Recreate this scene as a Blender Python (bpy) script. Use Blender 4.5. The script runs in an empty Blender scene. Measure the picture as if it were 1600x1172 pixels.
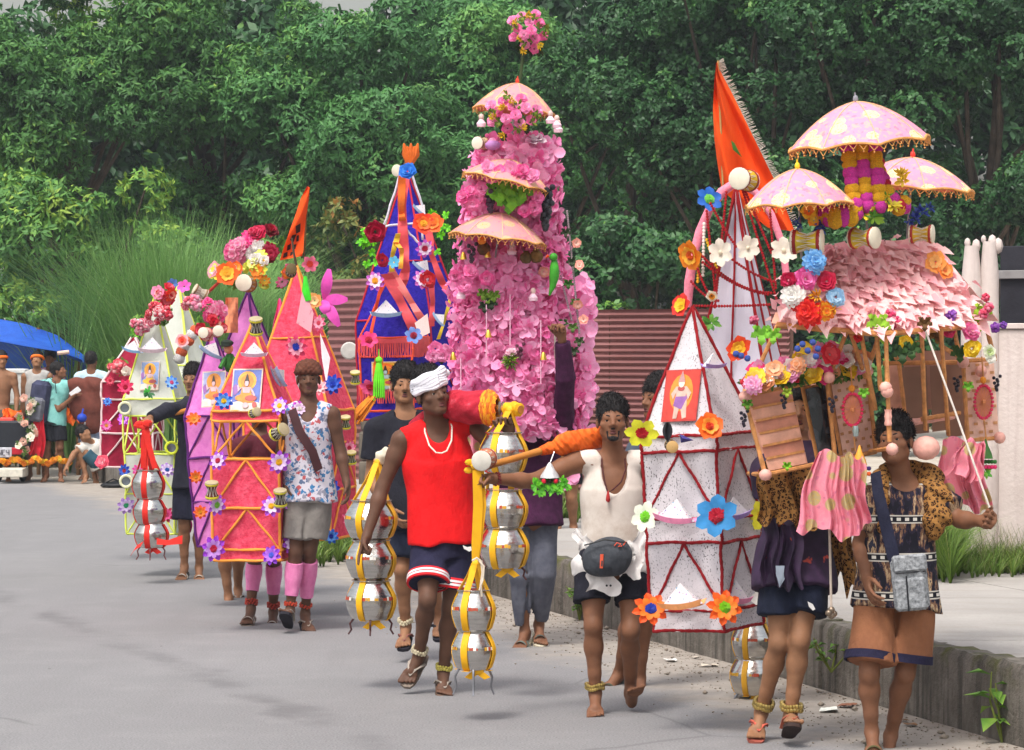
import bpy, math, random
import numpy as np
from mathutils import Vector, Matrix, Euler

random.seed(7)
rng = np.random.default_rng(11)
S = bpy.context.scene
COL = S.collection
R = math.radians

# ------------------------------------------------------------------ camera, sky, sun, exposure
FP, HC = 5000.0, 1.9                       # focal length in photo pixels, eye height
PITCH = math.atan(44 / FP)
cam_d = bpy.data.cameras.new('camera'); cam = bpy.data.objects.new('camera', cam_d); COL.objects.link(cam)
cam_d.sensor_width = 36; cam_d.lens = 36 * FP / 1600; cam_d.clip_start = .1; cam_d.clip_end = 3000
cam.location = (0, 0, HC); cam.rotation_euler = (R(90) - PITCH, 0, 0)
S.camera = cam

SUN_EL, SUN_AZ = 62, 205                   # sun high and a little behind the camera, veiled by cloud
world = bpy.data.worlds.new('World'); S.world = world; world.use_nodes = True
nt = world.node_tree; nt.nodes.clear()
wo = nt.nodes.new('ShaderNodeOutputWorld'); bg = nt.nodes.new('ShaderNodeBackground')
sky = nt.nodes.new('ShaderNodeTexSky'); sky.sky_type = 'NISHITA'; sky.sun_disc = False
sky.sun_elevation = R(SUN_EL); sky.sun_rotation = R(SUN_AZ)
sky.air_density = 1.6; sky.dust_density = 6.0; sky.ozone_density = 1.0
hs = nt.nodes.new('ShaderNodeHueSaturation'); hs.inputs['Saturation'].default_value = .38; hs.inputs['Value'].default_value = 1.0
nt.links.new(sky.outputs[0], hs.inputs['Color']); nt.links.new(hs.outputs[0], bg.inputs[0])
bg.inputs[1].default_value = .15; nt.links.new(bg.outputs[0], wo.inputs[0])
sun_d = bpy.data.lights.new('sun', 'SUN'); sun_d.energy = 1.5; sun_d.angle = R(11); sun_d.color = (1, .96, .9)
sun = bpy.data.objects.new('sun', sun_d); COL.objects.link(sun)
sun.rotation_euler = (R(90 - SUN_EL), 0, R(180 - SUN_AZ))
sun.location = (0, 0, 40)
S.view_settings.view_transform = 'Standard'; S.view_settings.look = 'None'
S.view_settings.gamma = 1; S.view_settings.use_curve_mapping = False
S.view_settings.exposure = .57
S.cycles.max_bounces = 7; S.cycles.diffuse_bounces = 3; S.cycles.glossy_bounces = 3
S.cycles.transmission_bounces = 4; S.cycles.transparent_max_bounces = 8
S.cycles.use_denoising = True
S.cycles.sample_clamp_indirect = 6

# ------------------------------------------------------------------ photo pixel + distance -> point of the place
def P(px, py, D):
    dx, dy = (px - 800) / FP, (586 - py) / FP
    c, s = math.cos(PITCH), math.sin(PITCH)
    d = Vector((dx, c + dy * s, -s + dy * c))
    return Vector((0, 0, HC)) + d * (D / d.y)
def G(px, py, z=0.0):                      # the point of level z seen at a photo pixel
    dx, dy = (px - 800) / FP, (586 - py) / FP
    c, s = math.cos(PITCH), math.sin(PITCH)
    d = Vector((dx, c + dy * s, -s + dy * c))
    return Vector((0, 0, HC)) + d * ((z - HC) / d.z)
def sz(px, D): return px * D / FP          # photo pixels -> metres at distance D

# ------------------------------------------------------------------ colours and materials
def lin(c): return tuple((x / 12.92 if x <= .04045 else ((x + .055) / 1.055) ** 2.4) for x in c)
def H(h, k=1.0):
    h = h.lstrip('#'); return tuple(v * k for v in lin([int(h[i:i + 2], 16) / 255 for i in (0, 2, 4)]))
class NT:
    def __init__(s, name):
        s.m = bpy.data.materials.new(name); s.m.use_nodes = True; s.t = s.m.node_tree
        s.b = s.t.nodes['Principled BSDF']; s.out = s.t.nodes['Material Output']
    def n(s, t, **kw):
        q = s.t.nodes.new('ShaderNode' + t)
        for k, v in kw.items():
            if k[0] == '_': q.inputs[k[1:].replace('_', ' ')].default_value = v
            else: setattr(q, k, v)
        return q
    def l(s, a, b): s.t.links.new(a, b)
    def co(s, kind='Object', scale=(1, 1, 1), rot=(0, 0, 0)):
        c = s.n('TexCoord'); m = s.n('Mapping'); m.inputs['Scale'].default_value = scale; m.inputs['Rotation'].default_value = rot
        s.l(c.outputs[kind], m.inputs[0]); return m.outputs[0]
    def ramp(s, fac, stops, interp='LINEAR'):
        r = s.n('ValToRGB'); r.color_ramp.interpolation = interp; e = r.color_ramp.elements
        while len(e) < len(stops): e.new(.5)
        for q, (p, c) in zip(e, stops): q.position = p; q.color = (*c, 1)
        s.l(fac, r.inputs[0]); return r.outputs[0]
    def mix(s, f, a, b, blend='MIX'):
        x = s.n('Mix', data_type='RGBA', blend_type=blend)
        for sock, v in ((x.inputs[0], f), (x.inputs[6], a), (x.inputs[7], b)):
            if hasattr(v, 'is_linked'): s.l(v, sock)
            elif isinstance(v, (int, float)): sock.default_value = v
            else: sock.default_value = (*v, 1)
        return x.outputs[2]
    def math(s, op, a, b=0.0, c=0.0):
        x = s.n('Math', operation=op)
        for i, v in enumerate((a, b, c)):
            if hasattr(v, 'is_linked'): s.l(v, x.inputs[i])
            else: x.inputs[i].default_value = v
        return x.outputs[0]
    def noise(s, co, scale, detail=3, rough=.55):
        q = s.n('TexNoise'); q.inputs['Scale'].default_value = scale; q.inputs['Detail'].default_value = detail
        q.inputs['Roughness'].default_value = rough; s.l(co, q.inputs['Vector']); return q.outputs['Fac']
    def bump(s, h, strength=.3, dist=.01):
        q = s.n('Bump'); q.inputs['Strength'].default_value = strength; q.inputs['Distance'].default_value = dist
        s.l(h, q.inputs['Height']); s.l(q.outputs[0], s.b.inputs['Normal'])
    def base(s, v): s.l(v, s.b.inputs['Base Color'])
    def set(s, rough=.7, metal=0.0, spec=.4):
        s.b.inputs['Roughness'].default_value = rough; s.b.inputs['Metallic'].default_value = metal
        s.b.inputs['Specular IOR Level'].default_value = spec; return s
    def translucent(s, k):
        t = s.n('BsdfTranslucent'); x = s.n('MixShader'); x.inputs[0].default_value = k
        src = s.b.inputs['Base Color']
        if src.is_linked: s.l(src.links[0].from_socket, t.inputs[0])
        else: t.inputs[0].default_value = src.default_value
        s.l(s.b.outputs[0], x.inputs[1]); s.l(t.outputs[0], x.inputs[2]); s.l(x.outputs[0], s.out.inputs[0])
_mc = {}
def mat(color, rough=.75, var=.14, vs=14, bump=0, bs=60, metal=0, trans=0, spec=.3, name=None, stretch=(1, 1, 1)):
    key = (color, rough, var, vs, bump, bs, metal, trans, spec, stretch)
    if key in _mc: return _mc[key]
    t = NT(name or 'colour_' + str(color).strip('#')); t.set(rough, metal, spec)
    c = H(color) if isinstance(color, str) else color
    co = t.co('Object', stretch)
    n = t.noise(co, vs, 3)
    lo = tuple(x * (1 - var * 1.3) for x in c); hi = tuple(min(1, x * (1 + var)) for x in c)
    t.base(t.ramp(n, [(.3, lo), (.7, hi)]))
    if bump: t.bump(t.noise(co, bs, 4), bump, .01)
    if trans: t.translucent(trans)
    _mc[key] = t.m; return t.m

# ------------------------------------------------------------------ mesh collecting
class MB:
    def __init__(s): s.v = []; s.f = []; s.mi = []
    def add(s, vs, fs, mi=0):
        o = len(s.v); s.v += [tuple(v) for v in vs]; s.f += [tuple(i + o for i in f) for f in fs]; s.mi += [mi] * len(fs); return s
    def box(s, c, h, mi=0, M=None):
        vs = [Vector((x * h[0], y * h[1], z * h[2])) for z in (-1, 1) for y in (-1, 1) for x in (-1, 1)]
        if M is not None: vs = [M @ v for v in vs]
        vs = [Vector(c) + v for v in vs]
        return s.add(vs, [(0, 2, 3, 1), (4, 5, 7, 6), (0, 1, 5, 4), (2, 6, 7, 3), (0, 4, 6, 2), (1, 3, 7, 5)], mi)
    def bbox(s, c, h, b, mi=0, M=None):    # box with chamfered edges
        vs = []; hx, hy, hz = h
        for z in (-1, 1):
            for y in (-1, 1):
                for x in (-1, 1):
                    vs += [(x * (hx - b), y * (hy - b), z * hz), (x * (hx - b), y * hy, z * (hz - b)), (x * hx, y * (hy - b), z * (hz - b))]
        def i(x, y, z, k): return ((z * 2 + y) * 2 + x) * 3 + k
        f = [(i(0,0,0,0), i(0,1,0,0), i(1,1,0,0), i(1,0,0,0)), (i(0,0,1,0), i(1,0,1,0), i(1,1,1,0), i(0,1,1,0)),
             (i(0,0,0,1), i(1,0,0,1), i(1,0,1,1), i(0,0,1,1)), (i(0,1,0,1), i(0,1,1,1), i(1,1,1,1), i(1,1,0,1)),
             (i(0,0,0,2), i(0,0,1,2), i(0,1,1,2), i(0,1,0,2)), (i(1,0,0,2), i(1,1,0,2), i(1,1,1,2), i(1,0,1,2))]
        for z in (0, 1):
            for y in (0, 1): f.append((i(0,y,z,0), i(1,y,z,0), i(1,y,z,1), i(0,y,z,1)))
            for x in (0, 1): f.append((i(x,0,z,0), i(x,1,z,0), i(x,1,z,2), i(x,0,z,2)))
        for y in (0, 1):
            for x in (0, 1): f.append((i(x,y,0,1), i(x,y,1,1), i(x,y,1,2), i(x,y,0,2)))
        for z in (0, 1):
            for y in (0, 1):
                for x in (0, 1): f.append((i(x,y,z,0), i(x,y,z,1), i(x,y,z,2)))
        vs = [Vector(v) for v in vs]
        if M is not None: vs = [M @ v for v in vs]
        return s.add([Vector(c) + v for v in vs], f, mi)
    def tube(s, pts, r, n=8, mi=0, caps=True, closed=False):
        pts = [Vector(p) for p in pts]; m = len(pts)
        rs = r if isinstance(r, (list, tuple)) else [r] * m
        vs = []; up = None
        for i, p in enumerate(pts):
            a = pts[(i - 1) % m] if (i > 0 or closed) else p; b = pts[(i + 1) % m] if (i < m - 1 or closed) else p
            t = (b - a).normalized() if (b - a).length > 1e-9 else Vector((0, 0, 1))
            if up is None: up = t.orthogonal().normalized()
            up = up - t * up.dot(t); up = up.normalized() if up.length > 1e-6 else t.orthogonal().normalized()
            w = t.cross(up)
            vs += [p + (up * math.cos(2 * math.pi * k / n) + w * math.sin(2 * math.pi * k / n)) * rs[i] for k in range(n)]
        fs = []
        for i in range(m if closed else m - 1):
            j = (i + 1) % m
            fs += [(i * n + k, i * n + (k + 1) % n, j * n + (k + 1) % n, j * n + k) for k in range(n)]
        if caps and not closed: fs += [tuple(range(n))[::-1], tuple((m - 1) * n + k for k in range(n))]
        return s.add(vs, fs, mi)
    def lathe(s, prof, c=(0, 0, 0), n=20, mi=0, M=None, cap=True):
        vs = []; m = len(prof)
        for r, z in prof: vs += [Vector((r * math.cos(2 * math.pi * k / n), r * math.sin(2 * math.pi * k / n), z)) for k in range(n)]
        fs = [(i * n + k, i * n + (k + 1) % n, (i + 1) * n + (k + 1) % n, (i + 1) * n + k) for i in range(m - 1) for k in range(n)]
        if cap: fs += [tuple(range(n))[::-1], tuple((m - 1) * n + k for k in range(n))]
        if M is not None: vs = [M @ v for v in vs]
        return s.add([Vector(c) + v for v in vs], fs, mi)
    def slab(s, poly, nrm, t, mi=0):       # a flat outline with real thickness
        nrm = Vector(nrm).normalized(); n = len(poly); vs = [Vector(p) for p in poly]; vs += [v - nrm * t for v in vs]
        return s.add(vs, [tuple(range(n)), tuple(range(2 * n - 1, n - 1, -1))] + [(i, i + n, (i + 1) % n + n, (i + 1) % n) for i in range(n)], mi)
    def ball(s, c, r, n=8, mi=0, sc=(1, 1, 1)):
        m = max(4, n // 2 + 1); prof = [(max(1e-4, math.sin(math.pi * i / m)), -math.cos(math.pi * i / m)) for i in range(m + 1)]
        M = Matrix.Diagonal((r * sc[0], r * sc[1], r * sc[2]))
        return s.lathe(prof, c, n, mi, M)
    def grid(s, fn, nu, nv, mi=0, closed_u=False):
        vs = [fn(i / (nu if closed_u else nu - 1), j / (nv - 1)) for j in range(nv) for i in range(nu)]
        fs = []
        for j in range(nv - 1):
            for i in range(nu if closed_u else nu - 1):
                k = (i + 1) % nu; fs.append((j * nu + i, j * nu + k, (j + 1) * nu + k, (j + 1) * nu + i))
        return s.add(vs, fs, mi)
    def mesh(s, name, mats, org=None, smooth=True):
        me = bpy.data.meshes.new(name)
        o = Vector(org) if org is not None else Vector()
        me.from_pydata([(v[0] - o.x, v[1] - o.y, v[2] - o.z) for v in s.v], [], s.f)
        for m in (mats if isinstance(mats, (list, tuple)) else [mats]): me.materials.append(m)
        if len(set(s.mi)) > 1: me.polygons.foreach_set('material_index', s.mi)
        if smooth: me.polygons.foreach_set('use_smooth', [True] * len(me.polygons)); me.set_sharp_from_angle(angle=R(42))
        me.update(); return me

def link(name, me, parent=None, M=None, label=None, kind=None):
    o = bpy.data.objects.new(name, me); COL.objects.link(o)
    if parent is not None: o.parent = parent
    if M is not None: o.matrix_local = M
    if label: o['label'] = label
    if kind: o['kind'] = kind
    return o
WP = {}                                    # world position of every parent (things and parts are unrotated)
def wpos(o):
    p = Vector(o.location)
    while o.parent is not None: o = o.parent; p += Vector(o.location)
    return p
def thing(name, label, cat, loc, group=None):
    o = bpy.data.objects.new(name, None); COL.objects.link(o); o.location = loc; o.empty_display_size = .1
    o['label'] = label; o['category'] = cat
    if group: o['group'] = group
    return o
def part(name, mb, mats, parent, label=None, smooth=True, kind=None):   # mb holds place coordinates
    w = wpos(parent)
    return link(name, mb.mesh(name, mats, w, smooth), parent, None, label, kind)
def solo(name, mb, mats, label, cat, group=None, smooth=True, org=None):
    org = Vector(org) if org is not None else sum((Vector(v) for v in mb.v), Vector()) / max(1, len(mb.v))
    o = link(name, mb.mesh(name, mats, org, smooth)); o.location = org; o['label'] = label; o['category'] = cat
    if group: o['group'] = group
    return o
def struct(name, mb, mats, smooth=False, parent=None):
    o = link(name, mb.mesh(name, mats, None, smooth), parent)
    if parent is None: o['kind'] = 'structure'
    return o
def put(name, me, parent, pos, Rm=None, scale=1.0, label=None):         # shared mesh as a part, at a place position
    Mx = Matrix.Translation(Vector(pos) - wpos(parent)) @ (Rm.to_4x4() if Rm is not None else Matrix())
    if isinstance(scale, (int, float)): scale = (scale,) * 3
    o = bpy.data.objects.new(name, me); COL.objects.link(o); o.parent = parent
    o.matrix_local = Mx @ Matrix.Diagonal((*scale, 1))
    if label: o['label'] = label
    return o
def subput(name, me, part_, M=None):
    o = bpy.data.objects.new(name, me); COL.objects.link(o); o.parent = part_
    if M is not None: o.matrix_local = M
    return o
def zto(n, spin=0.0):                      # rotation that turns +Z to n
    n = Vector(n).normalized(); q = Vector((0, 0, 1)).rotation_difference(n)
    return q.to_matrix() @ Matrix.Rotation(spin, 3, 'Z')
def lerp(a, b, t): return a + (b - a) * t
def rj(k): return random.uniform(-k, k)
def npmesh(name, V, F, m, smooth=False, tint=None):
    V = np.asarray(V, np.float32); F = np.asarray(F, np.int32); k = F.shape[1]
    me = bpy.data.meshes.new(name); me.vertices.add(len(V)); me.vertices.foreach_set('co', V.ravel())
    me.loops.add(F.size); me.loops.foreach_set('vertex_index', F.ravel())
    me.polygons.add(len(F)); me.polygons.foreach_set('loop_start', np.arange(0, F.size, k, dtype=np.int32))
    me.polygons.foreach_set('loop_total', np.full(len(F), k, np.int32))
    if smooth: me.polygons.foreach_set('use_smooth', np.ones(len(F), bool))
    me.materials.append(m)
    if tint is not None:
        a = me.attributes.new('tint', 'FLOAT', 'POINT'); a.data.foreach_set('value', np.asarray(tint, np.float32))
    me.update(calc_edges=True); return me
# ================================================================== the setting
KX0, KY0, KS = 2.40, 15.25, -.275          # foot of the kerb: X = KX0 + KS * (Y - KY0)
def kx(y): return KX0 + KS * (y - KY0)
KN = Vector((1, .275, 0)).normalized()     # from the road on to the footpath
ZK = .38

t = NT('earth'); t.set(.95, 0, .1); co = t.co('Object')
t.base(t.ramp(t.noise(co, .6, 6), [(.3, H('#5d5a3c')), (.5, H('#8a7a5c')), (.7, H('#66703c'))])); t.bump(t.noise(co, 8, 5), .6, .05)
mb = MB(); mb.add([(-700, -300, -.012), (700, -300, -.012), (700, 1500, -.012), (-700, 1500, -.012)], [(0, 1, 2, 3)])
struct('ground', mb, t.m)

# asphalt: pale and dusty; drifted earth along the kerb, faint tyre bands and patches
t = NT('asphalt'); t.set(.88, 0, .25)
co = t.co('Object'); sx = t.n('SeparateXYZ'); t.l(co, sx.inputs[0])
big = t.noise(co, .35, 5, .6); mid = t.noise(co, 2.2, 6, .65); fine = t.noise(co, 90, 3, .6)
lc = t.co('Object', (3.0, .35, 1), (0, 0, R(-15)))
streak = t.noise(lc, 1.1, 5, .6)
base = t.ramp(big, [(.3, (.14, .135, .142)), (.55, (.18, .174, .182)), (.75, (.21, .203, .211))])
base = t.mix(t.math('MULTIPLY', t.ramp(streak, [(.46, (0, 0, 0)), (.66, (1, 1, 1))]), .6), base, (.15, .145, .15))
base = t.mix(t.math('MULTIPLY', t.ramp(mid, [(.5, (0, 0, 0)), (.74, (1, 1, 1))]), .3), base, (.315, .305, .3))
base = t.mix(.42, base, t.ramp(fine, [(.3, (.1, .1, .1)), (.62, (.36, .35, .35))]))
vor = t.n('TexVoronoi', feature='DISTANCE_TO_EDGE'); vor.inputs['Scale'].default_value = .33
wc = t.n('TexNoise'); wc.inputs['Scale'].default_value = 1.6; t.l(co, wc.inputs['Vector'])
cw = t.mix(.14, co, wc.outputs['Color'], 'ADD'); t.l(cw, vor.inputs['Vector'])
crack = t.ramp(vor.outputs['Distance'], [(.0, (1, 1, 1)), (.006, (0, 0, 0))])
crack = t.math('MULTIPLY', crack, t.ramp(t.noise(co, .5, 2), [(.52, (0, 0, 0)), (.6, (1, 1, 1))]))
base = t.mix(t.math('MULTIPLY', crack, .6), base, (.11, .107, .112))
sk = t.math('ABSOLUTE', t.math('ADD', t.math('ADD', t.math('MULTIPLY_ADD', sx.outputs[0], .943, 1.763), t.math('MULTIPLY_ADD', sx.outputs[1], .334, -6.246)), t.math('MULTIPLY_ADD', t.noise(co, 1.5, 4), .5, -.25)))
sk = t.math('MULTIPLY', t.ramp(sk, [(.04, (1, 1, 1)), (.16, (0, 0, 0))]), t.ramp(t.noise(co, .8, 5, .7), [(.42, (0, 0, 0)), (.62, (1, 1, 1))]))
base = t.mix(t.math('MULTIPLY', sk, .55), base, (.105, .1, .105))
sp = t.n('TexVoronoi'); sp.inputs['Scale'].default_value = 2.2; t.l(co, sp.inputs['Vector']); base = t.mix(t.ramp(sp.outputs['Distance'], [(.018, (1, 1, 1)), (.03, (0, 0, 0))]), base, (.06, .057, .055))
# dist from the kerb foot: kx(y) - x
dk = t.math('SUBTRACT', t.math('MULTIPLY_ADD', sx.outputs[1], KS, KX0 - KS * KY0), sx.outputs[0])
dk = t.math('ADD', dk, t.math('MULTIPLY_ADD', t.noise(co, 1.3, 6, .65), 1.5, -.75))
dust = t.ramp(t.math('MULTIPLY', dk, .5), [(.30, (1, 1, 1)), (.56, (0, 0, 0))])
sand = t.ramp(t.noise(co, 5, 6, .7), [(.3, (.235, .205, .178)), (.7, (.37, .33, .29))])
base = t.mix(dust, base, sand)
far = t.ramp(t.math('MULTIPLY_ADD', t.math('ADD', sx.outputs[1], t.math('MULTIPLY', t.noise(co, .8, 4), 3.0)), .1, -4.35), [(.1, (0, 0, 0)), (.9, (1, 1, 1))])
base = t.mix(t.math('MULTIPLY', far, .5), base, sand)
t.base(base); t.bump(t.math('ADD', t.math('MULTIPLY', fine, .5), mid), .35, .012)
M_ASPH = t.m
mb = MB(); ys = [3, 8, 12, 16, 20, 24, 28, 32, 36, 41, 46.2]
n = len(ys); vs = []
for y in ys: vs += [(-60, y if y < 46 else 45.6, 0), (-12, y if y < 46 else 45.7, 0), (kx(y), y, 0)]
mb.add(vs, [(i * 3 + k, i * 3 + k + 1, i * 3 + 4 + k, i * 3 + 3 + k) for i in range(n - 1) for k in (0, 1)])
struct('road', mb, M_ASPH)

t = NT('shoulder_sand'); t.set(.95, 0, .1); co = t.co('Object')
t.base(t.ramp(t.noise(co, 2.5, 6, .7), [(.3, (.30, .25, .2)), (.5, (.42, .37, .31)), (.75, (.5, .45, .39))])); t.bump(t.noise(co, 20, 5), .5, .03)
M_SAND = t.m
mb = MB(); mb.grid(lambda u, v: Vector((-14 + u * 16, 45.6 + v * 6, .004 + .03 * math.sin(u * 40) * math.sin(v * 5) * v + .05 * v)), 60, 10)
struct('sandy_shoulder', mb, M_SAND, True)

# footpath slab and kerb stones
t = NT('pavement_concrete'); t.set(.9, 0, .2); co = t.co('Object')
b0 = t.ramp(t.noise(co, .9, 6, .6), [(.3, (.28, .262, .245)), (.7, (.41, .385, .362))])
b0 = t.mix(t.math('MULTIPLY', t.ramp(t.noise(t.co('Object', (1, 6, 1), (0, 0, R(15))), 1.3, 5), [(.5, (0, 0, 0)), (.7, (1, 1, 1))]), .5), b0, (.3, .27, .235))
b0 = t.mix(t.math('MULTIPLY', t.ramp(t.noise(co, 60, 3), [(.35, (1, 1, 1)), (.5, (0, 0, 0))]), .25), b0, (.24, .22, .2))
t.base(b0); t.bump(t.noise(co, 25, 6), .4, .02); M_PAVE = t.m
mb = MB()
def pav(a0, a1, y0, y1): # a: metres in from the kerb face
    q = [(kx(y0) + a0, y0, ZK), (kx(y0) + a1, y0, ZK), (kx(y1) + a1, y1, ZK), (kx(y1) + a0, y1, ZK)]
    mb.add(q, [(0, 1, 2, 3)])
yy = [4, 8, 11.0, 14, 16.6, 19.4, 22.4, 25.6, 29, 33, 38, 44, 52]
foot = bpy.data.objects.new('footpath', None); COL.objects.link(foot); foot['kind'] = 'structure'
for i in range(len(yy) - 1):
    for k, (a0, a1) in enumerate(((.155, 2.1), (2.112, 4.2))):
        mb = MB(); z = ZK + rj(.004)
        y0, y1 = yy[i] + .008, yy[i + 1] - .008
        q = [Vector((kx(y0) + a0, y0, z)), Vector((kx(y0) + a1, y0, z)), Vector((kx(y1) + a1, y1, z)), Vector((kx(y1) + a0, y1, z))]
        mb.slab(q, (0, 0, 1), .12); link('paving_slab', mb.mesh('paving_slab', M_PAVE, None, False), foot)
mb = MB(); mb.add([(kx(4) + .16, 4, ZK - .03), (kx(4) + 30, 4, ZK - .03), (kx(60) + 30, 60, ZK - .03), (kx(60) + .16, 60, ZK - .03)], [(0, 1, 2, 3)])
struct('verge_ground', mb, M_SAND)

t = NT('kerb_concrete'); t.set(.92, 0, .2); co = t.co('Object'); sx = t.n('SeparateXYZ'); t.l(co, sx.inputs[0])
b0 = t.ramp(t.noise(co, 3, 6, .65), [(.3, (.10, .088, .075)), (.55, (.19, .17, .148)), (.75, (.30, .27, .24))])
drip = t.noise(t.co('Object', (7, 7, .6)), 2.0, 5, .65)
b0 = t.mix(t.math('MULTIPLY', t.ramp(drip, [(.46, (0, 0, 0)), (.62, (1, 1, 1))]), .8), b0, (.075, .07, .06))
moss = t.math('MULTIPLY', t.ramp(t.noise(co, 4.5, 5), [(.48, (0, 0, 0)), (.64, (1, 1, 1))]), t.ramp(sx.outputs[2], [(.26, (0, 0, 0)), (.36, (1, 1, 1))]))
b0 = t.mix(t.math('MULTIPLY', moss, .85), b0, (.10, .105, .03))
t.base(b0); t.bump(t.noise(co, 18, 6, .7), .8, .03); M_KERB = t.m
kerb = bpy.data.objects.new('kerb', None); COL.objects.link(kerb); kerb['kind'] = 'structure'
y = 4.0; a = math.atan2(1, KS) ; ang = math.atan(-1 / KS)
while y < 50:
    L = random.uniform(1.25, 1.6); y2 = y + L
    A = Vector((kx(y + .006), y + .006, 0)); B = Vector((kx(y2 - .006), y2 - .006, 0)); d = (B - A)
    nn = 16; o_ = rj(.012); zt = ZK + rj(.012); mb = MB(); vs = []
    for i in range(nn + 1):                                            # cross-section with worn arris
        p = A + d * (i / nn); w = [rj(.011) for _ in range(5)]
        for (u, z) in ((.0, -.05), (.0, .12), (.006, zt - .035), (.03, zt), (.15, zt)): vs.append(p + KN * (u + o_ + w[0]) + Vector((0, 0, z + (w[1] if z > .2 else 0))))
    fs = [(i * 5 + k, (i + 1) * 5 + k, (i + 1) * 5 + k + 1, i * 5 + k + 1) for i in range(nn) for k in range(4)] + [(0, 1, 2, 3, 4), tuple(nn * 5 + k for k in (4, 3, 2, 1, 0))]
    mb.add(vs, [f[::-1] for f in fs]); link('kerb_stone', mb.mesh('kerb_stone', M_KERB, None, True), kerb)
    y = y2

# cream painted wall with a broken post, dark sheet gate behind it
t = NT('cream_wall_paint'); t.set(.85, 0, .2); co = t.co('Object')
b0 = t.ramp(t.noise(co, 1.6, 6, .6), [(.3, (.50, .42, .39)), (.7, (.66, .575, .545))])
b0 = t.mix(t.math('MULTIPLY', t.ramp(t.noise(t.co('Object', (9, 9, .5)), 1.4, 5, .6), [(.48, (0, 0, 0)), (.72, (1, 1, 1))]), .55), b0, (.43, .335, .32))
t.base(b0); t.bump(t.noise(co, 30, 5), .25, .02); M_WALL = t.m
DW = 22.0
wl = P(1500, 515, DW); wr = Vector((7.2, 19.4, wl.z)); wd = (wr - wl).normalized(); wn = Vector((wd.y, -wd.x, 0))
th = thing('boundary_wall', 'streaked cream pink boundary wall beside the footpath with grass at its foot', 'wall', (wl.x, wl.y, 0))
Lw = (wr - wl).length; k = 0; x0 = 0
while x0 < Lw - .1:
    x1 = min(Lw, x0 + .62); mb = MB(); c = wl + wd * ((x0 + x1) / 2) - wn * .07; c.z = wl.z / 2
    Mr = Matrix((wd, wn, Vector((0, 0, 1)))).transposed()
    mb.bbox(c, ((x1 - x0) / 2 - .004, .07 + rj(.003), wl.z / 2), .008, 0, Mr); part('panel', mb, M_WALL, th); x0 = x1
mb = MB(); mb.bbox(wl + wd * Lw / 2 - wn * .07 + Vector((0, 0, .022)), (Lw / 2, .085, .02), .006, 0, Mr); part('coping', mb, M_WALL, th)
pc = P(1532, 600, DW - .12)
th = thing('gate_post', 'broken topped cream post standing taller than the wall beside it', 'post', (pc.x, pc.y, 0))
ztop = P(1532, 385, DW).z
for dx, hh, ww in ((-.062, ztop + .0, .072), (.06, ztop + .03, .068)):
    mb = MB(); z = 0; pr = []
    for i in range(13):
        zz = hh * i / 12; pr.append((ww * (1.0 + .05 * math.sin(i * 1.7)) * (1 if i < 11 else (.96 if i == 11 else .62)), zz))
    mb.lathe(pr, (pc.x + dx, pc.y, 0), 14); part('pipe', mb, M_WALL, th)
mb = MB()
for dx, dz, rr in ((-.09, .04, .022), (-.03, .02, .03), (.02, .065, .018), (.08, .05, .03), (.12, .02, .035)): mb.ball((pc.x + dx, pc.y, ztop + dz - .02), rr, 6, 0, (1, 1, 1.6))
part('broken_top', mb, M_WALL, th)
M_DARK = mat('#2b2b33', .6, .2, 6, .2, 40)
g0 = P(1563, 515, DW + .3); g1 = Vector((7.3, 19.8, g0.z)); gd = (g1 - g0).normalized(); gn = Vector((gd.y, -gd.x, 0)); Mr = Matrix((gd, gn, Vector((0, 0, 1)))).transposed()
th = thing('metal_gate', 'dark sheet metal gate with a pale rail behind the cream wall', 'gate', (g0.x, g0.y, 0))
zt = P(1563, 384, DW).z; x = 0
while x < 4.2:
    mb = MB(); mb.bbox(g0 + gd * (x + .1) + Vector((0, 0, zt / 2 - g0.z + rj(.006))), (.097, .012, zt / 2), .004, 0, Mr); part('sheet', mb, M_DARK, th); x += .2
mb = MB(); zc = P(1580, 428, DW).z; mb.bbox(g0 + gd * 2.1 + gn * .03 + Vector((0, 0, zc - g0.z)), (2.1, .016, .03), .005, 0, Mr); part('rail', mb, mat('#8d8a8a', .5, .2, 6), th)

# corrugated fences
def corrugated(name, label, A, B, zt, zb, pitch, mats, rows):
    th = thing(name, label, 'fence', (A.x, A.y, 0)); d = (B - A); d.z = 0; L = d.length; d.normalize(); nrm = Vector((d.y, -d.x, 0))
    nsh = max(1, round(L / 1.0)); hh = (zt - zb) / rows
    for r in range(rows):
        for i in range(nsh):
            mb = MB(); o_ = .006 * ((i + r) % 2); nz = int(hh / pitch * 6)
            def fn(u, v, i=i, r=r):
                x = L * (i + u * 1.02) / nsh; z = zb + hh * (r + v * 1.03)
                return A + d * x + Vector((0, 0, z - A.z)) + nrm * (o_ + .013 * math.sin(2 * math.pi * z / pitch) + .012 * math.sin(3 * x + r))
            mb.grid(fn, 5, nz); part('corrugated_sheet', mb, mats[(i + r) % len(mats)], th)
    for i in range(nsh + 1):
        mb = MB(); c = A + d * (L * i / nsh) - nrm * .05; mb.bbox((c.x, c.y, (zt - .02) / 2), (.03, .03, (zt - .02) / 2), .004); part('post', mb, mat('#5c4038', .8), th)
def rust(name, c1, c2, c3):
    t = NT(name); t.set(.6, .0, .35); co = t.co('Object')
    b = t.ramp(t.noise(co, 1.2, 6, .6), [(.3, H(c1)), (.55, H(c2)), (.75, H(c3))])
    b = t.mix(t.math('MULTIPLY', t.ramp(t.noise(t.co('Object', (5, 5, .5)), 2, 5), [(.55, (0, 0, 0)), (.7, (1, 1, 1))]), .5), b, H('#6a3b34'))
    t.base(b); return t.m
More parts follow.
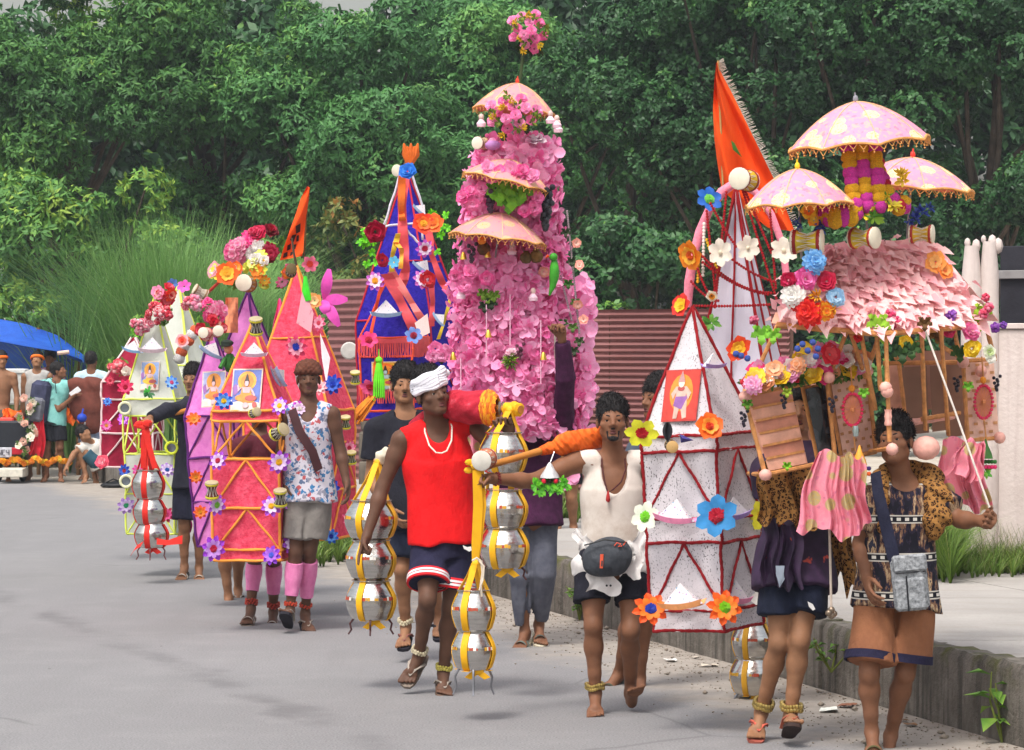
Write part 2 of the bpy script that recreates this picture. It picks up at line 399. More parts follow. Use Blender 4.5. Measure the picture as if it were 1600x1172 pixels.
M_COR = [rust('corrugated_paint', '#744a48', '#825453', '#8e615e'), rust('corrugated_paint_b', '#6d4443', '#7b4e4c', '#865a57')]
corrugated('corrugated_fence', 'pink brown corrugated sheet fence behind the white vest man', P(820, 487, 30.6), P(1230, 487, 29.0), P(1000, 487, 29.8).z, 0, .056, M_COR, 3)
corrugated('corrugated_fence', 'reddish corrugated fence seen beside the purple and blue pyramid', P(514, 440, 37.3), P(576, 440, 36.5), P(530, 440, 37).z, 0, .085, M_COR, 3)
pp = P(584, 600, 35.5)
th = thing('stone_pillar', 'mossy grey stone pillar at the end of the far corrugated fence', 'pillar', (pp.x, pp.y, 0))
M_PIL = mat('#6b6258', .95, .35, 3, .8, 14)
zt = P(584, 492, 35.5).z; nb = 7
for i in range(nb):
    mb = MB(); mb.bbox((pp.x + rj(.01), pp.y + rj(.01), zt * (i + .5) / nb), (.15 + rj(.008), .15, zt / nb / 2 - .006), .02); part('stone', mb, M_PIL, th)
q = P(546, 548, 36.2); mb = MB(); mb.lathe([(.001, 0), (.085, .01), (.1, .03), (.085, .05), (.001, .055)], q, 20, 0, zto((0, -1, 0)))
solo('round_sign', mb, mat('#b9b4b0', .5, .1), 'pale round disc fixed to the far corrugated fence', 'disc')
# pale building glimpsed through the trees at the left
bl = P(-60, 300, 95); br = P(30, 300, 95)
th = thing('pale_building', 'pale grey building glimpsed past the leaves at the left edge', 'building', (bl.x, bl.y, 0))
M_BLD = mat('#c3bfc4', .85, .1, 2); M_BLD2 = mat('#8d93a6', .5, .1, 2)
mb = MB(); mb.box(((bl.x + br.x) / 2 - 3, 98, 4.6), ((br.x - bl.x) / 2 + 3, 3, 4.6)); part('wall', mb, M_BLD, th, smooth=False)
for z in (2.2, 5.0, 7.6):
    mb = MB(); mb.box((br.x - .9, 94.97, z), (.55, .06, .75)); wdo = part('window', mb, mat('#e0dde0', .7), th, smooth=False)
    mb = MB(); mb.box((br.x - .9, 94.89, z), (.45, .03, .65)); part('pane', mb, M_BLD2, wdo, smooth=False)
    mb = MB(); mb.box((bl.x - .5, 94.8, z - 1.2), (4.5, .25, .09)); part('ledge', mb, mat('#7f7d88', .8), th, smooth=False)

# ------------------------------------------------------------------ trees
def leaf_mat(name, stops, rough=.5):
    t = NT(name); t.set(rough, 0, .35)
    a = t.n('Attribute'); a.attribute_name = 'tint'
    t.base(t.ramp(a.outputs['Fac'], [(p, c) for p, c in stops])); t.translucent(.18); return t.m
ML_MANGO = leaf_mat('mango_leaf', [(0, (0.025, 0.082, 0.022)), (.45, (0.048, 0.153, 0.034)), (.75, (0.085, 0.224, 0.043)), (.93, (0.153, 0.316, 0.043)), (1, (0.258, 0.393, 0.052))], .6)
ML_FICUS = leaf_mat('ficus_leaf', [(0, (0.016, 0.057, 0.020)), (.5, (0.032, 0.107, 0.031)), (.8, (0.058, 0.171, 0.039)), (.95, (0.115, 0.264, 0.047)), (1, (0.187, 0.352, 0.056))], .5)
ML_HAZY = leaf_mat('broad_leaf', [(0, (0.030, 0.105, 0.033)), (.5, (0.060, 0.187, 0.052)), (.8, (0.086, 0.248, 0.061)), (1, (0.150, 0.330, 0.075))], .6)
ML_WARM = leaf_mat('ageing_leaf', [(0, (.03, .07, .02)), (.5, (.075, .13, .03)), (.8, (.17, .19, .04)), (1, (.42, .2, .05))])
M_BARK = mat('#4a4038', .95, .35, 5, .9, 20)
def leaf_cloud(C, N, k, L, W, droop, spread, tint0):
    """k leaves round each cluster centre C (n,3), opening about N (n,3)."""
    n = len(C); C = np.repeat(C, k, 0); N = np.repeat(N, k, 0); t0 = np.repeat(tint0, k)
    m = n * k
    rd = rng.normal(size=(m, 3)); rd -= N * (rd * N).sum(1, keepdims=True); rd /= np.linalg.norm(rd, axis=1, keepdims=True) + 1e-9
    ax = rd * spread + N * rng.uniform(.1, .9, (m, 1)); ax[:, 2] -= droop * rng.uniform(.4, 1.3, m); ax /= np.linalg.norm(ax, axis=1, keepdims=True)
    up = N + rng.normal(size=(m, 3)) * .45; up[:, 2] += .35
    b = np.cross(ax, up); b /= np.linalg.norm(b, axis=1, keepdims=True) + 1e-9; nn = np.cross(b, ax)
    l = (L * rng.uniform(.65, 1.25, m))[:, None]; w = (W * rng.uniform(.7, 1.25, m))[:, None]
    base = C + rng.normal(size=(m, 3)) * L * .18
    V = np.empty((m, 4, 3)); V[:, 0] = base; V[:, 1] = base + ax * l * .5 + b * w - nn * w * .35
    V[:, 2] = base + ax * l - nn * l * .22; V[:, 3] = base + ax * l * .5 - b * w - nn * w * .35
    i = np.arange(m)[:, None] * 4
    F = np.concatenate([i + np.array([0, 1, 2]), i + np.array([0, 2, 3])])
    tint = np.repeat(np.clip(t0 + rng.normal(size=m) * .12, 0, 1), 4)
    return V.reshape(-1, 3), F, tint
def tree(name, label, cx, D, crown, lobes, lobe_r, leafm, L, W, droop, spread, k, dens, trunk_r, group='trees behind the procession', trunk_top=None, bright=0.0):
    """crown: (z centre, rx, ry, rz). Lobes over the side of the crown towards the road; leaves in rosettes on each lobe."""
    b = P(cx, 542, D); zc, rx, ry, rz = crown; cen = np.array([b.x, b.y, zc])
    th = thing(name, label, 'tree', (b.x, b.y, 0), group)
    C = []; N = []; T0 = []
    tips = []
    big = []
    for i in range(max(4, lobes // 6)):
        while True:
            q = rng.normal(size=3); q /= np.linalg.norm(q)
            if q[1] < .35 and q[2] > -.8: break
        big.append((cen + q * np.array([rx, ry, rz]) * rng.uniform(.55, .95), lobe_r * rng.uniform(1.1, 1.75), rng.normal() * .15))
    for i in range(lobes):
        bc, br, bt = big[rng.integers(len(big))]
        while True:
            q = rng.normal(size=3); q /= np.linalg.norm(q)
            if q[1] < .4 and q[2] > -.6: break
        c = bc + q * br * np.array([1.1, 1, .85]) * rng.uniform(.6, 1.0); r = lobe_r * rng.uniform(.5, 1.0)
        if c[2] < .6: continue
        tips.append(c)
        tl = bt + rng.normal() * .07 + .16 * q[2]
        m = int(dens * r * r)
        d = rng.normal(size=(m, 3)); d /= np.linalg.norm(d, axis=1, keepdims=True)
        d = d[(d[:, 1] < .6)]
        f = rng.uniform(.55, 1.0, (len(d), 1)) ** .5
        C.append(c + d * r * f * np.array([1.15, 1, .78])); N.append(d)
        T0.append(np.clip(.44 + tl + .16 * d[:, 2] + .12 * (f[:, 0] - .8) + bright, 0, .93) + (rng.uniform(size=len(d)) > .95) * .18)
    C = np.concatenate(C); N = np.concatenate(N); T0 = np.concatenate(T0)
    V, F, tint = leaf_cloud(C, N, k, L, W, droop, spread, T0)
    V -= np.array([b.x, b.y, 0])
    o = link('crown', npmesh('crown', V, F, leafm, False, tint), th)
    mb = MB(); zt = trunk_top or zc
    pts = [Vector((b.x + .12 * math.sin(i * 1.3 + cx), b.y + .1 * math.cos(i * 1.1), zt * i / 7)) for i in range(8)]
    mb.tube(pts, [trunk_r * (1.35 if i == 0 else 1 - .09 * i) for i in range(8)], 9)
    part('trunk', mb, M_BARK, th)
    mb = MB()
    for c in random.sample(tips, min(len(tips), 14)):
        c = Vector(c); s0 = pts[random.choice((3, 4, 5, 6))]; md = lerp(s0, c, .5) + Vector((rj(.2), rj(.2), -.15))
        mb.tube([s0, md, c], [trunk_r * .42, trunk_r * .25, .02], 6)
    part('limb', mb, M_BARK, th)
    return th
G1 = 'trees behind the procession'
# dark second row closes the gaps
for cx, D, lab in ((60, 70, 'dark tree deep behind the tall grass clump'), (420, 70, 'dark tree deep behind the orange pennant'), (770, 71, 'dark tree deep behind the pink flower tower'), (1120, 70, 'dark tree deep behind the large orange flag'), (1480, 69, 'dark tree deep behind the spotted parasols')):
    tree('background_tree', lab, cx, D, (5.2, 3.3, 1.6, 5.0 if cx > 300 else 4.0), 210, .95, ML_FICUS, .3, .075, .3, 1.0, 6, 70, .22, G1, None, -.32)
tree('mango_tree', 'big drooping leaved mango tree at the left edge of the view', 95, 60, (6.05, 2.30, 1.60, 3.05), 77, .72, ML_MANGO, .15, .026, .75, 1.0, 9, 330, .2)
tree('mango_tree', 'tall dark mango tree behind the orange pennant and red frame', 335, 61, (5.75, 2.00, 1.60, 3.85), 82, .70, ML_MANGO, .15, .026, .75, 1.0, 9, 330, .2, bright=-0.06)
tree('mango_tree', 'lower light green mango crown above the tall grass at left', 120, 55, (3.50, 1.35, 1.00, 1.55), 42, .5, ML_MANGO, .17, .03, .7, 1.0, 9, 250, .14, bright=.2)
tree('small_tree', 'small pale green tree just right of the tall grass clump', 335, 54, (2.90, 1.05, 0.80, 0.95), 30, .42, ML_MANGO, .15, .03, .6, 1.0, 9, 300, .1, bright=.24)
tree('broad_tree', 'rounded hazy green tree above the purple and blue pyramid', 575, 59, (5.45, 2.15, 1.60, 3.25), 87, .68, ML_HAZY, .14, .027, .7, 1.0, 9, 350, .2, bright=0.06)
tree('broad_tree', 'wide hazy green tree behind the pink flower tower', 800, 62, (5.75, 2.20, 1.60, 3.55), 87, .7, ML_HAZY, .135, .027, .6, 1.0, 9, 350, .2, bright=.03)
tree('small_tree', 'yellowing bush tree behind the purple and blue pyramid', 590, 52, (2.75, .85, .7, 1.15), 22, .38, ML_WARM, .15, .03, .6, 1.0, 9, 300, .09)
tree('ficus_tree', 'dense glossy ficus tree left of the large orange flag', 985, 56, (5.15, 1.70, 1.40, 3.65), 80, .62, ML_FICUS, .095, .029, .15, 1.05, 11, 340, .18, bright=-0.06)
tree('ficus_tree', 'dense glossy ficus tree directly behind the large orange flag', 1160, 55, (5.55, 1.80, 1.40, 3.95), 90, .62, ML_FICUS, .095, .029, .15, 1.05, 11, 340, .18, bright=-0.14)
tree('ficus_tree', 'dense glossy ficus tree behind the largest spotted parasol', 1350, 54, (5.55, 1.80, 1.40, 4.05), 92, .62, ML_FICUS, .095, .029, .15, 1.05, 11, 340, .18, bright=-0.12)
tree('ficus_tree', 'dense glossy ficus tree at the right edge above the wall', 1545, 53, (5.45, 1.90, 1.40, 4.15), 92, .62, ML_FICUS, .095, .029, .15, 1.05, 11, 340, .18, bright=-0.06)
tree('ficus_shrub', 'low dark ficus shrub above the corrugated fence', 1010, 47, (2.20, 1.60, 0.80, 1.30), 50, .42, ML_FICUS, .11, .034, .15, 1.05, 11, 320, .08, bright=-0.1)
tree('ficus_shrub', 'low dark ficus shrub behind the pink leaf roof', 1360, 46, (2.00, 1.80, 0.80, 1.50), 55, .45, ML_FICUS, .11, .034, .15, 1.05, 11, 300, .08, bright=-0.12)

# ------------------------------------------------------------------ grasses and weeds
def blades(cs, n, hmin, hmax, w, lean, segs=3):
    """n curved grass blades rooted at random points of cs (m,3)."""
    idx = rng.integers(0, len(cs), n); base = np.asarray(cs)[idx]
    az = rng.uniform(0, 2 * np.pi, n); h = rng.uniform(hmin, hmax, n); ln = rng.uniform(.15, 1, n) * lean
    d = np.stack([np.cos(az), np.sin(az), np.zeros(n)], 1); s = np.stack([-np.sin(az + .6), np.cos(az + .6), np.zeros(n)], 1)
    V = []; 
    for i in range(segs + 1):
        tt = i / segs; c = base + d * (ln * h * tt ** 1.9)[:, None] + np.array([0, 0, 1.]) * (h * (tt - .28 * ln * tt ** 3))[:, None]
        ww = w * (1 - tt) ** .7 + .0006
        V += [c - s * ww, c + s * ww]
    V = np.stack(V, 1); m = (segs + 1) * 2; i = np.arange(n)[:, None] * m
    F = np.concatenate([i + np.array([2 * k, 2 * k + 1, 2 * k + 3, 2 * k + 2]) for k in range(segs)])
    tint = np.repeat(np.clip(rng.normal(.5, .2, n), 0, 1), m)
    return V.reshape(-1, 3), F, tint
def grass(name, cs, n, hmin, hmax, w, lean, m):
    V, F, ti = blades(cs, n, hmin, hmax, w, lean); o = link(name, npmesh(name, V, F, m, False, ti)); o['kind'] = 'stuff'; return o
MG = leaf_mat('tall_grass_blade', [(0, (.10, .22, .05)), (.5, (.165, .34, .085)), (1, (.28, .43, .15))], .6)
MG2 = leaf_mat('verge_grass_blade', [(0, (.06, .12, .015)), (.5, (.11, .2, .025)), (.85, (.2, .28, .05)), (1, (.38, .35, .15))], .6)
MG3 = leaf_mat('dry_grass_blade', [(0, (.07, .11, .03)), (.5, (.16, .19, .07)), (1, (.36, .3, .15))], .7)
c0 = G(255, 735); cs = [(c0.x + .15 + rng.normal() * .42, 48.2 + rng.normal() * .45, .03) for _ in range(90)]
grass('tall_grass', cs, 6500, 1.6, 4.3, .012, .72, MG)
cs = [(c0.x + .85 + rng.normal() * .55, 48.4 + rng.normal() * .4, .03) for _ in range(60)]
grass('tall_grass', cs, 4200, 1.4, 3.7, .012, .7, MG)
cs = [(c0.x + rng.uniform(-3.5, 4.5), rng.uniform(49, 52), .05) for _ in range(500)]
grass('bank_grass', cs, 9000, .7, 1.6, .012, .6, MG3)
cs = [(rng.uniform(-9, -4.5), rng.uniform(50.5, 53), .05) for _ in range(300)]
grass('bank_grass', cs, 5000, .9, 1.75, .012, .5, MG)
cs = [(rng.uniform(-3.4, -1.2), rng.uniform(38.5, 42), .0) for _ in range(300)]
grass('bank_grass', cs, 4500, .4, 1.3, .012, .6, MG3)
# grass at the foot of the cream wall and between fence and footpath
cs = []
for _ in range(700):
    u = rng.uniform(-.35, 4.2); v = abs(rng.normal()) * .28; q = wl + wd * u + wn * (v + .03); cs.append((q.x, q.y, ZK - .02))
grass('verge_grass', cs, 15000, .04, .26, .0028, .9, MG2)
grass('verge_grass', cs, 2500, .1, .4, .0022, .9, MG3)
cs = []
for _ in range(60):
    q = P(1448 + rng.normal() * 20, 700, 21.2); cs.append((q.x, q.y + rng.normal() * .25, ZK - .02))
grass('verge_grass', cs, 5200, .12, .55, .0042, .9, MG2)
cs = [(P(870 + rng.uniform(-40, 330), 700, 29).x, rng.uniform(27.6, 29.3), ZK - .02) for _ in range(260)]
grass('verge_grass', cs, 6000, .08, .36, .004, .9, MG2)
cs = [(P(540 + rng.normal() * 32, 700, 29.0).x, 28.6 + rng.normal() * .4, .0) for _ in range(70)]
grass('verge_grass', cs, 2400, .05, .3, .007, .9, MG2)
MW = leaf_mat('weed_leaf', [(0, (.06, .14, .02)), (.5, (.11, .24, .03)), (1, (.26, .4, .06))], .5)
def weed(label, base, h, n, leaf, spread, stems=3):
    base = Vector(base); th = thing('weed', label, 'plant', base)
    for s_ in range(stems):
        a = random.uniform(0, 6.28); tip = base + Vector((math.cos(a) * spread * .5, math.sin(a) * spread * .3 - spread * .2, h * random.uniform(.7, 1)))
        md = lerp(base, tip, .5) + Vector((rj(.03), rj(.03), .03)); mb = MB(); mb.tube([base, md, tip], [.006, .005, .003], 5); part('stem', mb, mat('#6f7a35', .7), th)
        mb = MB()
        for k in range(n // stems):
            tt = random.uniform(.25, 1.0); p = lerp(base, md, tt * 2) if tt < .5 else lerp(md, tip, tt * 2 - 1)
            a = random.uniform(0, 6.28); ax = Vector((math.cos(a), math.sin(a), random.uniform(-.3, .5))).normalized(); sd = ax.cross(Vector((0, 0, 1))).normalized(); up = sd.cross(ax)
            L = leaf * random.uniform(.6, 1.2); w = L * .3
            mb.add([p, p + ax * L * .45 + sd * w + up * .01, p + ax * L - up * L * .25, p + ax * L * .45 - sd * w + up * .01, p + ax * L * .5 - up * L * .06], [(0, 1, 4), (1, 2, 4), (2, 3, 4), (3, 0, 4)])
        me = mb.mesh('leaf', MW, base, False); at = me.attributes.new('tint', 'FLOAT', 'POINT'); at.data.foreach_set('value', [random.random() for _ in me.vertices])
        o = link('leaf', me, th); o['kind'] = 'stuff'
kf = lambda y, u=-.02: (kx(y) + u, y, 0)
weed('large leaved weed growing against the kerb at the right edge', kf(15.35), .36, 15, .13, .16)
weed('fine leaved weed trailing down the kerb behind the pink hut carrier', (kx(17.55) - .02, 17.5, .12), .2, 42, .05, .34, 5)
weed('bushy weed at the kerb left of the white vest man', kf(22.2), .34, 40, .09, .2, 4)
weed('leafy weed at the road edge beside the steel pots', kf(28.6, -.1), .3, 40, .09, .25, 4)
weed('leafy weed at the road edge left of the seated steel pots', kf(30.2, -.15), .24, 30, .08, .3, 4)
weed('small weed at the kerb foot behind the red pyramid frame', kf(33), .3, 30, .09, .3, 4)
# gravel, leaves and paper scraps on the dusty edge
n = 1700; y = rng.uniform(14.5, 24, n); u = np.abs(rng.normal(size=n)) * .42 + .02
cx_ = KX0 + KS * (y - KY0) - u; r_ = rng.uniform(.002, .009, n) * (1 + (rng.uniform(size=n) > .97) * 1.6)
oc = np.array([[1, 0, 0], [-1, 0, 0], [0, 1, 0], [0, -1, 0], [0, 0, .7], [0, 0, -.7]], float); of = np.array([[0, 2, 4], [2, 1, 4], [1, 3, 4], [3, 0, 4], [2, 0, 5], [1, 2, 5], [3, 1, 5], [0, 3, 5]])
V = np.stack([cx_, y, r_ * .4], 1)[:, None] + oc[None] * r_[:, None, None] * rng.uniform(.6, 1.2, (n, 6, 1))
F = (np.arange(n)[:, None, None] * 6 + of[None]).reshape(-1, 3)
o = link('gravel', npmesh('gravel', V.reshape(-1, 3), F, mat('#8f8478', .95, .3, 3))); o['kind'] = 'stuff'
def scrap(label, px, py, w, d, col, cat='paper scrap', nm='paper_scrap', z=.0):
    p = G(px, py, z); a = rj(1.5); mb = MB(); rr = [random.uniform(.6, 1.1) for _ in range(9)]
    def fn(u, v):
        x, y_ = (u - .5) * w * (1 - .5 * v * u), (v - .5) * d * (1 - .3 * u); zz = .008 + .25 * w * abs(math.sin(3 * u + 2 * v + a)) * .35
        return Vector((p.x + x * math.cos(a) - y_ * math.sin(a), p.y + x * math.sin(a) + y_ * math.cos(a), z + zz))
    mb.grid(fn, 5, 4); mb.grid(lambda u, v: fn(u, v) - Vector((0, 0, .002)), 5, 4); solo(nm, mb, mat(col, .8), label, cat)
scrap('crumpled white plastic scrap left of the pink hut carrier', 1050, 1034, .12, .07, '#d9d5cf')
scrap('torn cream card lying below the white frame on the dust', 1110, 1042, .11, .08, '#cfc3b2')
scrap('white packet lying on the dust under the hanging pots', 1170, 1065, .16, .1, '#eceae6')
scrap('white shredded paper scrap by the kerb behind the bag carrier', 1296, 1112, .15, .1, '#e3e4da')
scrap('brown folded packet beside the white shredded scrap', 1325, 1105, .13, .08, '#8b5b45')
scrap('dry brown leaf on the dust near the kerb at right', 1425, 1135, .09, .06, '#8a6647', 'leaf', 'dry_leaf')
scrap('small dry leaf on the dust beside the bag carrier', 1412, 1128, .06, .05, '#7a5b40', 'leaf', 'dry_leaf')
scrap('little white scrap on the dust behind the barefoot man', 965, 975, .07, .04, '#dcd9d3')
scrap('pale strip of paper on the dust below the kerb', 1090, 1030, .1, .03, '#b9afa2')
# ================================================================== decoration builders
_fm = {}
def petal_mesh(kind, col, col2=None):
    """One flower head facing +Z, unit radius. col2: tint of the inner layer or petal edge."""
    key = (kind, col, col2)
    if key in _fm: return _fm[key]
    mb = MB(); rs = random.Random(str(key))
    def petal(a, r0, r1, w, z0, z1, tip=0.0, cup=.12, mi=0, notch=False):
        ca, sa = math.cos(a), math.sin(a)
        def q(r, s, z): return (ca * r - sa * s, sa * r + ca * s, z)
        m1, m2 = lerp(r0, r1, .45), lerp(r0, r1, .78)
        vs = [q(r0, -w * .3, z0), q(r0, w * .3, z0), q(m1, -w, lerp(z0, z1, .5) + cup), q(m1, 0, lerp(z0, z1, .5)), q(m1, w, lerp(z0, z1, .5) + cup),
              q(m2, -w * .82, lerp(z0, z1, .8) + cup * .8), q(m2, 0, lerp(z0, z1, .85)), q(m2, w * .82, lerp(z0, z1, .8) + cup * .8), q(r1 * (.93 if notch else 1), w * tip, z1 - (0 if notch else .04))]
        mb.add(vs, [(0, 1, 3), (0, 3, 2), (1, 4, 3), (2, 3, 6, 5), (3, 4, 7, 6), (5, 6, 8), (6, 7, 8)], mi)
    if kind == 'star':            # pointed plastic lotus
        for k in range(8): petal(k * math.pi / 4, .18, 1.0, .24, .1, .12, 0, .1)
        for k in range(8): petal((k + .5) * math.pi / 4, .15, .72, .2, .16, .34, 0, .08, 1)
    elif kind == 'lily':          # five or six broad petals
        for k in range(6): petal(k * math.pi / 3, .12, 1.0, .36, .05, .22, .1, .1)
    elif kind == 'broad':
        for k in range(5): petal(k * math.pi * .4, .1, 1.0, .5, .05, .3, .5, .12)
        for k in range(5): petal((k + .5) * math.pi * .4, .1, .62, .3, .12, .4, .4, .1, 1)
    elif kind == 'pompon':
        for ring, (n, r, z, rr) in enumerate(((13, 1.0, .05, .45), (12, .86, .32, .35), (10, .66, .56, .2), (7, .42, .72, .1), (4, .22, .8, .02))):
            for k in range(n): petal((k + .5 * ring + rs.uniform(-.2, .2)) * 2 * math.pi / n, rr, r * rs.uniform(.88, 1.08), .2, z - .1, z + rs.uniform(-.02, .1), .3, .07, ring % 2)
    elif kind == 'rose':
        for ring, (n, r, z) in enumerate(((5, 1.0, .15), (5, .78, .42), (4, .52, .6), (3, .3, .68))):
            for k in range(n): petal((k + .5 * ring) * 2 * math.pi / n + rs.uniform(-.15, .15), .1, r, .52 * r + .1, .05 * ring, z + rs.uniform(-.04, .06), .7, .2 - .03 * ring, 1 if ring > 1 else 0, True)
    elif kind == 'tuft':          # spiky little blooms on stalks
        for k in range(26):
            a = rs.uniform(0, 6.28); el = rs.uniform(.1, 1.4); d = Vector((math.cos(a) * math.cos(el), math.sin(a) * math.cos(el), math.sin(el))); r = rs.uniform(.65, 1.05)
            sd = d.orthogonal().normalized() * .1; o = d.cross(sd).normalized() * .1; e = d * r
            mb.add([d * .15, e - d * .3 + sd, e - d * .3 + o, e - d * .3 - sd, e - d * .3 - o, e], [(0, 1, 2), (0, 2, 3), (0, 3, 4), (0, 4, 1), (5, 2, 1), (5, 3, 2), (5, 4, 3), (5, 1, 4)], k % 2)
    elif kind == 'berry':
        for k in range(13):
            a = k * 2.4; z = 1 - 2 * (k + .5) / 13; r = math.sqrt(1 - z * z); mb.ball((r * math.cos(a) * .6, r * math.sin(a) * .6, z * .6), .4, 6, k % 2)
    elif kind == 'sprig':         # leafy plastic greenery
        for k in range(16):
            a = rs.uniform(0, 6.28); r = rs.uniform(.5, 1.05); z = rs.uniform(-.1, .45); petal(a, .05, r, .17, 0, z, 0, .05, k % 2)
    elif kind == 'disc':
        mb.lathe([(.001, .0), (.5, .02), (.55, .25), (.38, .42), (.001, .48)], n=10)
    m1 = mat(col, .55, .1, 3, 0, 60, 0, .25, .35); m2 = mat(col2 or col, .55, .1, 3, 0, 60, 0, .25, .35)
    me = mb.mesh('petals', [m1, m2], None, True); _fm[key] = me; return me
def flower(parent, pos, nrm, r, kind, col, col2=None, centre=None, cr=.42, name='flower'):
    Rm = zto(nrm, random.uniform(0, 6.28)); o = put(name, petal_mesh(kind, col, col2), parent, pos, Rm, (r * random.uniform(.88, 1.1), r * random.uniform(.82, 1.08), r * random.uniform(.65, 1.25)))
    if centre: subput('flower_centre', petal_mesh('pompon' if cr > .3 else 'disc', centre), o, Matrix.Translation((0, 0, .1)) @ Matrix.Diagonal((cr, cr, cr, 1)))
    return o
V3 = Vector
CAMV = V3((0, -1, .12)).normalized()
def towards(k=.35): return (CAMV + V3((rj(k), 0, rj(k)))).normalized()

_rib = {}
def rib_mesh(m, bumpy):
    key = (m.name, bumpy)
    if key not in _rib:
        mb = MB(); m_ = 18 if bumpy else 8; k = 7; vs = []
        for i in range(m_ + 1):
            z = i / m_; ox, oy = .8 * math.sin(math.pi * z) + .25 * math.sin(9 * z), .3 * math.sin(13 * z); rr = (1.12 if i % 2 else .86) if bumpy else 1 + .06 * (i % 2)
            vs += [(ox + rr * math.cos(6.2832 * q / k), oy + rr * math.sin(6.2832 * q / k), z) for q in range(k)]
        mb.add(vs, [(i * k + q, i * k + (q + 1) % k, (i + 1) * k + (q + 1) % k, (i + 1) * k + q) for i in range(m_) for q in range(k)] + [tuple(range(k))[::-1], tuple(m_ * k + q for q in range(k))])
        _rib[key] = mb.mesh('rib', m)
    return _rib[key]
def rib(parent, a, b, r, m, name='rib', bumpy=True):
    a, b = V3(a), V3(b); d = b - a
    return put(name, rib_mesh(m, bumpy), parent, a, zto(d, random.uniform(0, 6.28)), (r, r, d.length))
def panel(parent, quad, m, t=.004, nrm=None, name='panel', sag=.0):
    """A stretched cloth panel between corners (3 or 4), with thickness and a slight sag."""
    q = [V3(v) for v in quad]; q = q if len(q) == 4 else [q[0], q[1], q[2], q[2]]
    n = (q[1] - q[0]).cross(q[2] - q[0]).normalized(); nu, nv = 12, 10; mb = MB()
    ph = random.uniform(0, 6)
    def fn(u, v, o=0.0):
        p = lerp(lerp(q[0], q[1], u), lerp(q[3], q[2], u), v)
        s = 1.7 * sag * (math.sin(math.pi * u) * math.sin(math.pi * v) + (.35 * math.sin(9 * u + 4 * v + ph) + .3 * math.sin(17 * u - 9 * v + 2 * ph)) * math.sin(math.pi * u))
        return p - n * (s - o)
    mb.grid(lambda u, v: fn(u, v), nu, nv); k = len(mb.v); mb.grid(lambda u, v: fn(u, v, -t), nu, nv)
    mb.f = [f if i < (nu - 1) * (nv - 1) else f[::-1] for i, f in enumerate(mb.f)]
    ed = [(i, i + 1) for i in range(nu - 1)] + [((j + 1) * nu - 1, (j + 2) * nu - 1) for j in range(nv - 1)] + [(nv * nu - 1 - i, nv * nu - 2 - i) for i in range(nu - 1)] + [((nv - 1 - j) * nu, (nv - 2 - j) * nu) for j in range(nv - 1)]
    mb.add([], []); mb.f += [(b, a, a + k, b + k) for a, b in ed]; mb.mi += [0] * len(ed)
    return part(name, mb, m, parent)

def drum(parent, pos, axis, L, body='#c9a21e', rim='#8e2420', skin='#d8d0bd', name='drum'):
    """Hourglass hand drum with two skins and cord lacing; axis points to the skin that faces us."""
    L *= .78; ax = V3(axis).normalized(); Rm = zto(ax).to_4x4(); r = L * .40; h = L / 2
    mb = MB(); mb.lathe([(r, -h), (r * 1.02, -h * .72), (r * .52, 0), (r * 1.02, h * .72), (r, h)], pos, 14, 0, Rm)
    for s_ in (-1, 1): mb.lathe([(r * 1.02, s_ * h * .70), (r * 1.09, s_ * h * .78), (r * 1.09, s_ * h * .92), (r * 1.02, s_ * h)], pos, 14, 1, Rm, False)
    o = part(name, mb, [mat(body, .5), mat(rim, .5)], parent)
    for s_ in (-1, 1):
        mb = MB(); mb.lathe([(.001, s_ * (h + .06 * L)), (r * .95, s_ * (h + .055 * L)), (r * 1.06, s_ * (h + .03 * L)), (r * 1.06, s_ * (h - .03 * L)), (.001, s_ * (h - .04 * L))], pos, 18, 0, Rm, False)
        part('drum_skin', mb, mat(skin, .7, .1), o)
    mb = MB()
    for k in range(10):
        a0, a1 = k * math.pi / 5, (k + .5) * math.pi / 5; p = V3(pos); R3 = Rm.to_3x3()
        c = lambda a, z, rr: p + R3 @ V3((rr * math.cos(a), rr * math.sin(a), z))
        mb.tube([c(a0, -h, r * 1.07), c(lerp(a0, a1, .5), 0, r * .66), c(a1, h, r * 1.07)], L * .014, 4); mb.tube([c(a1, h, r * 1.07), c(lerp(a1, a0 + math.pi / 5, .5), 0, r * .66), c(a0 + math.pi / 5, -h, r * 1.07)], L * .014, 4)
    part('drum_cord', mb, mat('#d9d3c4', .8), o)
    return o
def drum_thing(label, pos, axis, L, **k):
    th = thing('hand_drum', label, 'drum', pos, 'little hourglass drums'); drum(th, pos, axis, L, **k); return th

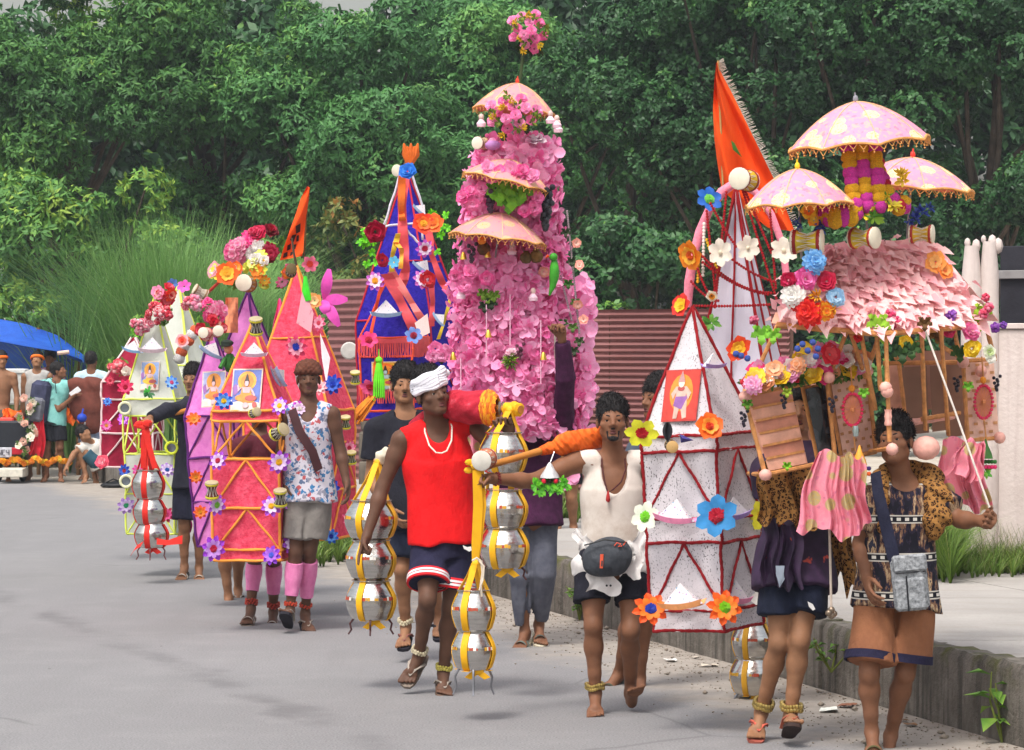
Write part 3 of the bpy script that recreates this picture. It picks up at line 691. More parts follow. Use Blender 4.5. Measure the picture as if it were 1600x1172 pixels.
_hatc = {}
def paper_hat(parent, pos, w, brim, tilt=0.0, yaw=0.0, print_='#7d7fb0'):
    """Folded paper cap: printed white triangle body with a coloured turned-up brim."""
    if brim not in _hatc:
        a = MB(); f, b = V3((0, -.10, 0)), V3((0, .10, 0))
        a.add([(-.52, -.13, .0), (.52, -.13, .0), (.0, -.01, .56), (-.52, .13, .0), (.52, .13, .0), (0, .01, .56)], [(0, 1, 2), (4, 3, 5), (0, 2, 5, 3), (1, 4, 5, 2), (0, 3, 4, 1)])
        t = NT('printed_paper'); t.set(.8, 0, .2); v = t.n('TexVoronoi'); v.inputs['Scale'].default_value = 11; t.l(t.co('Object'), v.inputs['Vector'])
        t.base(t.mix(t.ramp(v.outputs['Distance'], [(.2, (1, 1, 1)), (.27, (0, 0, 0))]), H('#e6e0e4'), t.mix(.6, v.outputs['Color'], H(print_)))); t.translucent(.2)
        c = MB(); n = 9
        for s_ in (-1, 1):
            vs = []
            for i in range(n):
                u = i / (n - 1) * 2 - 1; z = -.05 * (1 - u * u) + .03 * u * u
                vs += [(u * .53, s_ * (.14 + .03 * (1 - u * u)), z - .05), (u * .6, s_ * (.20 + .03 * (1 - u * u)), z + .10)]
            k = len(vs); vs += [(x, y - s_ * .025, z) for x, y, z in vs]
            fs = [(2 * i, 2 * i + 2, 2 * i + 3, 2 * i + 1) for i in range(n - 1)]; fs += [tuple(q + k for q in f[::-1]) for f in fs] + [(2 * i + 1, 2 * i + 3, 2 * i + 3 + k, 2 * i + 1 + k) for i in range(n - 1)]
            c.add(vs, fs)
        _hatc[brim] = (a.mesh('paper_hat', t.m, None, False), c.mesh('hat_brim', mat(brim, .8, .12, 6), None, True))
    A, B = _hatc[brim]; Rm = Matrix.Rotation(yaw, 3, 'Z') @ Matrix.Rotation(tilt, 3, 'Y')
    o = put('paper_hat', A, parent, pos, Rm, w); subput('hat_brim', B, o); return o

PCOL = ['#5a6bb5', '#e58a2d', '#f2a53a', '#c9a0a8', '#8a5ba8', '#d9c7b8', '#3a2a2a', '#b84a50', '#e6d9d0']
def poster(parent, c, right, up, w, h, bgc='#5a6bb5', halo='#eba135', robe='#e58a2d', skin='#c9a7ad', border='#d9c2ae', pose='seated'):
    """A printed card with a haloed figure: flat print built as thin layers on the card."""
    right, up = V3(right).normalized(), V3(up).normalized(); n = right.cross(up).normalized()
    c = V3(c); Q = lambda x, y, z: c + right * x * w / 2 + up * y * h / 2 + n * z
    mb = MB(); cols = [border, bgc, halo, robe, skin, '#3a2c2c', '#8e5aa0', '#b24a46', '#e3d3c2', '#d7872c']
    lv = [0]
    def shp(pts, mi): lv[0] += .0007; mb.slab([Q(x, y, .003 + lv[0]) for x, y in pts], n, .0012, mi)
    def el(cx, cy, rx, ry, mi, k=14): shp([(cx + rx * math.cos(2 * math.pi * i / k), cy + ry * math.sin(2 * math.pi * i / k)) for i in range(k)], mi)
    mb.slab([Q(-1, -1, .003), Q(1, -1, .003), Q(1, 1, .003), Q(-1, 1, .003)], n, .004, 0)
    shp([(-.92, -.94), (.92, -.94), (.92, .94), (-.92, .94)], 1)
    if pose == 'seated':
        shp([(-.92, -.94), (.92, -.94), (.92, -.62), (.3, -.5), (-.3, -.48), (-.92, -.6)], 8); el(0, .42, .62, .46, 2, 18); el(0, .4, .42, .33, 9, 16)
        shp([(-.8, -.28), (-.95, .1), (-.72, .3), (-.5, -.1)], 6)
        shp([(-.62, -.45), (-.1, -.62), (.5, -.6), (.72, -.42), (.35, -.18), (.3, .12), (-.3, .12), (-.36, -.18)], 3); el(-.3, -.38, .42, .15, 3); el(.34, -.4, .4, .14, 7)
        shp([(-.3, .12), (.3, .12), (.22, -.15), (-.2, -.15)], 4); shp([(-.3, .1), (-.55, -.1), (-.62, .2), (-.54, .24), (-.48, .05), (-.2, .16)], 4); shp([(.3, .1), (.5, -.1), (.62, -.28), (.54, -.32), (.38, -.12), (.2, .1)], 4)
        el(0, .34, .17, .18, 5); el(0, .29, .13, .15, 4); shp([(-.14, .4), (.14, .4), (.06, .66), (0, .76), (-.06, .66)], 5); el(.62, -.72, .16, .14, 7); el(.02, -.74, .22, .13, 4)
    else:
        el(0, .1, .66, .72, 2, 18); el(0, .1, .48, .56, 9, 16)
        shp([(-.34, -.9), (-.12, -.9), (.0, -.35), (.2, -.92), (.42, -.86), (.36, -.15), (-.3, -.15)], 4); shp([(-.38, -.4), (.1, -.55), (.38, -.1), (.3, .02), (-.28, .02)], 6)
        shp([(-.3, .34), (.3, .34), (.28, -.05), (-.26, -.05)], 4); shp([(-.3, .34), (-.56, .05), (-.42, -.16), (-.34, .0), (-.2, .2)], 4); shp([(.3, .34), (.6, .08), (.44, -.2), (.34, .02), (.2, .2)], 4)
        el(0, .26, .2, .1, 7); el(0, .45, .17, .16, 8); shp([(-.2, .5), (.2, .5), (.12, .68), (0, .95), (-.12, .68)], 3)
    return part('poster', mb, [mat(x, .35, .16, 30, 0, 60, 0, 0, .5) for x in cols], parent, smooth=False)

class Frame:
    """Local axes of a carried frame: base point, yaw about Z, lean to the side."""
    def __init__(s, base, yaw, lean=0.0, pitch=0.0):
        s.o = V3(base); s.M = Matrix.Rotation(lean, 3, 'Y') @ Matrix.Rotation(pitch, 3, 'X') @ Matrix.Rotation(yaw, 3, 'Z')
    def __call__(s, x, y, z): return s.o + s.M @ V3((x, y, z))
    def d(s, x, y, z): return s.M @ V3((x, y, z))
def pyramid_frame(th, F, lev, apex, mp, mr, r, vb=(), open_=(), railz=True, faces=(0, 1, 2, 3), bumpy=True, pm=None, mid=()):
    """Square tower: lev = [(z, half width)...] bottom to top, a pyramid to apex. vb: bands with slanting ribs; open_: bands without cloth."""
    cs = [[F(sx * h, sy * h, z) for sx, sy in ((-1, -1), (1, -1), (1, 1), (-1, 1))] for z, h in lev]
    ap = F(0, 0, apex); nl = len(lev)
    for k in faces:
        j = (k + 1) % 4
        for i in range(nl - 1):
            if i not in open_: panel(th, [cs[i][k], cs[i][j], cs[i + 1][j], cs[i + 1][k]], pm or mp, .004, sag=.006)
            if i in vb:
                t = lerp(cs[i + 1][k], cs[i + 1][j], .5)
                rib(th, cs[i][k], t, r * .85, mr, bumpy=bumpy); rib(th, cs[i][j], t, r * .85, mr, bumpy=bumpy)
        panel(th, [cs[-1][k], cs[-1][j], lerp(ap, cs[-1][j], .02), lerp(ap, cs[-1][k], .02)], mp, .004, sag=.005)
        for i in range(nl): rib(th, cs[i][k], cs[i][j], r, mr, 'rail', bumpy)
        for q in mid: rib(th, lerp(cs[-1][k], ap, q), lerp(cs[-1][j], ap, q), r * .7, mr, 'rail', bumpy)
    for k in range(4):
        for i in range(nl - 1): rib(th, cs[i][k], cs[i + 1][k], r, mr, 'corner_rod', bumpy)
        rib(th, cs[-1][k], ap, r, mr, 'corner_rod', bumpy)
    return cs, ap

def bead_string(parent, pts, r, m, name='garland'):
    mb = MB(); P_ = [V3(p) for p in pts]; L = sum((P_[i + 1] - P_[i]).length for i in range(len(P_) - 1)); n = max(2, int(L / (r * 1.7))); d = 0
    for q in range(n + 1):
        s_ = L * q / n; i = 0
        while i < len(P_) - 2 and s_ > (P_[i + 1] - P_[i]).length: s_ -= (P_[i + 1] - P_[i]).length; i += 1
        seg = (P_[i + 1] - P_[i]); mb.ball(P_[i] + seg * min(1, s_ / max(1e-6, seg.length)), r, 5)
    return part(name, mb, m, parent)
def sagline(a, b, sag, n=9): return [lerp(V3(a), V3(b), i / (n - 1)) - V3((0, 0, sag * 4 * (i / (n - 1)) * (1 - i / (n - 1)))) for i in range(n)]

def cloth_drape(parent, top, bottom_w, top_w, length, m, name='drape', folds=7, depth=.03, nrm=(0, -1, 0), curl=.0, ragged=.03, swing=0.0, label=None):
    """A hanging gathered cloth with real folds."""
    top = V3(top); n = V3(nrm).normalized(); sd = V3((0, 0, 1)).cross(n).normalized() * -1; mb = MB(); ph = random.uniform(0, 6); rs = [random.uniform(-1, 1) for _ in range(40)]
    def fn(u, v, o=0.0):
        w = lerp(top_w, bottom_w, v ** .7); x = (u - .5) * w
        uw = u + .07 * math.sin(6.5 * u + ph) + .035 * math.sin(15 * u + 2 * v + ph); f = depth * (.35 + .65 * v) * (.45 + .75 * math.sin(5.3 * u + 1.7 * v + 2 * ph) ** 2) * (math.sin(folds * 2 * math.pi * uw + ph + 1.5 * math.sin(3 * v + ph)) + .6 * math.sin(folds * 3.1 * uw + 2 * ph + 3 * v))
        b = -curl * (2 * u - 1) ** 2
        l = length * v * (1 + ragged * math.sin(11 * u + ph) + ragged * .7 * math.sin(23 * u))
        return top + sd * (x + swing * v * v + .012 * math.sin(7 * v + ph)) + n * (f + b + o) - V3((0, 0, l + .02 * math.sin(2 * math.pi * u)))
    nu, nv = folds * 8, 14
    mb.grid(lambda u, v: fn(u, v), nu, nv); k = len(mb.v); mb.grid(lambda u, v: fn(u, v, -.004), nu, nv)
    a = (nu - 1) * (nv - 1); mb.f = [f if i >= a else f[::-1] for i, f in enumerate(mb.f)]
    return part(name, mb, m, parent, label)
def ribbon(mb, pts, w, side, t=.003, mi=0):
    """A flat band along pts, width along side vector(s)."""
    vs = []; n = len(pts); sides = side if isinstance(side, list) else [side] * n
    for i, p in enumerate(pts):
        p = V3(p); s_ = V3(sides[i]).normalized() * (w if isinstance(w, (int, float)) else w[i]) / 2
        a = V3(pts[max(0, i - 1)]); b = V3(pts[min(n - 1, i + 1)]); nn = s_.cross(b - a); nn = nn.normalized() * t / 2 if nn.length > 1e-9 else V3((0, t / 2, 0))
        vs += [p - s_ + nn, p + s_ + nn, p + s_ - nn, p - s_ - nn]
    fs = []
    for i in range(n - 1):
        for k in range(4): fs.append((4 * i + k, 4 * i + (k + 1) % 4, 4 * i + 4 + (k + 1) % 4, 4 * i + 4 + k))
    fs += [(3, 2, 1, 0), tuple(4 * (n - 1) + k for k in range(4))]
    mb.add(vs, fs, mi)

# steel water pots
t = NT('polished_steel'); t.set(.24, 1.0, .5); co = t.co('Object')
t.base(t.ramp(t.noise(t.co('Object', (1, 1, 9)), 9, 3), [(.3, (.50, .48, .45)), (.7, (.68, .66, .62))])); t.bump(t.noise(co, 16, 3), .22, .02); M_STEEL = t.m
POT = [(.001, -.47), (.35, -.47), (.385, -.45), (.40, -.41), (.44, -.30), (.49, -.14), (.5, -.06), (.5, .06), (.49, .12), (.45, .21), (.40, .32), (.36, .39), (.345, .42), (.345, .44), (.36, .465), (.385, .48), (.39, .5), (.001, .49)]
for _ in range(2): POT = POT[:2] + [q for a, b in zip(POT[1:-2], POT[2:-1]) for q in ((a[0] * .75 + b[0] * .25, a[1] * .75 + b[1] * .25), (a[0] * .25 + b[0] * .75, a[1] * .25 + b[1] * .75))] + POT[-2:]
def pot_r(z):
    for (r0, z0), (r1, z1) in zip(POT, POT[1:]):
        if z0 <= z <= z1: return lerp(r0, r1, (z - z0) / max(1e-6, z1 - z0))
    return .3
def pot_stack(label, x, pots, knot, D, rib_col, legs=3, leg_m=None, band=True, rw=.034, leg_l=.09, ends=True, turn=.35, group='strapped steel water pots'):
    """pots: [(py centre, px width, px height)...] top to bottom at photo x; the straps meet at knot (a place point)."""
    c0 = P(x, pots[-1][0], D); th = thing('steel_pots', label, 'pots', c0, group)
    mrb = mat(rib_col, .6, .12, 8, .15, 30)
    cen = []
    for q in pots:
        py, w, h = q[:3]; px = q[3] if len(q) > 3 else x
        c = P(px, py, D); W, Hh = sz(w, D), sz(h, D); cen.append((c, W, Hh)); mb = MB(); mb.lathe([(r * W, z * Hh) for r, z in POT], c, 32); o = part('pot', mb, M_STEEL, th)
        mb = MB()
        for z in (.49,): mb.lathe([(.375 * W, (z - .012) * Hh), (.39 * W, z * Hh), (.375 * W, (z + .012) * Hh)], c, 32, 0, None, False)
        part('lip', mb, M_STEEL, o)
        if band:                                    # printed band round the belly: small red and yellow marks
            mb = MB(); k = 0; a = 0.0
            while a < 2 * math.pi:
                da = random.uniform(.05, .17); mi = random.choice((0, 0, 1, 2)); z0, z1 = .03 - rj(.01), .105 + rj(.015)
                if (a % 1.05) < .72:
                    vs = []
                    for q_ in range(3):
                        aa = a + da * q_ / 2
                        for z in (z0, z1): rr = pot_r(z) * W + .0018; vs.append(c + V3((rr * math.cos(aa), rr * math.sin(aa), z * Hh)))
                    mb.add(vs, [(0, 2, 3, 1), (2, 4, 5, 3)], mi)
                a += da + .012
            part('printed_band', mb, [mat('#b0432a', .5), mat('#d09c2c', .5), mat('#e6e2da', .5)], o, kind='stuff')
    for k in range(4):
        a = turn + k * math.pi / 2 - math.pi * .75; ca, sa = math.cos(a), math.sin(a); tang = V3((-sa, ca, 0)); mb = MB(); pts = []; c, W, Hh = cen[0]
        kn = V3(knot); first = c + V3((ca * .35 * W, sa * .35 * W, .5 * Hh))
        pts = [kn + V3((ca * .012, sa * .012, 0)), lerp(kn, first, .5), first]
        for i, (c, W, Hh) in enumerate(cen):
            for z in (.40, .3, .19, .08, -.08, -.24, -.40, -.46): rr = (pot_r(z) * W + .006) if z > -.45 else .34 * W; pts.append(c + V3((ca * rr, sa * rr, z * Hh - (.004 if z < -.45 else 0))))
            if i == len(cen) - 1: pts.append(c + V3((ca * .1, sa * .1, -.475 * Hh)))
        ribbon(mb, pts, rw, tang, .003); part('strap', mb, mrb, th)
    c, W, Hh = cen[-1]; mb = MB()
    if ends:
        mb.ball(c + V3((.02, -.25 * W, -.47 * Hh)), .03, 7, 0, (1.2, .7, .8))
        for s_ in (-1, 1): ribbon(mb, [c + V3((.02, -.26 * W, -.47 * Hh)), c + V3((.02 + s_ * .02, -.28 * W, -.55 * Hh)), c + V3((.02 + s_ * .05, -.27 * W, -.66 * Hh))], [rw * .6, rw, rw * .9], (1, 0, .4 * s_))
    if ends: part('strap_bow', mb, mrb, th)
    mb = MB(); mb.ball(V3(knot) - V3((0, 0, .005)), .022, 7, 0, (1, .8, 1.2)); part('strap_knot', mb, mrb, th)
    for k in range(legs):
        a = -math.pi / 2 + (k - (legs - 1) / 2) * (2.5 / max(1, legs - 1) if legs > 1 else 0); mb = MB(); p = c + V3((math.cos(a) * .36 * W, math.sin(a) * .36 * W, -.44 * Hh)); d = V3((math.cos(a), math.sin(a), 0))
        mb.tube([p, p + d * .02 - V3((0, 0, leg_l * .3)), p + d * .012 - V3((0, 0, leg_l * .7)), p + d * .03 - V3((0, 0, leg_l))], [.007, .006, .006, .005], 6); part('stand_leg', mb, leg_m or mat('#4b2a2a', .6), th)
    return th

# small printed parasol
def parasol_mat(name, ground, spots, trim2, sc=(8.5, 8.5, 10.5)):
    t = NT(name); t.set(.6, 0, .3); co = t.co('Object'); v = t.n('TexVoronoi'); v.inputs['Scale'].default_value = 1.0; v.inputs['Randomness'].default_value = .55
    mp = t.co('Object', sc); t.l(mp, v.inputs['Vector'])
    dot = t.ramp(v.outputs['Distance'], [(.36, (1, 1, 1)), (.40, (0, 0, 0))]); wv = t.n('TexWave', wave_type='RINGS'); 
    small = t.noise(co, 42, 2, .5); b = t.mix(t.math('MULTIPLY', t.ramp(small, [(.54, (0, 0, 0)), (.6, (1, 1, 1))]), .4), H(ground), H(trim2))
    b = t.mix(t.math('MULTIPLY', t.ramp(t.noise(co, 34, 2, .4), [(.62, (0, 0, 0)), (.66, (1, 1, 1))]), .35), b, H('#b9548a'))
    lace = t.ramp(t.noise(co, 110, 2), [(.34, H('#e0c070')), (.48, H(spots))])
    t.base(t.mix(dot, b, lace)); t.translucent(.3); return t.m
M_PAR = parasol_mat('parasol_spotted', '#f2a6c6', '#f8f0c2', '#f0d89a')
M_PAR2 = parasol_mat('parasol_gold', '#f0a4ac', '#f2c6a6', '#f0b48a')
M_TRIM = mat('#d99b53', .6, .25, 40); M_PEACH = mat('#e88a6c', .7, .15, 10, 0, 60, 0, .3)
def parasol(parent, apex, Rr, h, tilt, yaw=0.0, m=None, finial='#d8b53c', pole=.5, name='parasol', pitch=0.0):
    apex = V3(apex); M3 = Matrix.Rotation(tilt, 3, 'Y') @ Matrix.Rotation(pitch, 3, 'X') @ Matrix.Rotation(yaw, 3, 'Z'); ns = 8; nu, nv = 48, 10
    def fn(u, v, o=0.0, s_=1.0):
        a = 2 * math.pi * u; f = abs(math.sin(a * ns / 2)); rr = Rr * v * s_ * (1 - .07 * f * v * v); z = -h * (v ** 1.9) * .86 - h * .14 * v + h * .09 * f * v * v * v - .012 * f * v * (1 - v) + o
        return apex + M3 @ V3((rr * math.cos(a), rr * math.sin(a), z))
    mb = MB(); mb.grid(lambda u, v: fn(u, max(v, .012)), nu, nv, 0, True); n1 = len(mb.f); mb.grid(lambda u, v: fn(u, max(v, .012), -.006, .985), nu, nv, 1, True)
    mb.f = mb.f[:n1] + [f[::-1] for f in mb.f[n1:]]
    w = wpos(parent); me = mb.mesh(name, [m or M_PAR, M_PEACH], apex); o = link(name, me, parent, Matrix.Translation(apex - w))
    mb = MB(); mb.tube([fn(i / 64, 1.0) for i in range(64)], Rr * .018, 5, 0, False, True)
    nz = 44
    for i in range(nz):
        a, b, c = fn(i / nz, 1.0), fn((i + .5) / nz, 1.0), fn((i + 1) / nz, 1.0); dn = M3 @ V3((0, 0, -Rr * .085)); dn2 = M3 @ V3((0, 0, -Rr * .11))
        mb.tube([a, b + dn], Rr * .0075, 4); mb.tube([b + dn, c], Rr * .0075, 4); mb.ball(b + dn2, Rr * .014, 5)
    part('trim', mb, M_TRIM, o)
    mb = MB()
    for k in range(ns): mb.tube([fn(k / ns, .03 + .97 * i / 9, .002) for i in range(10)], .0026, 4)
    part('seam_piping', mb, mat('#e8b98a', .6), o, kind='stuff')
    mb = MB(); mb.tube([apex + M3 @ V3((0, 0, -pole)), apex + M3 @ V3((0, 0, .015))], .006, 6); part('shaft', mb, mat('#9a9aa0', .3, .1, 5, 0, 60, .9), o)
    mb = MB(); mb.ball(apex + M3 @ V3((0, 0, .012)), .014, 7, 0, (1, 1, 1.5)); mb.tube([apex, apex + M3 @ V3((0, 0, .045))], [.006, .004], 6); part('finial', mb, mat(finial, .5), o)
    return o
def pompon_garland(parent, pts, r, cols, name='pompom'):
    P_ = [V3(p) for p in pts]; ms = [pom_mesh(c) for c in cols]; i = 0
    for a, b in zip(P_, P_[1:]):
        n = max(1, round((b - a).length / (r * 1.0)))
        for k in range(n): put(name, ms[i % len(ms)], parent, lerp(a, b, k / n), zto((rj(1), rj(1), 1)), (r * random.uniform(.92, 1.08),) * 3); i += 1
_pm = {}
def pom_mesh(col):
    if col not in _pm:
        rs = random.Random(col); mb = MB(); n, m = 16, 9
        mb.grid(lambda u, v: V3((math.sin(math.pi * v) * math.cos(2 * math.pi * u), math.sin(math.pi * v) * math.sin(2 * math.pi * u), -math.cos(math.pi * v))) * (1 + .09 * math.sin(40 * u + 9 * v) * math.sin(math.pi * v) + rs.uniform(-.05, .05) * math.sin(math.pi * v)), n, m, 0, True)
        _pm[col] = mb.mesh('pompom', mat(col, .9, .3, 9, .8, 40))
    return _pm[col]
# ================================================================== carried frames
def netting(name, base, fleck, clear=.22, scale=70, trans=.25, lo=.3, hi=.38):
    t = NT(name); t.set(.85, 0, .2); co = t.co('Object')
    f = t.ramp(t.noise(t.co('Object', (1, 1, .7)), scale, 2, .5), [(lo, (1, 1, 1)), (hi, (0, 0, 0))]); f = t.math('MULTIPLY', f, t.ramp(t.noise(co, 5, 3), [(.4, (.25, .25, .25)), (.62, (1, 1, 1))]))
    t.base(t.mix(f, t.ramp(t.noise(co, 6, 4), [(.3, H(base, .88)), (.7, H(base))]), H(fleck))); t.bump(t.noise(co, 120, 2), .3, .01)
    t.translucent(trans)
    if clear:
        tr = t.n('BsdfTransparent'); x = t.n('MixShader'); x.inputs[0].default_value = clear; src = t.out.inputs[0].links[0].from_socket
        t.l(src, x.inputs[1]); t.l(tr.outputs[0], x.inputs[2]); t.l(x.outputs[0], t.out.inputs[0])
    return t.m
def velvet(name, c1, c2, scale=26, bumpk=.6):
    t = NT(name); t.set(.9, 0, .15); co = t.co('Object'); n = t.noise(co, scale, 5, .7)
    t.base(t.ramp(n, [(.3, H(c1)), (.65, H(c2))])); t.bump(n, bumpk, .03); t.translucent(.15); return t.m
M_NET = netting('white_flecked_net', '#efe9ee', '#4a4248', .16, 130, .25, .34, .41)
M_WHITE = netting('white_gauze', '#e6e1ee', '#d8d2e6', .06, 20, .3)
M_REDROD = mat('#a5141f', .8, .2, 60, .7, 220); M_REDVEL = velvet('red_velvet', '#d8304e', '#f8627c'); M_ORROD = mat('#f29a3c', .7, .14, 40, .3, 200)
M_MAG = velvet('magenta_cloth', '#cf6ac0', '#ea94d8', 8, .35); M_PURROD = mat('#5a1a6e', .7, .2, 40); M_LIME = mat('#dcea62', .7, .15, 30); M_WHITE2 = netting('white_lime_gauze', '#e8ebe2', '#d4dbc8', .1, 30, .3)
M_MAROON = velvet('maroon_cloth', '#7e1730', '#a82a45', 9, .3); M_PALEROD = mat('#e2c8c8', .7, .12, 30); M_BLUE = velvet('violet_blue_velvet', '#231a86', '#3a2cb0', 30, .5); M_CORAL = mat('#f4626a', .7, .14, 12, .2, 60, 0, .25); M_PINKR = mat('#f08aa0', .75, .15, 60, .4, 200)
M_REDR2 = mat('#b8203a', .8, .2, 50)

def on_face(F, lev, apex, k, t_, out=.012):
    """Middle of pyramid face k at height fraction t_: point, right, up."""
    (z, h) = lev[-1]; c = [(-1, -1), (1, -1), (1, 1), (-1, 1)]; a, b = c[k], c[(k + 1) % 4]
    A, B, ap = F(a[0] * h, a[1] * h, z), F(b[0] * h, b[1] * h, z), F(0, 0, apex); m = lerp(A, B, .5); up = (ap - m).normalized(); r = (B - A).normalized(); n = r.cross(up)
    return lerp(m, ap, t_) + n * out, r, up
# ---- K1: white flecked lantern with red beaded rods
s1 = 15.9 / FP
F = Frame(P(1107, 981, 15.9), R(-32), -.05); b0 = P(1107, 981, 15.9)
K1 = thing('votive_shrine', 'white flecked net lantern frame with red beaded rods and paper caps', 'shrine', b0, 'carried pyramid frames')
lev = [(0, .20), (.105, .203), (.437, .209), (.553, .211), (.885, .212), (.97, .211)]
pyramid_frame(K1, F, lev, 1.60, M_NET, M_REDROD, .0085, vb=(1, 3))
c, r_, u_ = on_face(F, lev, 1.6, 0, .30); poster(K1, c, r_, u_, sz(54, 15.8) / .87, sz(84, 15.8), '#c9392b', '#e88a2d', '#b98a8a', '#c9a89a', '#b8342c', 'standing')
for px, py, D, rp, kd, c1, c2, cc in ((1002, 676, 15.72, 34, 'lily', '#e6e83a', '#f0ee6a', '#c21e2e'), (1108, 668, 15.55, 30, 'broad', '#f26a1c', '#f8a23a', '#d8401a'), (1119, 806, 15.52, 40, 'lily', '#3f95d6', '#68b4e6', '#c4203a'), (1008, 808, 15.7, 30, 'lily', '#dfe6d2', '#e8efd8', '#7ccc2a'), (1191, 806, 15.9, 30, 'lily', '#e8e03a', '#f0e860', '#e2b82a'), (1016, 952, 15.68, 38, 'star', '#f25a1e', '#f2822a', '#2a3fae'), (1131, 950, 15.55, 40, 'star', '#f4601c', '#f78a2e', '#86c91e'), (1200, 932, 15.85, 34, 'lily', '#ece8e2', '#f2eee2', '#e6d9a8')):
    flower(K1, P(px, py, D), towards(.3), sz(rp * .84, D), kd, c1, c2, cc, .4)
for px, py, D, wpx, br, yw in ((1055, 812, 15.62, 62, '#ee8fb4', -.5), (1148, 806, 15.72, 56, '#b79ae0', .8), (1066, 946, 15.62, 66, '#f2a468', -.45), (1148, 938, 15.72, 60, '#f096bc', .85), (1115, 572, 15.65, 40, '#b79ae0', .7)):
    paper_hat(K1, P(px, py, D), sz(wpx, D) * .95, br, rj(.12), yw)
o = drum(K1, P(1049, 697, 15.58), (.1, -1, -.1), .09, '#4a3a2a', '#7a5a35', '#c9a36a')
mb = MB(); mb.grid(lambda u, v: P(1043, 676, 15.56) + V3(((u - .5) * .05 * math.sin(math.pi * min(1, v + .12)), -.01 * math.sin(9 * u), .05 - v * .11)), 5, 8); mb.grid(lambda u, v: P(1043, 676, 15.565) + V3(((u - .5) * .05 * math.sin(math.pi * min(1, v + .12)), -.01 * math.sin(9 * u), .05 - v * .11)), 5, 8); part('dark_feather', mb, mat('#26262c', .6), K1)
mb = MB(); mb.add([P(1062, 678, 15.6), P(1084, 688, 15.62), P(1064, 692, 15.6), P(1066, 685, 15.57)], [(0, 1, 3), (1, 2, 3), (2, 0, 3)]); part('blue_tassel', mb, mat('#3a3480', .6), K1, smooth=False)
# ---- K2: tall white gauze cone with red ropes, pink arch and orange flag
D2 = 16.75; b0 = P(1160, 700, D2); F2 = Frame(b0, R(-20), -.02)
K2 = thing('votive_shrine', 'tall white gauze spire hung with red beaded ropes under the big orange flag', 'shrine', b0, 'carried pyramid frames')
ap2 = P(1150, 288, D2); hz = ap2.z - b0.z
cs = [F2(a * .26, b * .26, 0) for a, b in ((-1, -1), (1, -1), (1, 1), (-1, 1))]
for k in range(4): panel(K2, [cs[k], cs[(k + 1) % 4], lerp(ap2, cs[(k + 1) % 4], .03), lerp(ap2, cs[k], .03)], M_WHITE, .004, sag=.012)
for k in range(4): rib(K2, cs[k], ap2, .0085, M_REDROD, 'beaded_rope'); rib(K2, lerp(cs[k], cs[(k + 1) % 4], .5), ap2, .006, M_REDROD, 'beaded_rope')
arc = [P(x, y, D2 - .12) for x, y in ((1148, 286), (1128, 300), (1108, 328), (1094, 362), (1083, 400), (1077, 440), (1074, 480))]
mb = MB(); mb.tube(arc, [.022 * (1 + .18 * (i % 2)) for i in range(7)], 10); part('pink_arch', mb, M_PINKR, K2)
arc2 = [P(x, y, D2 + .25) for x, y in ((1152, 286), (1180, 300), (1205, 335), (1222, 380), (1230, 440), (1232, 490))]
mb = MB(); mb.tube(arc2, .02, 10); part('pink_arch', mb, M_PINKR, K2)
for a, b, s_ in (((1110, 318), (1150, 385), .01), ((1104, 330), (1118, 460), .0), ((1135, 300), (1117, 480), .0), ((1092, 395), (1205, 458), .05), ((1084, 478), (1202, 476), .004), ((1098, 410), (1200, 460), .03), ((1160, 296), (1214, 470), .0), ((1165, 300), (1205, 395), .0), ((1203, 330), (1212, 450), .0), ((1128, 392), (1208, 440), .02), ((1090, 420), (1110, 465), .01), ((1080, 440), (1122, 470), .02)):
    bead_string(K2, sagline(P(*a, D2 - .30), P(*b, D2 - .30), s_), .0082, M_REDROD, 'beaded_rope')
for px, py, D, rp, kd, c1, c2, cc in ((1108, 312, 16.55, 26, 'lily', '#2466c2', '#3f86dc', '#7ed05a'), (1082, 398, 16.5, 32, 'broad', '#f28a1e', '#f6b83a', '#e8641c'), (1066, 478, 16.5, 24, 'broad', '#d8342c', '#f0c22a', '#f2d234'), (1155, 545, 16.1, 28, 'broad', '#e2481e', '#f2b62a', '#f4cc3a')):
    flower(K2, P(px, py, D), towards(.6) + V3((-.4, 0, 0)), sz(rp * .8, D), kd, c1, c2, cc)
for px, py, D in ((1168, 388, 16.36), (1126, 395, 16.4), (1224, 392, 16.45)):
    flower(K2, P(px, py, D), towards(.2), sz(22, D), 'lily', '#e9e2d2', '#eee8da', '#e6dcc2', .3)
bead_string(K2, sagline(P(1100, 350, 16.5), P(1098, 430, 16.5), 0), .010, mat('#e8e0d6', .7), 'bead_strand'); bead_string(K2, sagline(P(1104, 375, 16.48), P(1124, 428, 16.48), .01), .009, mat('#e2b21e', .7), 'bead_strand'); bead_string(K2, sagline(P(1092, 395, 16.5), P(1090, 440, 16.5), 0), .009, mat('#e2a21e', .7), 'bead_strand')
flower(K2, P(1112, 505, 16.3), towards(), sz(20, 16.3), 'sprig', '#5a8a2a', '#3f7a20'); flower(K2, P(1112, 462, 16.35), (0, -1, -.3), sz(10, 16.3), 'rose', '#f0e8d8', '#e8a030')
drum(K2, P(1163, 281, D2 - .3), (-.5, -1, .05), sz(52, D2), '#c9a21e', '#8e2420')
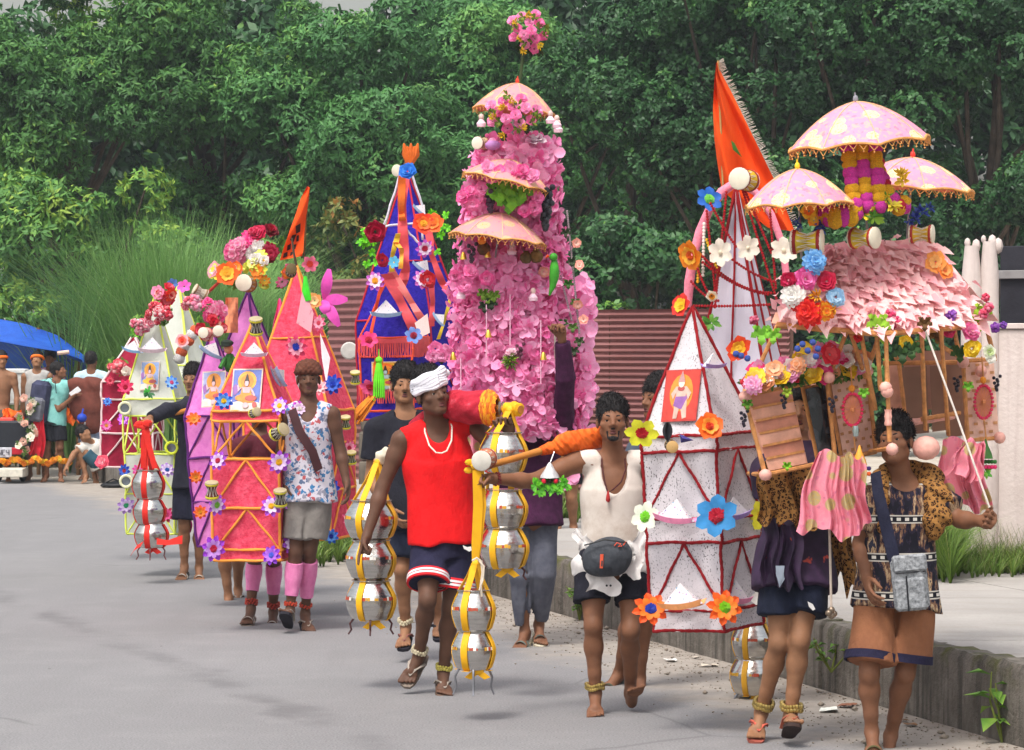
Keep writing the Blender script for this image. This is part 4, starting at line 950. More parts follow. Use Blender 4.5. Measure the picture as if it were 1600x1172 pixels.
# flag: cloth with real folds, silver fringe on its slanting edge
OL = [(1121, 97), (1125, 110), (1146, 150), (1168, 195), (1190, 240), (1212, 285), (1242, 362)]; LL = [(1119, 99), (1116, 130), (1114, 170), (1116, 215), (1121, 255), (1128, 298), (1200, 356)]
def fl(u, v):
    i = min(5, int(v * 6)); f = v * 6 - i; l = lerp(V3((*LL[i], 0)), V3((*LL[i + 1], 0)), f); r = lerp(V3((*OL[i], 0)), V3((*OL[i + 1], 0)), f); q = lerp(l, r, u)
    return P(q.x, q.y, D2 + .35 + .05 * math.sin(7 * u + 5 * v) * (.3 + v) + .025 * math.sin(15 * u - 6 * v))
t = NT('orange_flag'); t.set(.8, 0, .2); t.base(t.ramp(t.noise(t.co('Object', (6, 1, 1)), 3, 4), [(.3, H('#ee5318')), (.7, H('#fb6a2a'))])); t.translucent(.35); M_FLAG = t.m
mb = MB(); mb.grid(fl, 22, 30); k = len(mb.f); mb.grid(lambda u, v: fl(u, v) + V3((0, .004, 0)), 22, 30); mb.f = [f[::-1] if i < k else f for i, f in enumerate(mb.f)]
flag = part('flag', mb, M_FLAG, K2)
mb = MB()
for i in range(150):
    v = i / 150; p = fl(1, v); a = rj(.7); mb.tube([p, p + V3((.03 * math.cos(a) * .8 + .01, rj(.01), .018 * math.sin(a) + .012))], [.0022, .0012], 4)
part('flag_fringe', mb, mat('#cfc4b8', .4, .2, 60), flag)
mb = MB(); q = P(1151, 234, D2 + .27); mb.add([q + V3(v) for v in ((-.03, 0, .05), (-.012, -.005, .035), (.028, 0, -.04), (-.02, -.005, .0), (0, -.012, 0))], [(0, 1, 4), (1, 2, 4), (2, 3, 4), (3, 0, 4)]); part('leaf_print', mb, mat('#3f6a22', .7), flag)
mb = MB(); mb.tube([P(1130, 300, D2 + .3), P(1122, 95, D2 + .37)], .006, 6); part('flag_stick', mb, mat('#a5824e', .7), K2)

# ---- generic side bunches
def bunch(parent, px, py, D, r, n, kinds, cols, fr, green=True, squash=.8):
    for i in range(n):
        a = random.uniform(0, 6.28); q = random.uniform(0, 1) ** .5; d = V3((math.cos(a) * q, -math.sqrt(max(0, 1 - q * q)) * .6, math.sin(a) * q * squash))
        c = P(px, py, D) + d * r; flower(parent, c, d + CAMV * .7, fr * random.uniform(.75, 1.2), random.choice(kinds), *random.choice(cols))
    if green:
        for i in range(max(2, n // 3)):
            a = random.uniform(0, 6.28); flower(parent, P(px, py, D + .03) + V3((math.cos(a), 0, math.sin(a) * squash)) * r, V3((math.cos(a), -.6, math.sin(a))), fr * 1.3, 'sprig', '#4a7a28', '#6f9a35')
PINKS = [('#f0559a', '#f58ab8'), ('#e8408a', '#f06aa6'), ('#f48ab4', '#f7b4cc')]
REDS = [('#c41e3a', '#e65a72'), ('#d83a4a', '#f2a0aa'), ('#b0152c', '#d8304a')]
# ---- K6: red velvet frame at the front of the left group
def star_row(K, items):
    for px, py, D, rp, c1, c2, cc in items: flower(K, P(px, py, D), towards(.35), sz(rp * .87, D), 'star', c1, c2, cc, .36)
VIO = ('#a64ad0', '#e3c8ee')
D6 = 21.5; b0 = P(400, 872, D6); F6 = Frame(b0, R(-10), -.012)
K6 = thing('votive_shrine', 'red velvet frame with orange rods and violet flowers in front of the pink socked walkers', 'shrine', b0, 'carried pyramid frames')
lev = [(0, .228), (.065, .23), (.344, .232), (.667, .232), (.93, .23), (.995, .229)]
cs6, ap6 = pyramid_frame(K6, F6, lev, 1.60, M_REDVEL, M_ORROD, .0095, vb=(1, 2, 3), open_=(3,), bumpy=False)
c, r_, u_ = on_face(F6, lev, 1.6, 0, .22); poster(K6, c, r_, u_, sz(48, D6), sz(70, D6))
star_row(K6, [(350, 627, 21.2, 17, '#2a5fd0', '#5fa0ea', '#e8c21e'), (437, 635, 21.15, 18, *VIO, '#f0c21e'), (341, 720, 21.2, 20, *VIO, '#c2204a'), (436, 722, 21.15, 22, *VIO, '#e8b41e'), (462, 715, 21.3, 18, *VIO, '#d8a0d8'), (340, 790, 21.2, 20, *VIO, '#8ed04a'), (424, 792, 21.15, 22, *VIO, '#e8b41e'), (459, 785, 21.3, 20, *VIO, '#d8502a'), (334, 857, 21.2, 24, '#9a3ad0', '#c890e2', '#c41e4a'), (425, 868, 21.15, 20, '#8a3ad0', '#b46ae0', '#5a6ae0'), (457, 850, 21.3, 20, *VIO, '#6ec04a'), (468, 640, 21.3, 18, '#c23ac0', '#e8c8e8', '#e0d8d0')])
paper_hat(K6, P(397, 555, 21.32), sz(36, 21.3), '#d9b0c8', 0, 0); paper_hat(K6, P(434, 590, 21.4), sz(34, 21.3), '#a8bade', .9, .9)
for px, py, ax in ((400, 510, (0, -.4, 1)), (436, 675, (.6, -.6, .35)), (331, 766, (0, -.3, 1)), (438, 778, (0, -.35, 1)), (398, 645, (.5, -.8, .2))): drum(K6, P(px, py, 21.12), ax, sz(32 if px != 398 else 22, 21.1), '#3a2a26' if px != 331 else '#5a2a22', '#c9c02a', '#a89a7a')
# rear taller red pyramid
D6b = 22.7; b0 = P(472, 838, D6b); F6b = Frame(b0, R(-14), -.02)
K6b = thing('votive_shrine', 'taller red pyramid frame with orange rods behind the knitted cap walker', 'shrine', b0, 'carried pyramid frames')
lev6b = [(0, .31), (.34, .31), (.66, .31), (.89, .31)]
pyramid_frame(K6b, F6b, lev6b, 1.93, M_REDVEL, M_ORROD, .0095, vb=(0, 1), bumpy=False, mid=(.5,))
for px, py, D in ((521, 601, 22.2), (464, 541, 22.35)): flower(K6b, P(px, py, D), towards(), sz(19, D), 'star', '#1f3fb8' if px > 500 else '#e04a7a', '#3f6ad8' if px > 500 else '#f2a8c0', '#2a4ac8', .4)
star_row(K6b, [(516, 762, 22.2, 18, '#2a3ab0', '#3f62d8', '#b0203a'), (548, 810, 22.5, 18, '#f06a9a', '#f4a0c0', '#e03a5a'), (518, 838, 22.2, 14, '#2a6ad0', '#5a9ae6', '#2a3ab0'), (545, 700, 22.5, 15, '#e05a8a', '#f0a0bc', '#c02a4a'), (510, 690, 22.2, 14, '#1f3fb8', '#3f6ad8', '#2a4ac8'), (498, 505, 22.3, 14, '#e86a92', '#f2a8c0', '#e0506a'), (500, 606, 22.2, 15, '#f0b0b8', '#f4c8cc', '#e08090')])
panel(K6b, [P(474, 445, 22.3), P(490, 490, 22.28), P(486, 520, 22.26), P(463, 505, 22.28)], netting('pink_paper_scarf', '#edb3c0', '#d07a90', 0, 30)); panel(K6b, [P(500, 520, 22.3), P(516, 560, 22.28), P(510, 600, 22.26), P(503, 560, 22.28)], mat('#e6d9de', .8))
paper_hat(K6b, P(468, 600, 22.25), sz(30, 22.2), '#c9c2c4', 1.2, .3)
for px, py in ((549, 715), (540, 660), (555, 590)): drum(K6b, P(px, py, 22.45), (0, -.4, 1), sz(24, 22.4), '#4a5a2a', '#c9c02a', '#c9b98a')
drum(K6b, P(455, 423, 22.35), (.1, -1, .3), sz(26, 22.4), '#3a2a20', '#8a7a3a', '#5a4a2a')
for dx, dy, rr in ((511, 443, 15), (526, 468, 15), (508, 480, 14), (519, 490, 15)):
    mb = MB(); cpt = P(dx, dy, 22.3); hub = P(507, 468, 22.32); d = (cpt - hub); sd = d.cross(V3((0, -1, 0))).normalized() * sz(7, 22.3)
    for sg in (0, .004): mb.grid(lambda u, v: hub + d * (v * 1.9) + sd * (2 * u - 1) * (.35 + .9 * math.sin(math.pi * min(1, v * .95 + .03))) + V3((0, sg - .03 * math.sin(3 * v), 0)), 5, 9)
    part('magenta_leaf', mb, mat('#ee5fc8', .6, .1, 20, 0, 60, 0, .3), K6b)
flower(K6b, P(484, 412, 22.3), towards(), sz(16, 22), 'lily', '#f07a9a', '#f6b8c8', '#e04a3a'); flower(K6b, P(492, 470, 22.3), towards(), sz(14, 22), 'broad', '#e8a05a', '#f0c890')
mb = MB(); mb.tube([P(477, 432, 22.32), P(478, 455, 22.3), P(482, 470, 22.3)], [.012, .03, .026], 8); part('green_bottle_charm', mb, mat('#3fd02a', .3), K6b)
mb = MB(); mb.tube([P(463, 415, 22.34), P(459, 395, 22.32), P(456, 372, 22.3)], [.01, .009, .007], 6); part('spire_rod', mb, mat('#5a4a3a', .7), K6b)
# orange pennant with black print
PL = [(480, 291), (470, 310), (462, 335), (452, 362), (444, 385), (437, 407)]; PR = [(484, 293), (482, 315), (478, 342), (475, 370), (474, 392), (472, 400)]
def pf(u, v):
    i = min(4, int(v * 5)); f = v * 5 - i; q = lerp(lerp(V3((*PL[i], 0)), V3((*PL[i + 1], 0)), f), lerp(V3((*PR[i], 0)), V3((*PR[i + 1], 0)), f), u)
    return P(q.x, q.y, 22.75 + .03 * math.sin(5 * u + 7 * v))
PEN = thing('pennant', 'narrow orange pennant with black print above the red pyramid', 'pennant', P(465, 400, 22.75))
mb = MB(); mb.grid(pf, 12, 24); k = len(mb.f); mb.grid(lambda u, v: pf(u, v) + V3((0, .004, 0)), 12, 24); mb.f = [f[::-1] if i < k else f for i, f in enumerate(mb.f)]; part('cloth', mb, M_FLAG, PEN)
mb = MB()
for pts in (((.3, .52), (.6, .47), (.7, .56), (.45, .6)), ((.25, .63), (.5, .6), (.42, .72), (.2, .7)), ((.52, .62), (.66, .6), (.7, .68), (.56, .7)), ((.15, .78), (.3, .74), (.36, .82), (.2, .86)), ((.45, .75), (.6, .73), (.58, .8), (.48, .84)), ((.1, .9), (.25, .87), (.3, .95), (.12, .97)), ((.4, .88), (.5, .86), (.52, .93), (.42, .95))):
    mb.slab([pf(*q) + V3((0, -.004, 0)) for q in pts], (0, -1, 0), .002)
part('print', mb, mat('#2a1410', .7), PEN); mb = MB(); mb.tube([P(475, 405, 22.78), P(482, 290, 22.78)], .005, 6); part('stick', mb, mat('#6a4a2a', .7), PEN)

# ---- K7: magenta frame with purple rods
D7 = 23.4; b0 = P(349, 850, D7); F7 = Frame(b0, R(-12), -.05)
K7 = thing('votive_shrine', 'magenta cloth frame with purple rods between the red and lime frames', 'shrine', b0, 'carried pyramid frames')
lev7 = [(0, .15), (.32, .165), (.64, .18), (.94, .19)]
pyramid_frame(K7, F7, lev7, 1.58, M_MAG, M_PURROD, .009, vb=(0, 1, 2), bumpy=False)
c, r_, u_ = on_face(F7, lev7, 1.58, 0, .25); poster(K7, P(334, 608, 23.0), r_, u_, sz(38, 23), sz(58, 23), '#9aa0c8', '#e0902a', '#d8862d')
F7b = Frame(P(388, 655, 24.2), R(-20)); lev7b = [(0, .3)]
K7b = thing('votive_shrine', 'tall magenta pyramid with a drum at its tip behind the red velvet frame', 'shrine', P(388, 655, 24.2), 'carried pyramid frames')
pyramid_frame(K7b, F7b, lev7b, .98, M_MAG, M_PURROD, .009, bumpy=False)
drum(K7b, P(385, 443, 23.9), (-.2, -1, .05), sz(40, 24), '#c98a2a', '#8a5a2a'); drum(K7, P(321, 520, 23.0), (-.25, -1, 0), sz(26, 23), '#e0a09a', '#b0503a'); drum(K7, P(340, 518, 23.0), (.2, -1, .1), sz(26, 23), '#e0a09a', '#b0503a')
paper_hat(K7, P(328, 552, 22.95), sz(34, 23), '#9ab4d8', .5, .3)
star_row(K7, [(302, 655, 23.0, 15, '#f05a2a', '#f08a3a', '#e8a82a'), (306, 745, 23.0, 14, '#f0602a', '#f08a3a', '#e8a82a'), (313, 800, 23.0, 13, '#f0602a', '#f08a3a', '#e8a82a')])
mb = MB(); mb.ball(P(357, 545, 22.9), .035, 8, 0, (1, .9, 1.1)); q = P(357, 545, 22.9)
toy = part('toy_doll', mb, mat('#c98a6a', .7), K7); mb = MB(); mb.ball(P(359, 567, 22.92), .05, 8, 0, (.9, .8, 1.5)); mb.tube([P(352, 560, 22.9), P(344, 575, 22.85)], .018, 6); mb.tube([P(366, 560, 22.9), P(372, 578, 22.85)], .018, 6); part('toy_shirt', mb, mat('#2f6a2a', .8, .3, 40), toy)
mb = MB(); mb.ball(P(355, 536, 22.9), .042, 8, 0, (1.1, 1, .6)); mb.ball(P(352, 540, 22.86), .035, 8, 0, (1.3, 1, .25)); part('toy_cap', mb, mat('#1f2a22', .8), toy)
bunch(K7b, 382, 388, 24.0, sz(22, 24), 6, ['pompon'], PINKS, sz(17, 24), False); bunch(K7b, 412, 380, 24.0, sz(26, 24), 9, ['rose', 'pompon'], [('#f0ecea', '#f6f2ee'), ('#7a1526', '#b0203a'), ('#c41e4a', '#e04a72'), ('#f0b0c8', '#f4d0dc')], sz(15, 24))
bunch(K7b, 420, 420, 23.9, sz(34, 24), 14, ['rose', 'star', 'lily'], [('#2a4ac0', '#5a8ae6'), ('#f06aa0', '#f4a8c4'), ('#e8e0dc', '#f4f0ec'), ('#f28a2a', '#f4c23a'), ('#d8e04a', '#e8ee7a'), ('#e0407a', '#f080a8')], sz(11, 24))
bunch(K7b, 355, 428, 23.9, sz(22, 24), 8, ['lily', 'broad'], [('#f2641e', '#f8a43a'), ('#2a52c8', '#5a8ae6'), ('#e8e04a', '#f0ee8a'), ('#f0a0b0', '#f4ccd4')], sz(12, 24))
flower(K7b, P(355, 428, 23.7), towards(), sz(18, 24), 'broad', '#f2641e', '#f2c23a', '#f4b42a'); bunch(K7, 328, 487, 23.2, sz(13, 24), 8, ['pompon'], PINKS, sz(13, 24)); bunch(K7, 330, 512, 23.1, sz(20, 24), 7, ['rose', 'broad'], REDS + [('#f0c0a0', '#f4e0d0')], sz(10, 24))
mb = MB(); mb.tube([P(320, 462, 23.9), P(345, 438, 23.85)], .012, 6); part('red_handle', mb, mat('#a83226', .6), K7); drum(K7, P(313, 456, 23.8), (-.9, -.3, .5), sz(26, 24), '#b0a090', '#8a6a4a', '#cdbba4')
mb = MB(); mb.grid(lambda u, v: P(lerp(352, 372, u), lerp(465, 520, v), 23.9 + .04 * math.sin(5 * u + 3 * v)), 6, 10); mb.grid(lambda u, v: P(lerp(352, 372, u), lerp(465, 520, v), 23.905 + .04 * math.sin(5 * u + 3 * v)), 6, 10); part('peach_scarf', mb, mat('#e8906a', .8, .25, 20), K7b)
cloth_drape(K7b, P(437, 470, 23.6), .10, .05, .42, mat('#eb4a8c', .8, .2, 9, .2), 'pink_scarf', 3, .02, label=None)
# ---- K8: white and lime frame
D8 = 26.6; b0 = P(246, 832, D8); F8 = Frame(b0, R(-9), -.01)
K8 = thing('votive_shrine', 'white gauze frame with lime yellow rods at the left of the group', 'shrine', b0, 'carried pyramid frames')
lev8 = [(0, .205), (.33, .21), (.66, .215), (.98, .22), (1.11, .22)]
pyramid_frame(K8, F8, lev8, 1.98, M_WHITE2, M_LIME, .0085, vb=(0, 1, 2), open_=(2,), bumpy=False)
c, r_, u_ = on_face(F8, lev8, 1.98, 0, .22); poster(K8, c, r_, u_, sz(30, D8), sz(46, D8), '#8aa0cc', '#e8a82a', '#e2b22a')
F8b = Frame(P(280, 640, 27.4), R(-25)); K8b = thing('votive_shrine', 'taller white and lime pyramid behind the white gauze frame', 'shrine', P(280, 640, 27.4), 'carried pyramid frames')
pyramid_frame(K8b, F8b, [(0, .3)], 1.08, M_WHITE2, M_LIME, .010, bumpy=False, mid=(.35,))
paper_hat(K8, P(238, 548, 26.25), sz(38, 26), '#d9c0c8', 0, 0); paper_hat(K8, P(207, 548, 26.4), sz(30, 26), '#8ab4dc', .2, -.4)
bunch(K8, 247, 490, 26.4, sz(17, 26), 16, ['berry', 'pompon'], [('#d8485a', '#f2c0c4'), ('#c8283e', '#e87a86')], sz(9, 26)); bunch(K8, 222, 508, 26.4, sz(15, 26), 12, ['berry', 'pompon'], [('#e890a0', '#f2d0d4'), ('#d8607a', '#f0b0bc')], sz(8, 26)); bunch(K8, 256, 458, 26.6, sz(14, 26), 7, ['broad', 'rose'], [('#e8482a', '#f0a090'), ('#d8203a', '#f06a7a'), ('#f490b8', '#f8c4d8')], sz(12, 26))
bunch(K8b, 300, 470, 26.9, sz(18, 26), 10, ['berry', 'pompon'], [('#e8607a', '#f2b0bc'), ('#f090b0', '#f6ccd8')], sz(10, 26), False); flower(K8b, P(270, 443, 27.2), towards(), sz(10, 27), 'lily', '#5a7ac0', '#e6e8ee'); flower(K8b, P(288, 448, 27.2), towards(), sz(12, 27), 'lily', '#f060c0', '#f48ad0')
flower(K8, P(212, 520, 26.4), towards(), sz(14, 26), 'sprig', '#7ed02a', '#4a8a2a')
for px, py, cc in ((300, 523, '#f4ede8'), (295, 532, '#f0704a'), (288, 540, '#f4ede8'), (284, 550, '#f0704a'), (280, 560, '#f4ede8'), (306, 516, '#f0704a')): put('pompom', pom_mesh(cc), K8b, P(px, py, 26.5), None, (sz(9, 26.5),) * 3)
flower(K8b, P(285, 533, 26.4), towards(), sz(12, 26), 'broad', '#f4b0b8', '#f0705a', '#e8402a')
star_row(K8, [(196, 605, 26.25, 18, '#e01e5a', '#f04a7a', '#c0103a'), (269, 598, 26.2, 14, '#3f7ad0', '#7ab0ea', '#d04a7a'), (195, 735, 26.3, 13, '#2a4ac0', '#4a72dc', '#d03a3a'), (197, 790, 26.3, 17, '#a07ac0', '#d0b8e0', '#2a9a6a'), (262, 735, 26.2, 16, '#b08ad0', '#dcc8ea', '#2a62b0'), (215, 735, 26.25, 12, '#f04ab0', '#f48acc', '#e0409a'), (262, 805, 26.2, 14, '#b02a4a', '#d84a8a', '#c02a6a')])
flower(K8, P(232, 614, 26.2), towards(), sz(13, 26), 'sprig', '#3fae3a', '#2a6a3a')
for px, py in ((195, 638), (197, 752), (268, 700), (295, 768)):
    mb = MB(); mb.lathe([(.001, 0), (sz(8, 26), .005), (sz(8, 26), .012), (.001, .014)], P(px, py, 26.2), 18, 0, zto((0, -1, 0))); o = part('mirror_disc', mb, mat('#8a93a0', .2, .1, 20, 0, 60, .6), K8)
    mb = MB(); mb.tube([P(px, py, 26.17) + V3((math.cos(a / 3.18) * sz(9, 26), 0, math.sin(a / 3.18) * sz(9, 26))) for a in range(20)], .011, 6, 0, False, True); part('disc_rim', mb, mat('#d8d8b4' if px < 260 else '#d4e03a', .6), o)
    drum(K8, P(px, py, 26.33), (0, -1, 0), sz(24, 26), '#6a5a4a', '#8a7a5a')
cloth_drape(K8, P(293, 700, 26.3), .06, .02, .42, mat('#6a1a8a', .7), 'purple_streamer', 3, .015); cloth_drape(K8, P(294, 790, 26.28), .05, .03, .2, mat('#ee4aa0', .7), 'pink_streamer', 3, .012)
# ---- K9: maroon frame far left
D9 = 28.6; b0 = P(205, 728, D9); F9 = Frame(b0, R(-5), .02)
K9 = thing('votive_shrine', 'maroon frame with pale rods at the far left of the group', 'shrine', b0, 'carried pyramid frames')
lev9 = [(0, .235), (.3, .235), (.6, .23), (.75, .23)]
pyramid_frame(K9, F9, lev9, 1.18, M_MAROON, M_PALEROD, .009, vb=(0, 1), bumpy=False)
star_row(K9, [(166, 665, 28.2, 12, '#f04ab0', '#f48acc', '#f0b03a'), (193, 655, 28.1, 13, '#c04ae0', '#e08af0', '#3a3ab0'), (168, 628, 28.2, 10, '#2a62c0', '#4a8adc', '#2a4ab0'), (172, 595, 28.3, 10, '#d8305a', '#f0607a', '#c01a3a')])
flower(K9, P(160, 722, 28.2), towards(), sz(13, 28), 'rose', '#f0607a', '#f4a0b0'); bunch(K9, 184, 572, 28.3, sz(13, 28), 12, ['berry', 'rose'], [('#e85a6a', '#f2a8ac'), ('#d83a52', '#f08a96')], sz(8, 28)); flower(K9, P(198, 580, 28.2), towards(), sz(9, 28), 'rose', '#e8d8cc', '#f0e6dc')

# ---- K5: violet blue frame
D5 = 24.2
K5 = thing('votive_shrine', 'tall violet blue pyramid with coral ribbons and an orange flame top', 'shrine', P(632, 660, D5), 'carried pyramid frames')
F5 = Frame(P(640, 500, D5 + .3), R(-22), -.025); lev5 = [(-.75, .31), (-.4, .31), (.0, .31)]
pyramid_frame(K5, F5, lev5, 1.17, M_BLUE, M_REDR2, .008, vb=(0,), bumpy=False, mid=(.38,))
F5f = Frame(P(618, 640, D5 - .35), R(-16), -.02); lev5f = [(.0, .205), (.4, .205), (.53, .205)]
pyramid_frame(K5, F5f, lev5f, 1.06, M_BLUE, mat('#e2502e', .8, .15, 40), .009, bumpy=False)
for k in (0, 1):                                             # fringed coral bands
    for zb in (.42, .08):
        c = [(-1, -1), (1, -1), (1, 1)]; A = F5f(c[k][0] * .215, c[k][1] * .215, zb + .12); B = F5f(c[k + 1][0] * .215, c[k + 1][1] * .215, zb + .12); mb = MB(); n = 34; ndir = (B - A).cross(V3((0, 0, 1))).normalized()
        mb.slab([A, B, B - V3((0, 0, .045)), A - V3((0, 0, .045))], ndir, .006)
        for i in range(n): p = lerp(A, B, (i + .5) / n) - V3((0, 0, .04)) - ndir * .003; mb.tube([p, p - V3((rj(.004), 0, .06)), p - V3((rj(.008), rj(.006), .11))], [.0055, .005, .0035], 5)
        part('fringe', mb, M_CORAL, K5)
def streamer(parent, pts, D, w, m, name='ribbon'):
    mb = MB(); P_ = [P(x, y, D) for x, y in pts]; Q = []
    for i in range(len(P_) - 1):
        for k in range(5): Q.append(lerp(P_[i], P_[i + 1], k / 5) + V3((0, .02 * math.sin(1.3 * (i * 5 + k)), 0)))
    Q.append(P_[-1]); ribbon(mb, Q, [w * (.85 + .15 * math.sin(.8 * i)) for i in range(len(Q))], [V3((1, .5 * math.sin(.5 * i), .1)) for i in range(len(Q))], .004); return part(name, mb, m, parent)
M_ORR = mat('#f47a2e', .7, .14, 12, .2, 60, 0, .25); M_YEL = mat('#e8cc3a', .6, .1, 12, 0, 60, 0, .25)
streamer(K5, ((632, 262), (628, 320), (630, 380), (634, 420), (626, 450)), 23.75, .09, M_CORAL); streamer(K5, ((628, 275), (627, 330), (629, 345)), 23.72, .06, M_ORR); streamer(K5, ((668, 350), (675, 400), (690, 440), (703, 462)), 23.75, .06, M_CORAL); streamer(K5, ((604, 428), (625, 470), (648, 515)), 23.55, .10, M_CORAL); streamer(K5, ((612, 425), (640, 468), (660, 500)), 23.58, .07, mat('#f58a86', .7, .1, 12, 0, 60, 0, .25)); streamer(K5, ((672, 430), (676, 470), (674, 510)), 23.6, .05, M_CORAL); streamer(K5, ((622, 365), (613, 400), (612, 425)), 23.7, .045, M_YEL); streamer(K5, ((617, 378), (628, 390), (626, 420)), 23.68, .04, mat('#f0a83a', .6)); streamer(K5, ((598, 435), (588, 480), (578, 530)), 23.6, .03, mat('#e2502e', .8)); streamer(K5, ((592, 560), (588, 600), (584, 620)), 23.5, .075, M_ORR); streamer(K5, ((708, 450), (695, 500), (685, 530)), 23.6, .03, M_YEL)
for a, b in (((626, 270), (600, 352)), ((640, 265), (662, 330)), ((602, 354), (655, 350)), ((634, 358), (655, 380)), ((660, 340), (661, 375))): rib(K5, P(*a, 23.78), P(*b, 23.78), .009, mat('#cfcad8', .7), 'white_rod', False)
for px, py, rp, kd, c1, c2, cc in ((586, 362, 20, 'rose', '#a8143c', '#c41e4a', None), (597, 407, 12, 'rose', '#b01a3c', '#c8284a', None), (586, 440, 17, 'star', '#c060c0', '#ead0ea', '#e8a41e'), (662, 350, 20, 'broad', '#e8401e', '#f2702a', '#f2b42a'), (678, 350, 18, 'broad', '#f2641e', '#f4862e', '#f4762a'), (663, 388, 17, 'star', '#d060c8', '#f0d8f0', '#c01e4a'), (668, 437, 15, 'rose', '#c8202e', '#e0404a', None), (660, 437, 17, 'star', '#d070c8', '#f0d8f0', '#c02a4a'), (646, 525, 17, 'lily', '#6a8ad0', '#8aa8e2', '#a0203c'), (576, 532, 15, 'lily', '#ea3a82', '#f06aa2', '#c01e3c'), (579, 605, 16, 'lily', '#f0609a', '#f48ab4', '#b8203c'), (616, 410, 12, 'lily', '#5ab4d8', '#8ad0e6', None), (637, 268, 14, 'rose', '#2a7ad8', '#4a9aea', None)):
    D = 23.45 if py < 500 else 23.35; flower(K5, P(px, py, D), towards(.3), sz(rp, D), kd, c1, c2, cc)
for px, py, w, tl in ((603, 492, 42, 0), (655, 330, 24, .7), (658, 420, 30, .6), (684, 500, 24, .9)): paper_hat(K5, P(px, py, 23.5), sz(w, 23.5), '#9ab8dc', tl, .1)
panel(K5, [P(648, 505, 23.5), P(668, 490, 23.5), P(672, 520, 23.48), P(655, 528, 23.48)], netting('pale_scarf', '#f0d8d4', '#e0a890', 0, 30))
for cx_, cy_, n in ((575, 380, 10), (585, 392, 10), (690, 345, 7), (695, 375, 7)):
    for _ in range(n // 2): flower(K5, P(cx_ + rj(16), cy_ + rj(22), 23.7), towards(.8), sz(9, 23.7), 'sprig', '#7cdc1e', '#58b818')
mb = MB()
for i in range(5): x = 634 + i * 4; mb.tube([P(640, 255, 23.9), P(x, 240, 23.88), P(x + (i - 2) * 1.5, 224 + 5 * (i % 2), 23.86)], [.03, .032, .006], 6)
part('flame_top', mb, M_ORR, K5); drum(K5, P(626, 267, 23.85), (-.6, -1, 0), sz(28, 24), '#a08a5a', '#7a6a4a')
rib(K5, P(632, 262, 24), P(638, 240, 24), .012, mat('#6a4a2a', .7), 'spire_rod', False)
def tassel(parent, p, L, m, r=.03):
    p = V3(p); mb = MB(); mb.ball(p, r * .75, 8)
    for i in range(16): a = i * .39; d = V3((math.cos(a), math.sin(a), 0)); mb.tube([p - V3((0, 0, r * .5)) + d * r * .4, p + d * r * .95 - V3((0, 0, L * .5)), p + d * r * 1.1 - V3((0, 0, L * random.uniform(.92, 1.05)))], [.006, .007, .005], 5)
    mb.tube([p, p + V3((0, 0, .08))], .004, 5); return part('tassel', mb, m, parent)
tassel(K5, P(592, 563, 23.3), .28, mat('#6ee02a', .6), .036)
mb = MB(); a, b = P(582, 622, 23.3), P(555, 655, 23.3)
for i in range(22): d = V3((rj(.05), rj(.03), rj(.04))); mb.tube([a + d * .5, lerp(a, b, .5) + d * .8, b + d], .008, 5)
part('orange_fringe', mb, mat('#f0922a', .7, .2, 20), K5); poster(K5, F5f(0, -.211, .25), F5f.d(1, 0, 0), F5f.d(0, 0, 1), .22, .22, '#d8a02a', '#e06a2a', '#c9b02a', '#9ab0b0')
# ================================================================== K4: pink paper flower tower
D4 = 20.35; b0 = P(805, 650, D4)
K4 = thing('flower_tower', 'tall tower of bright pink paper petals with three small parasols', 'tower', b0, 'carried pyramid frames')
PROF = [(212, 745, 872), (250, 738, 874), (300, 726, 876), (350, 722, 878), (400, 712, 884), (450, 706, 894), (500, 700, 903), (550, 698, 908), (600, 700, 912), (640, 712, 914), (672, 740, 912)]
def tw(y):
    for (y0, l0, r0), (y1, l1, r1) in zip(PROF, PROF[1:]):
        if y <= y1: f = (y - y0) / (y1 - y0); return lerp(l0, l1, f), lerp(r0, r1, f)
    return PROF[-1][1:]
t = NT('pink_tissue'); t.set(.75, 0, .25); co = t.co('Object'); a = t.n('ObjectInfo')
t.base(t.ramp(t.math('FRACT', t.math('ADD', t.noise(co, 9, 3), t.math('MULTIPLY', a.outputs['Random'], .5))), [(.2, H('#fd88c6')), (.5, H('#ffa2d4')), (.8, H('#ffc2e4'))])); t.translucent(.4); M_TISS = t.m
t = NT('pink_tissue_mass'); t.set(.75, 0, .25); at = t.n('Attribute'); at.attribute_name = 'tint'
t.base(t.ramp(at.outputs['Fac'], [(0, H('#f676b8')), (.4, H('#fe96cc')), (1, H('#ffc0e2'))])); t.translucent(.4); M_TISSM = t.m
mb = MB()
def core(u, v):
    y = lerp(216, 662, v); l, r = tw(y); a = 2 * math.pi * u; w = (r - l) / 2 * .8; k = 1 + .07 * math.sin(5 * a + 9 * v) + .05 * math.sin(23 * v)
    c = P((l + r) / 2, y, D4); return c + V3((math.cos(a) * sz(w, D4) * k, math.sin(a) * sz(w, D4) * .85 * k, 0))
mb.grid(core, 24, 30, 0, True); part('cloth_body', mb, mat('#f66cb8', .85, .25, 8, .4, 20, 0, .25), K4)
pet = []
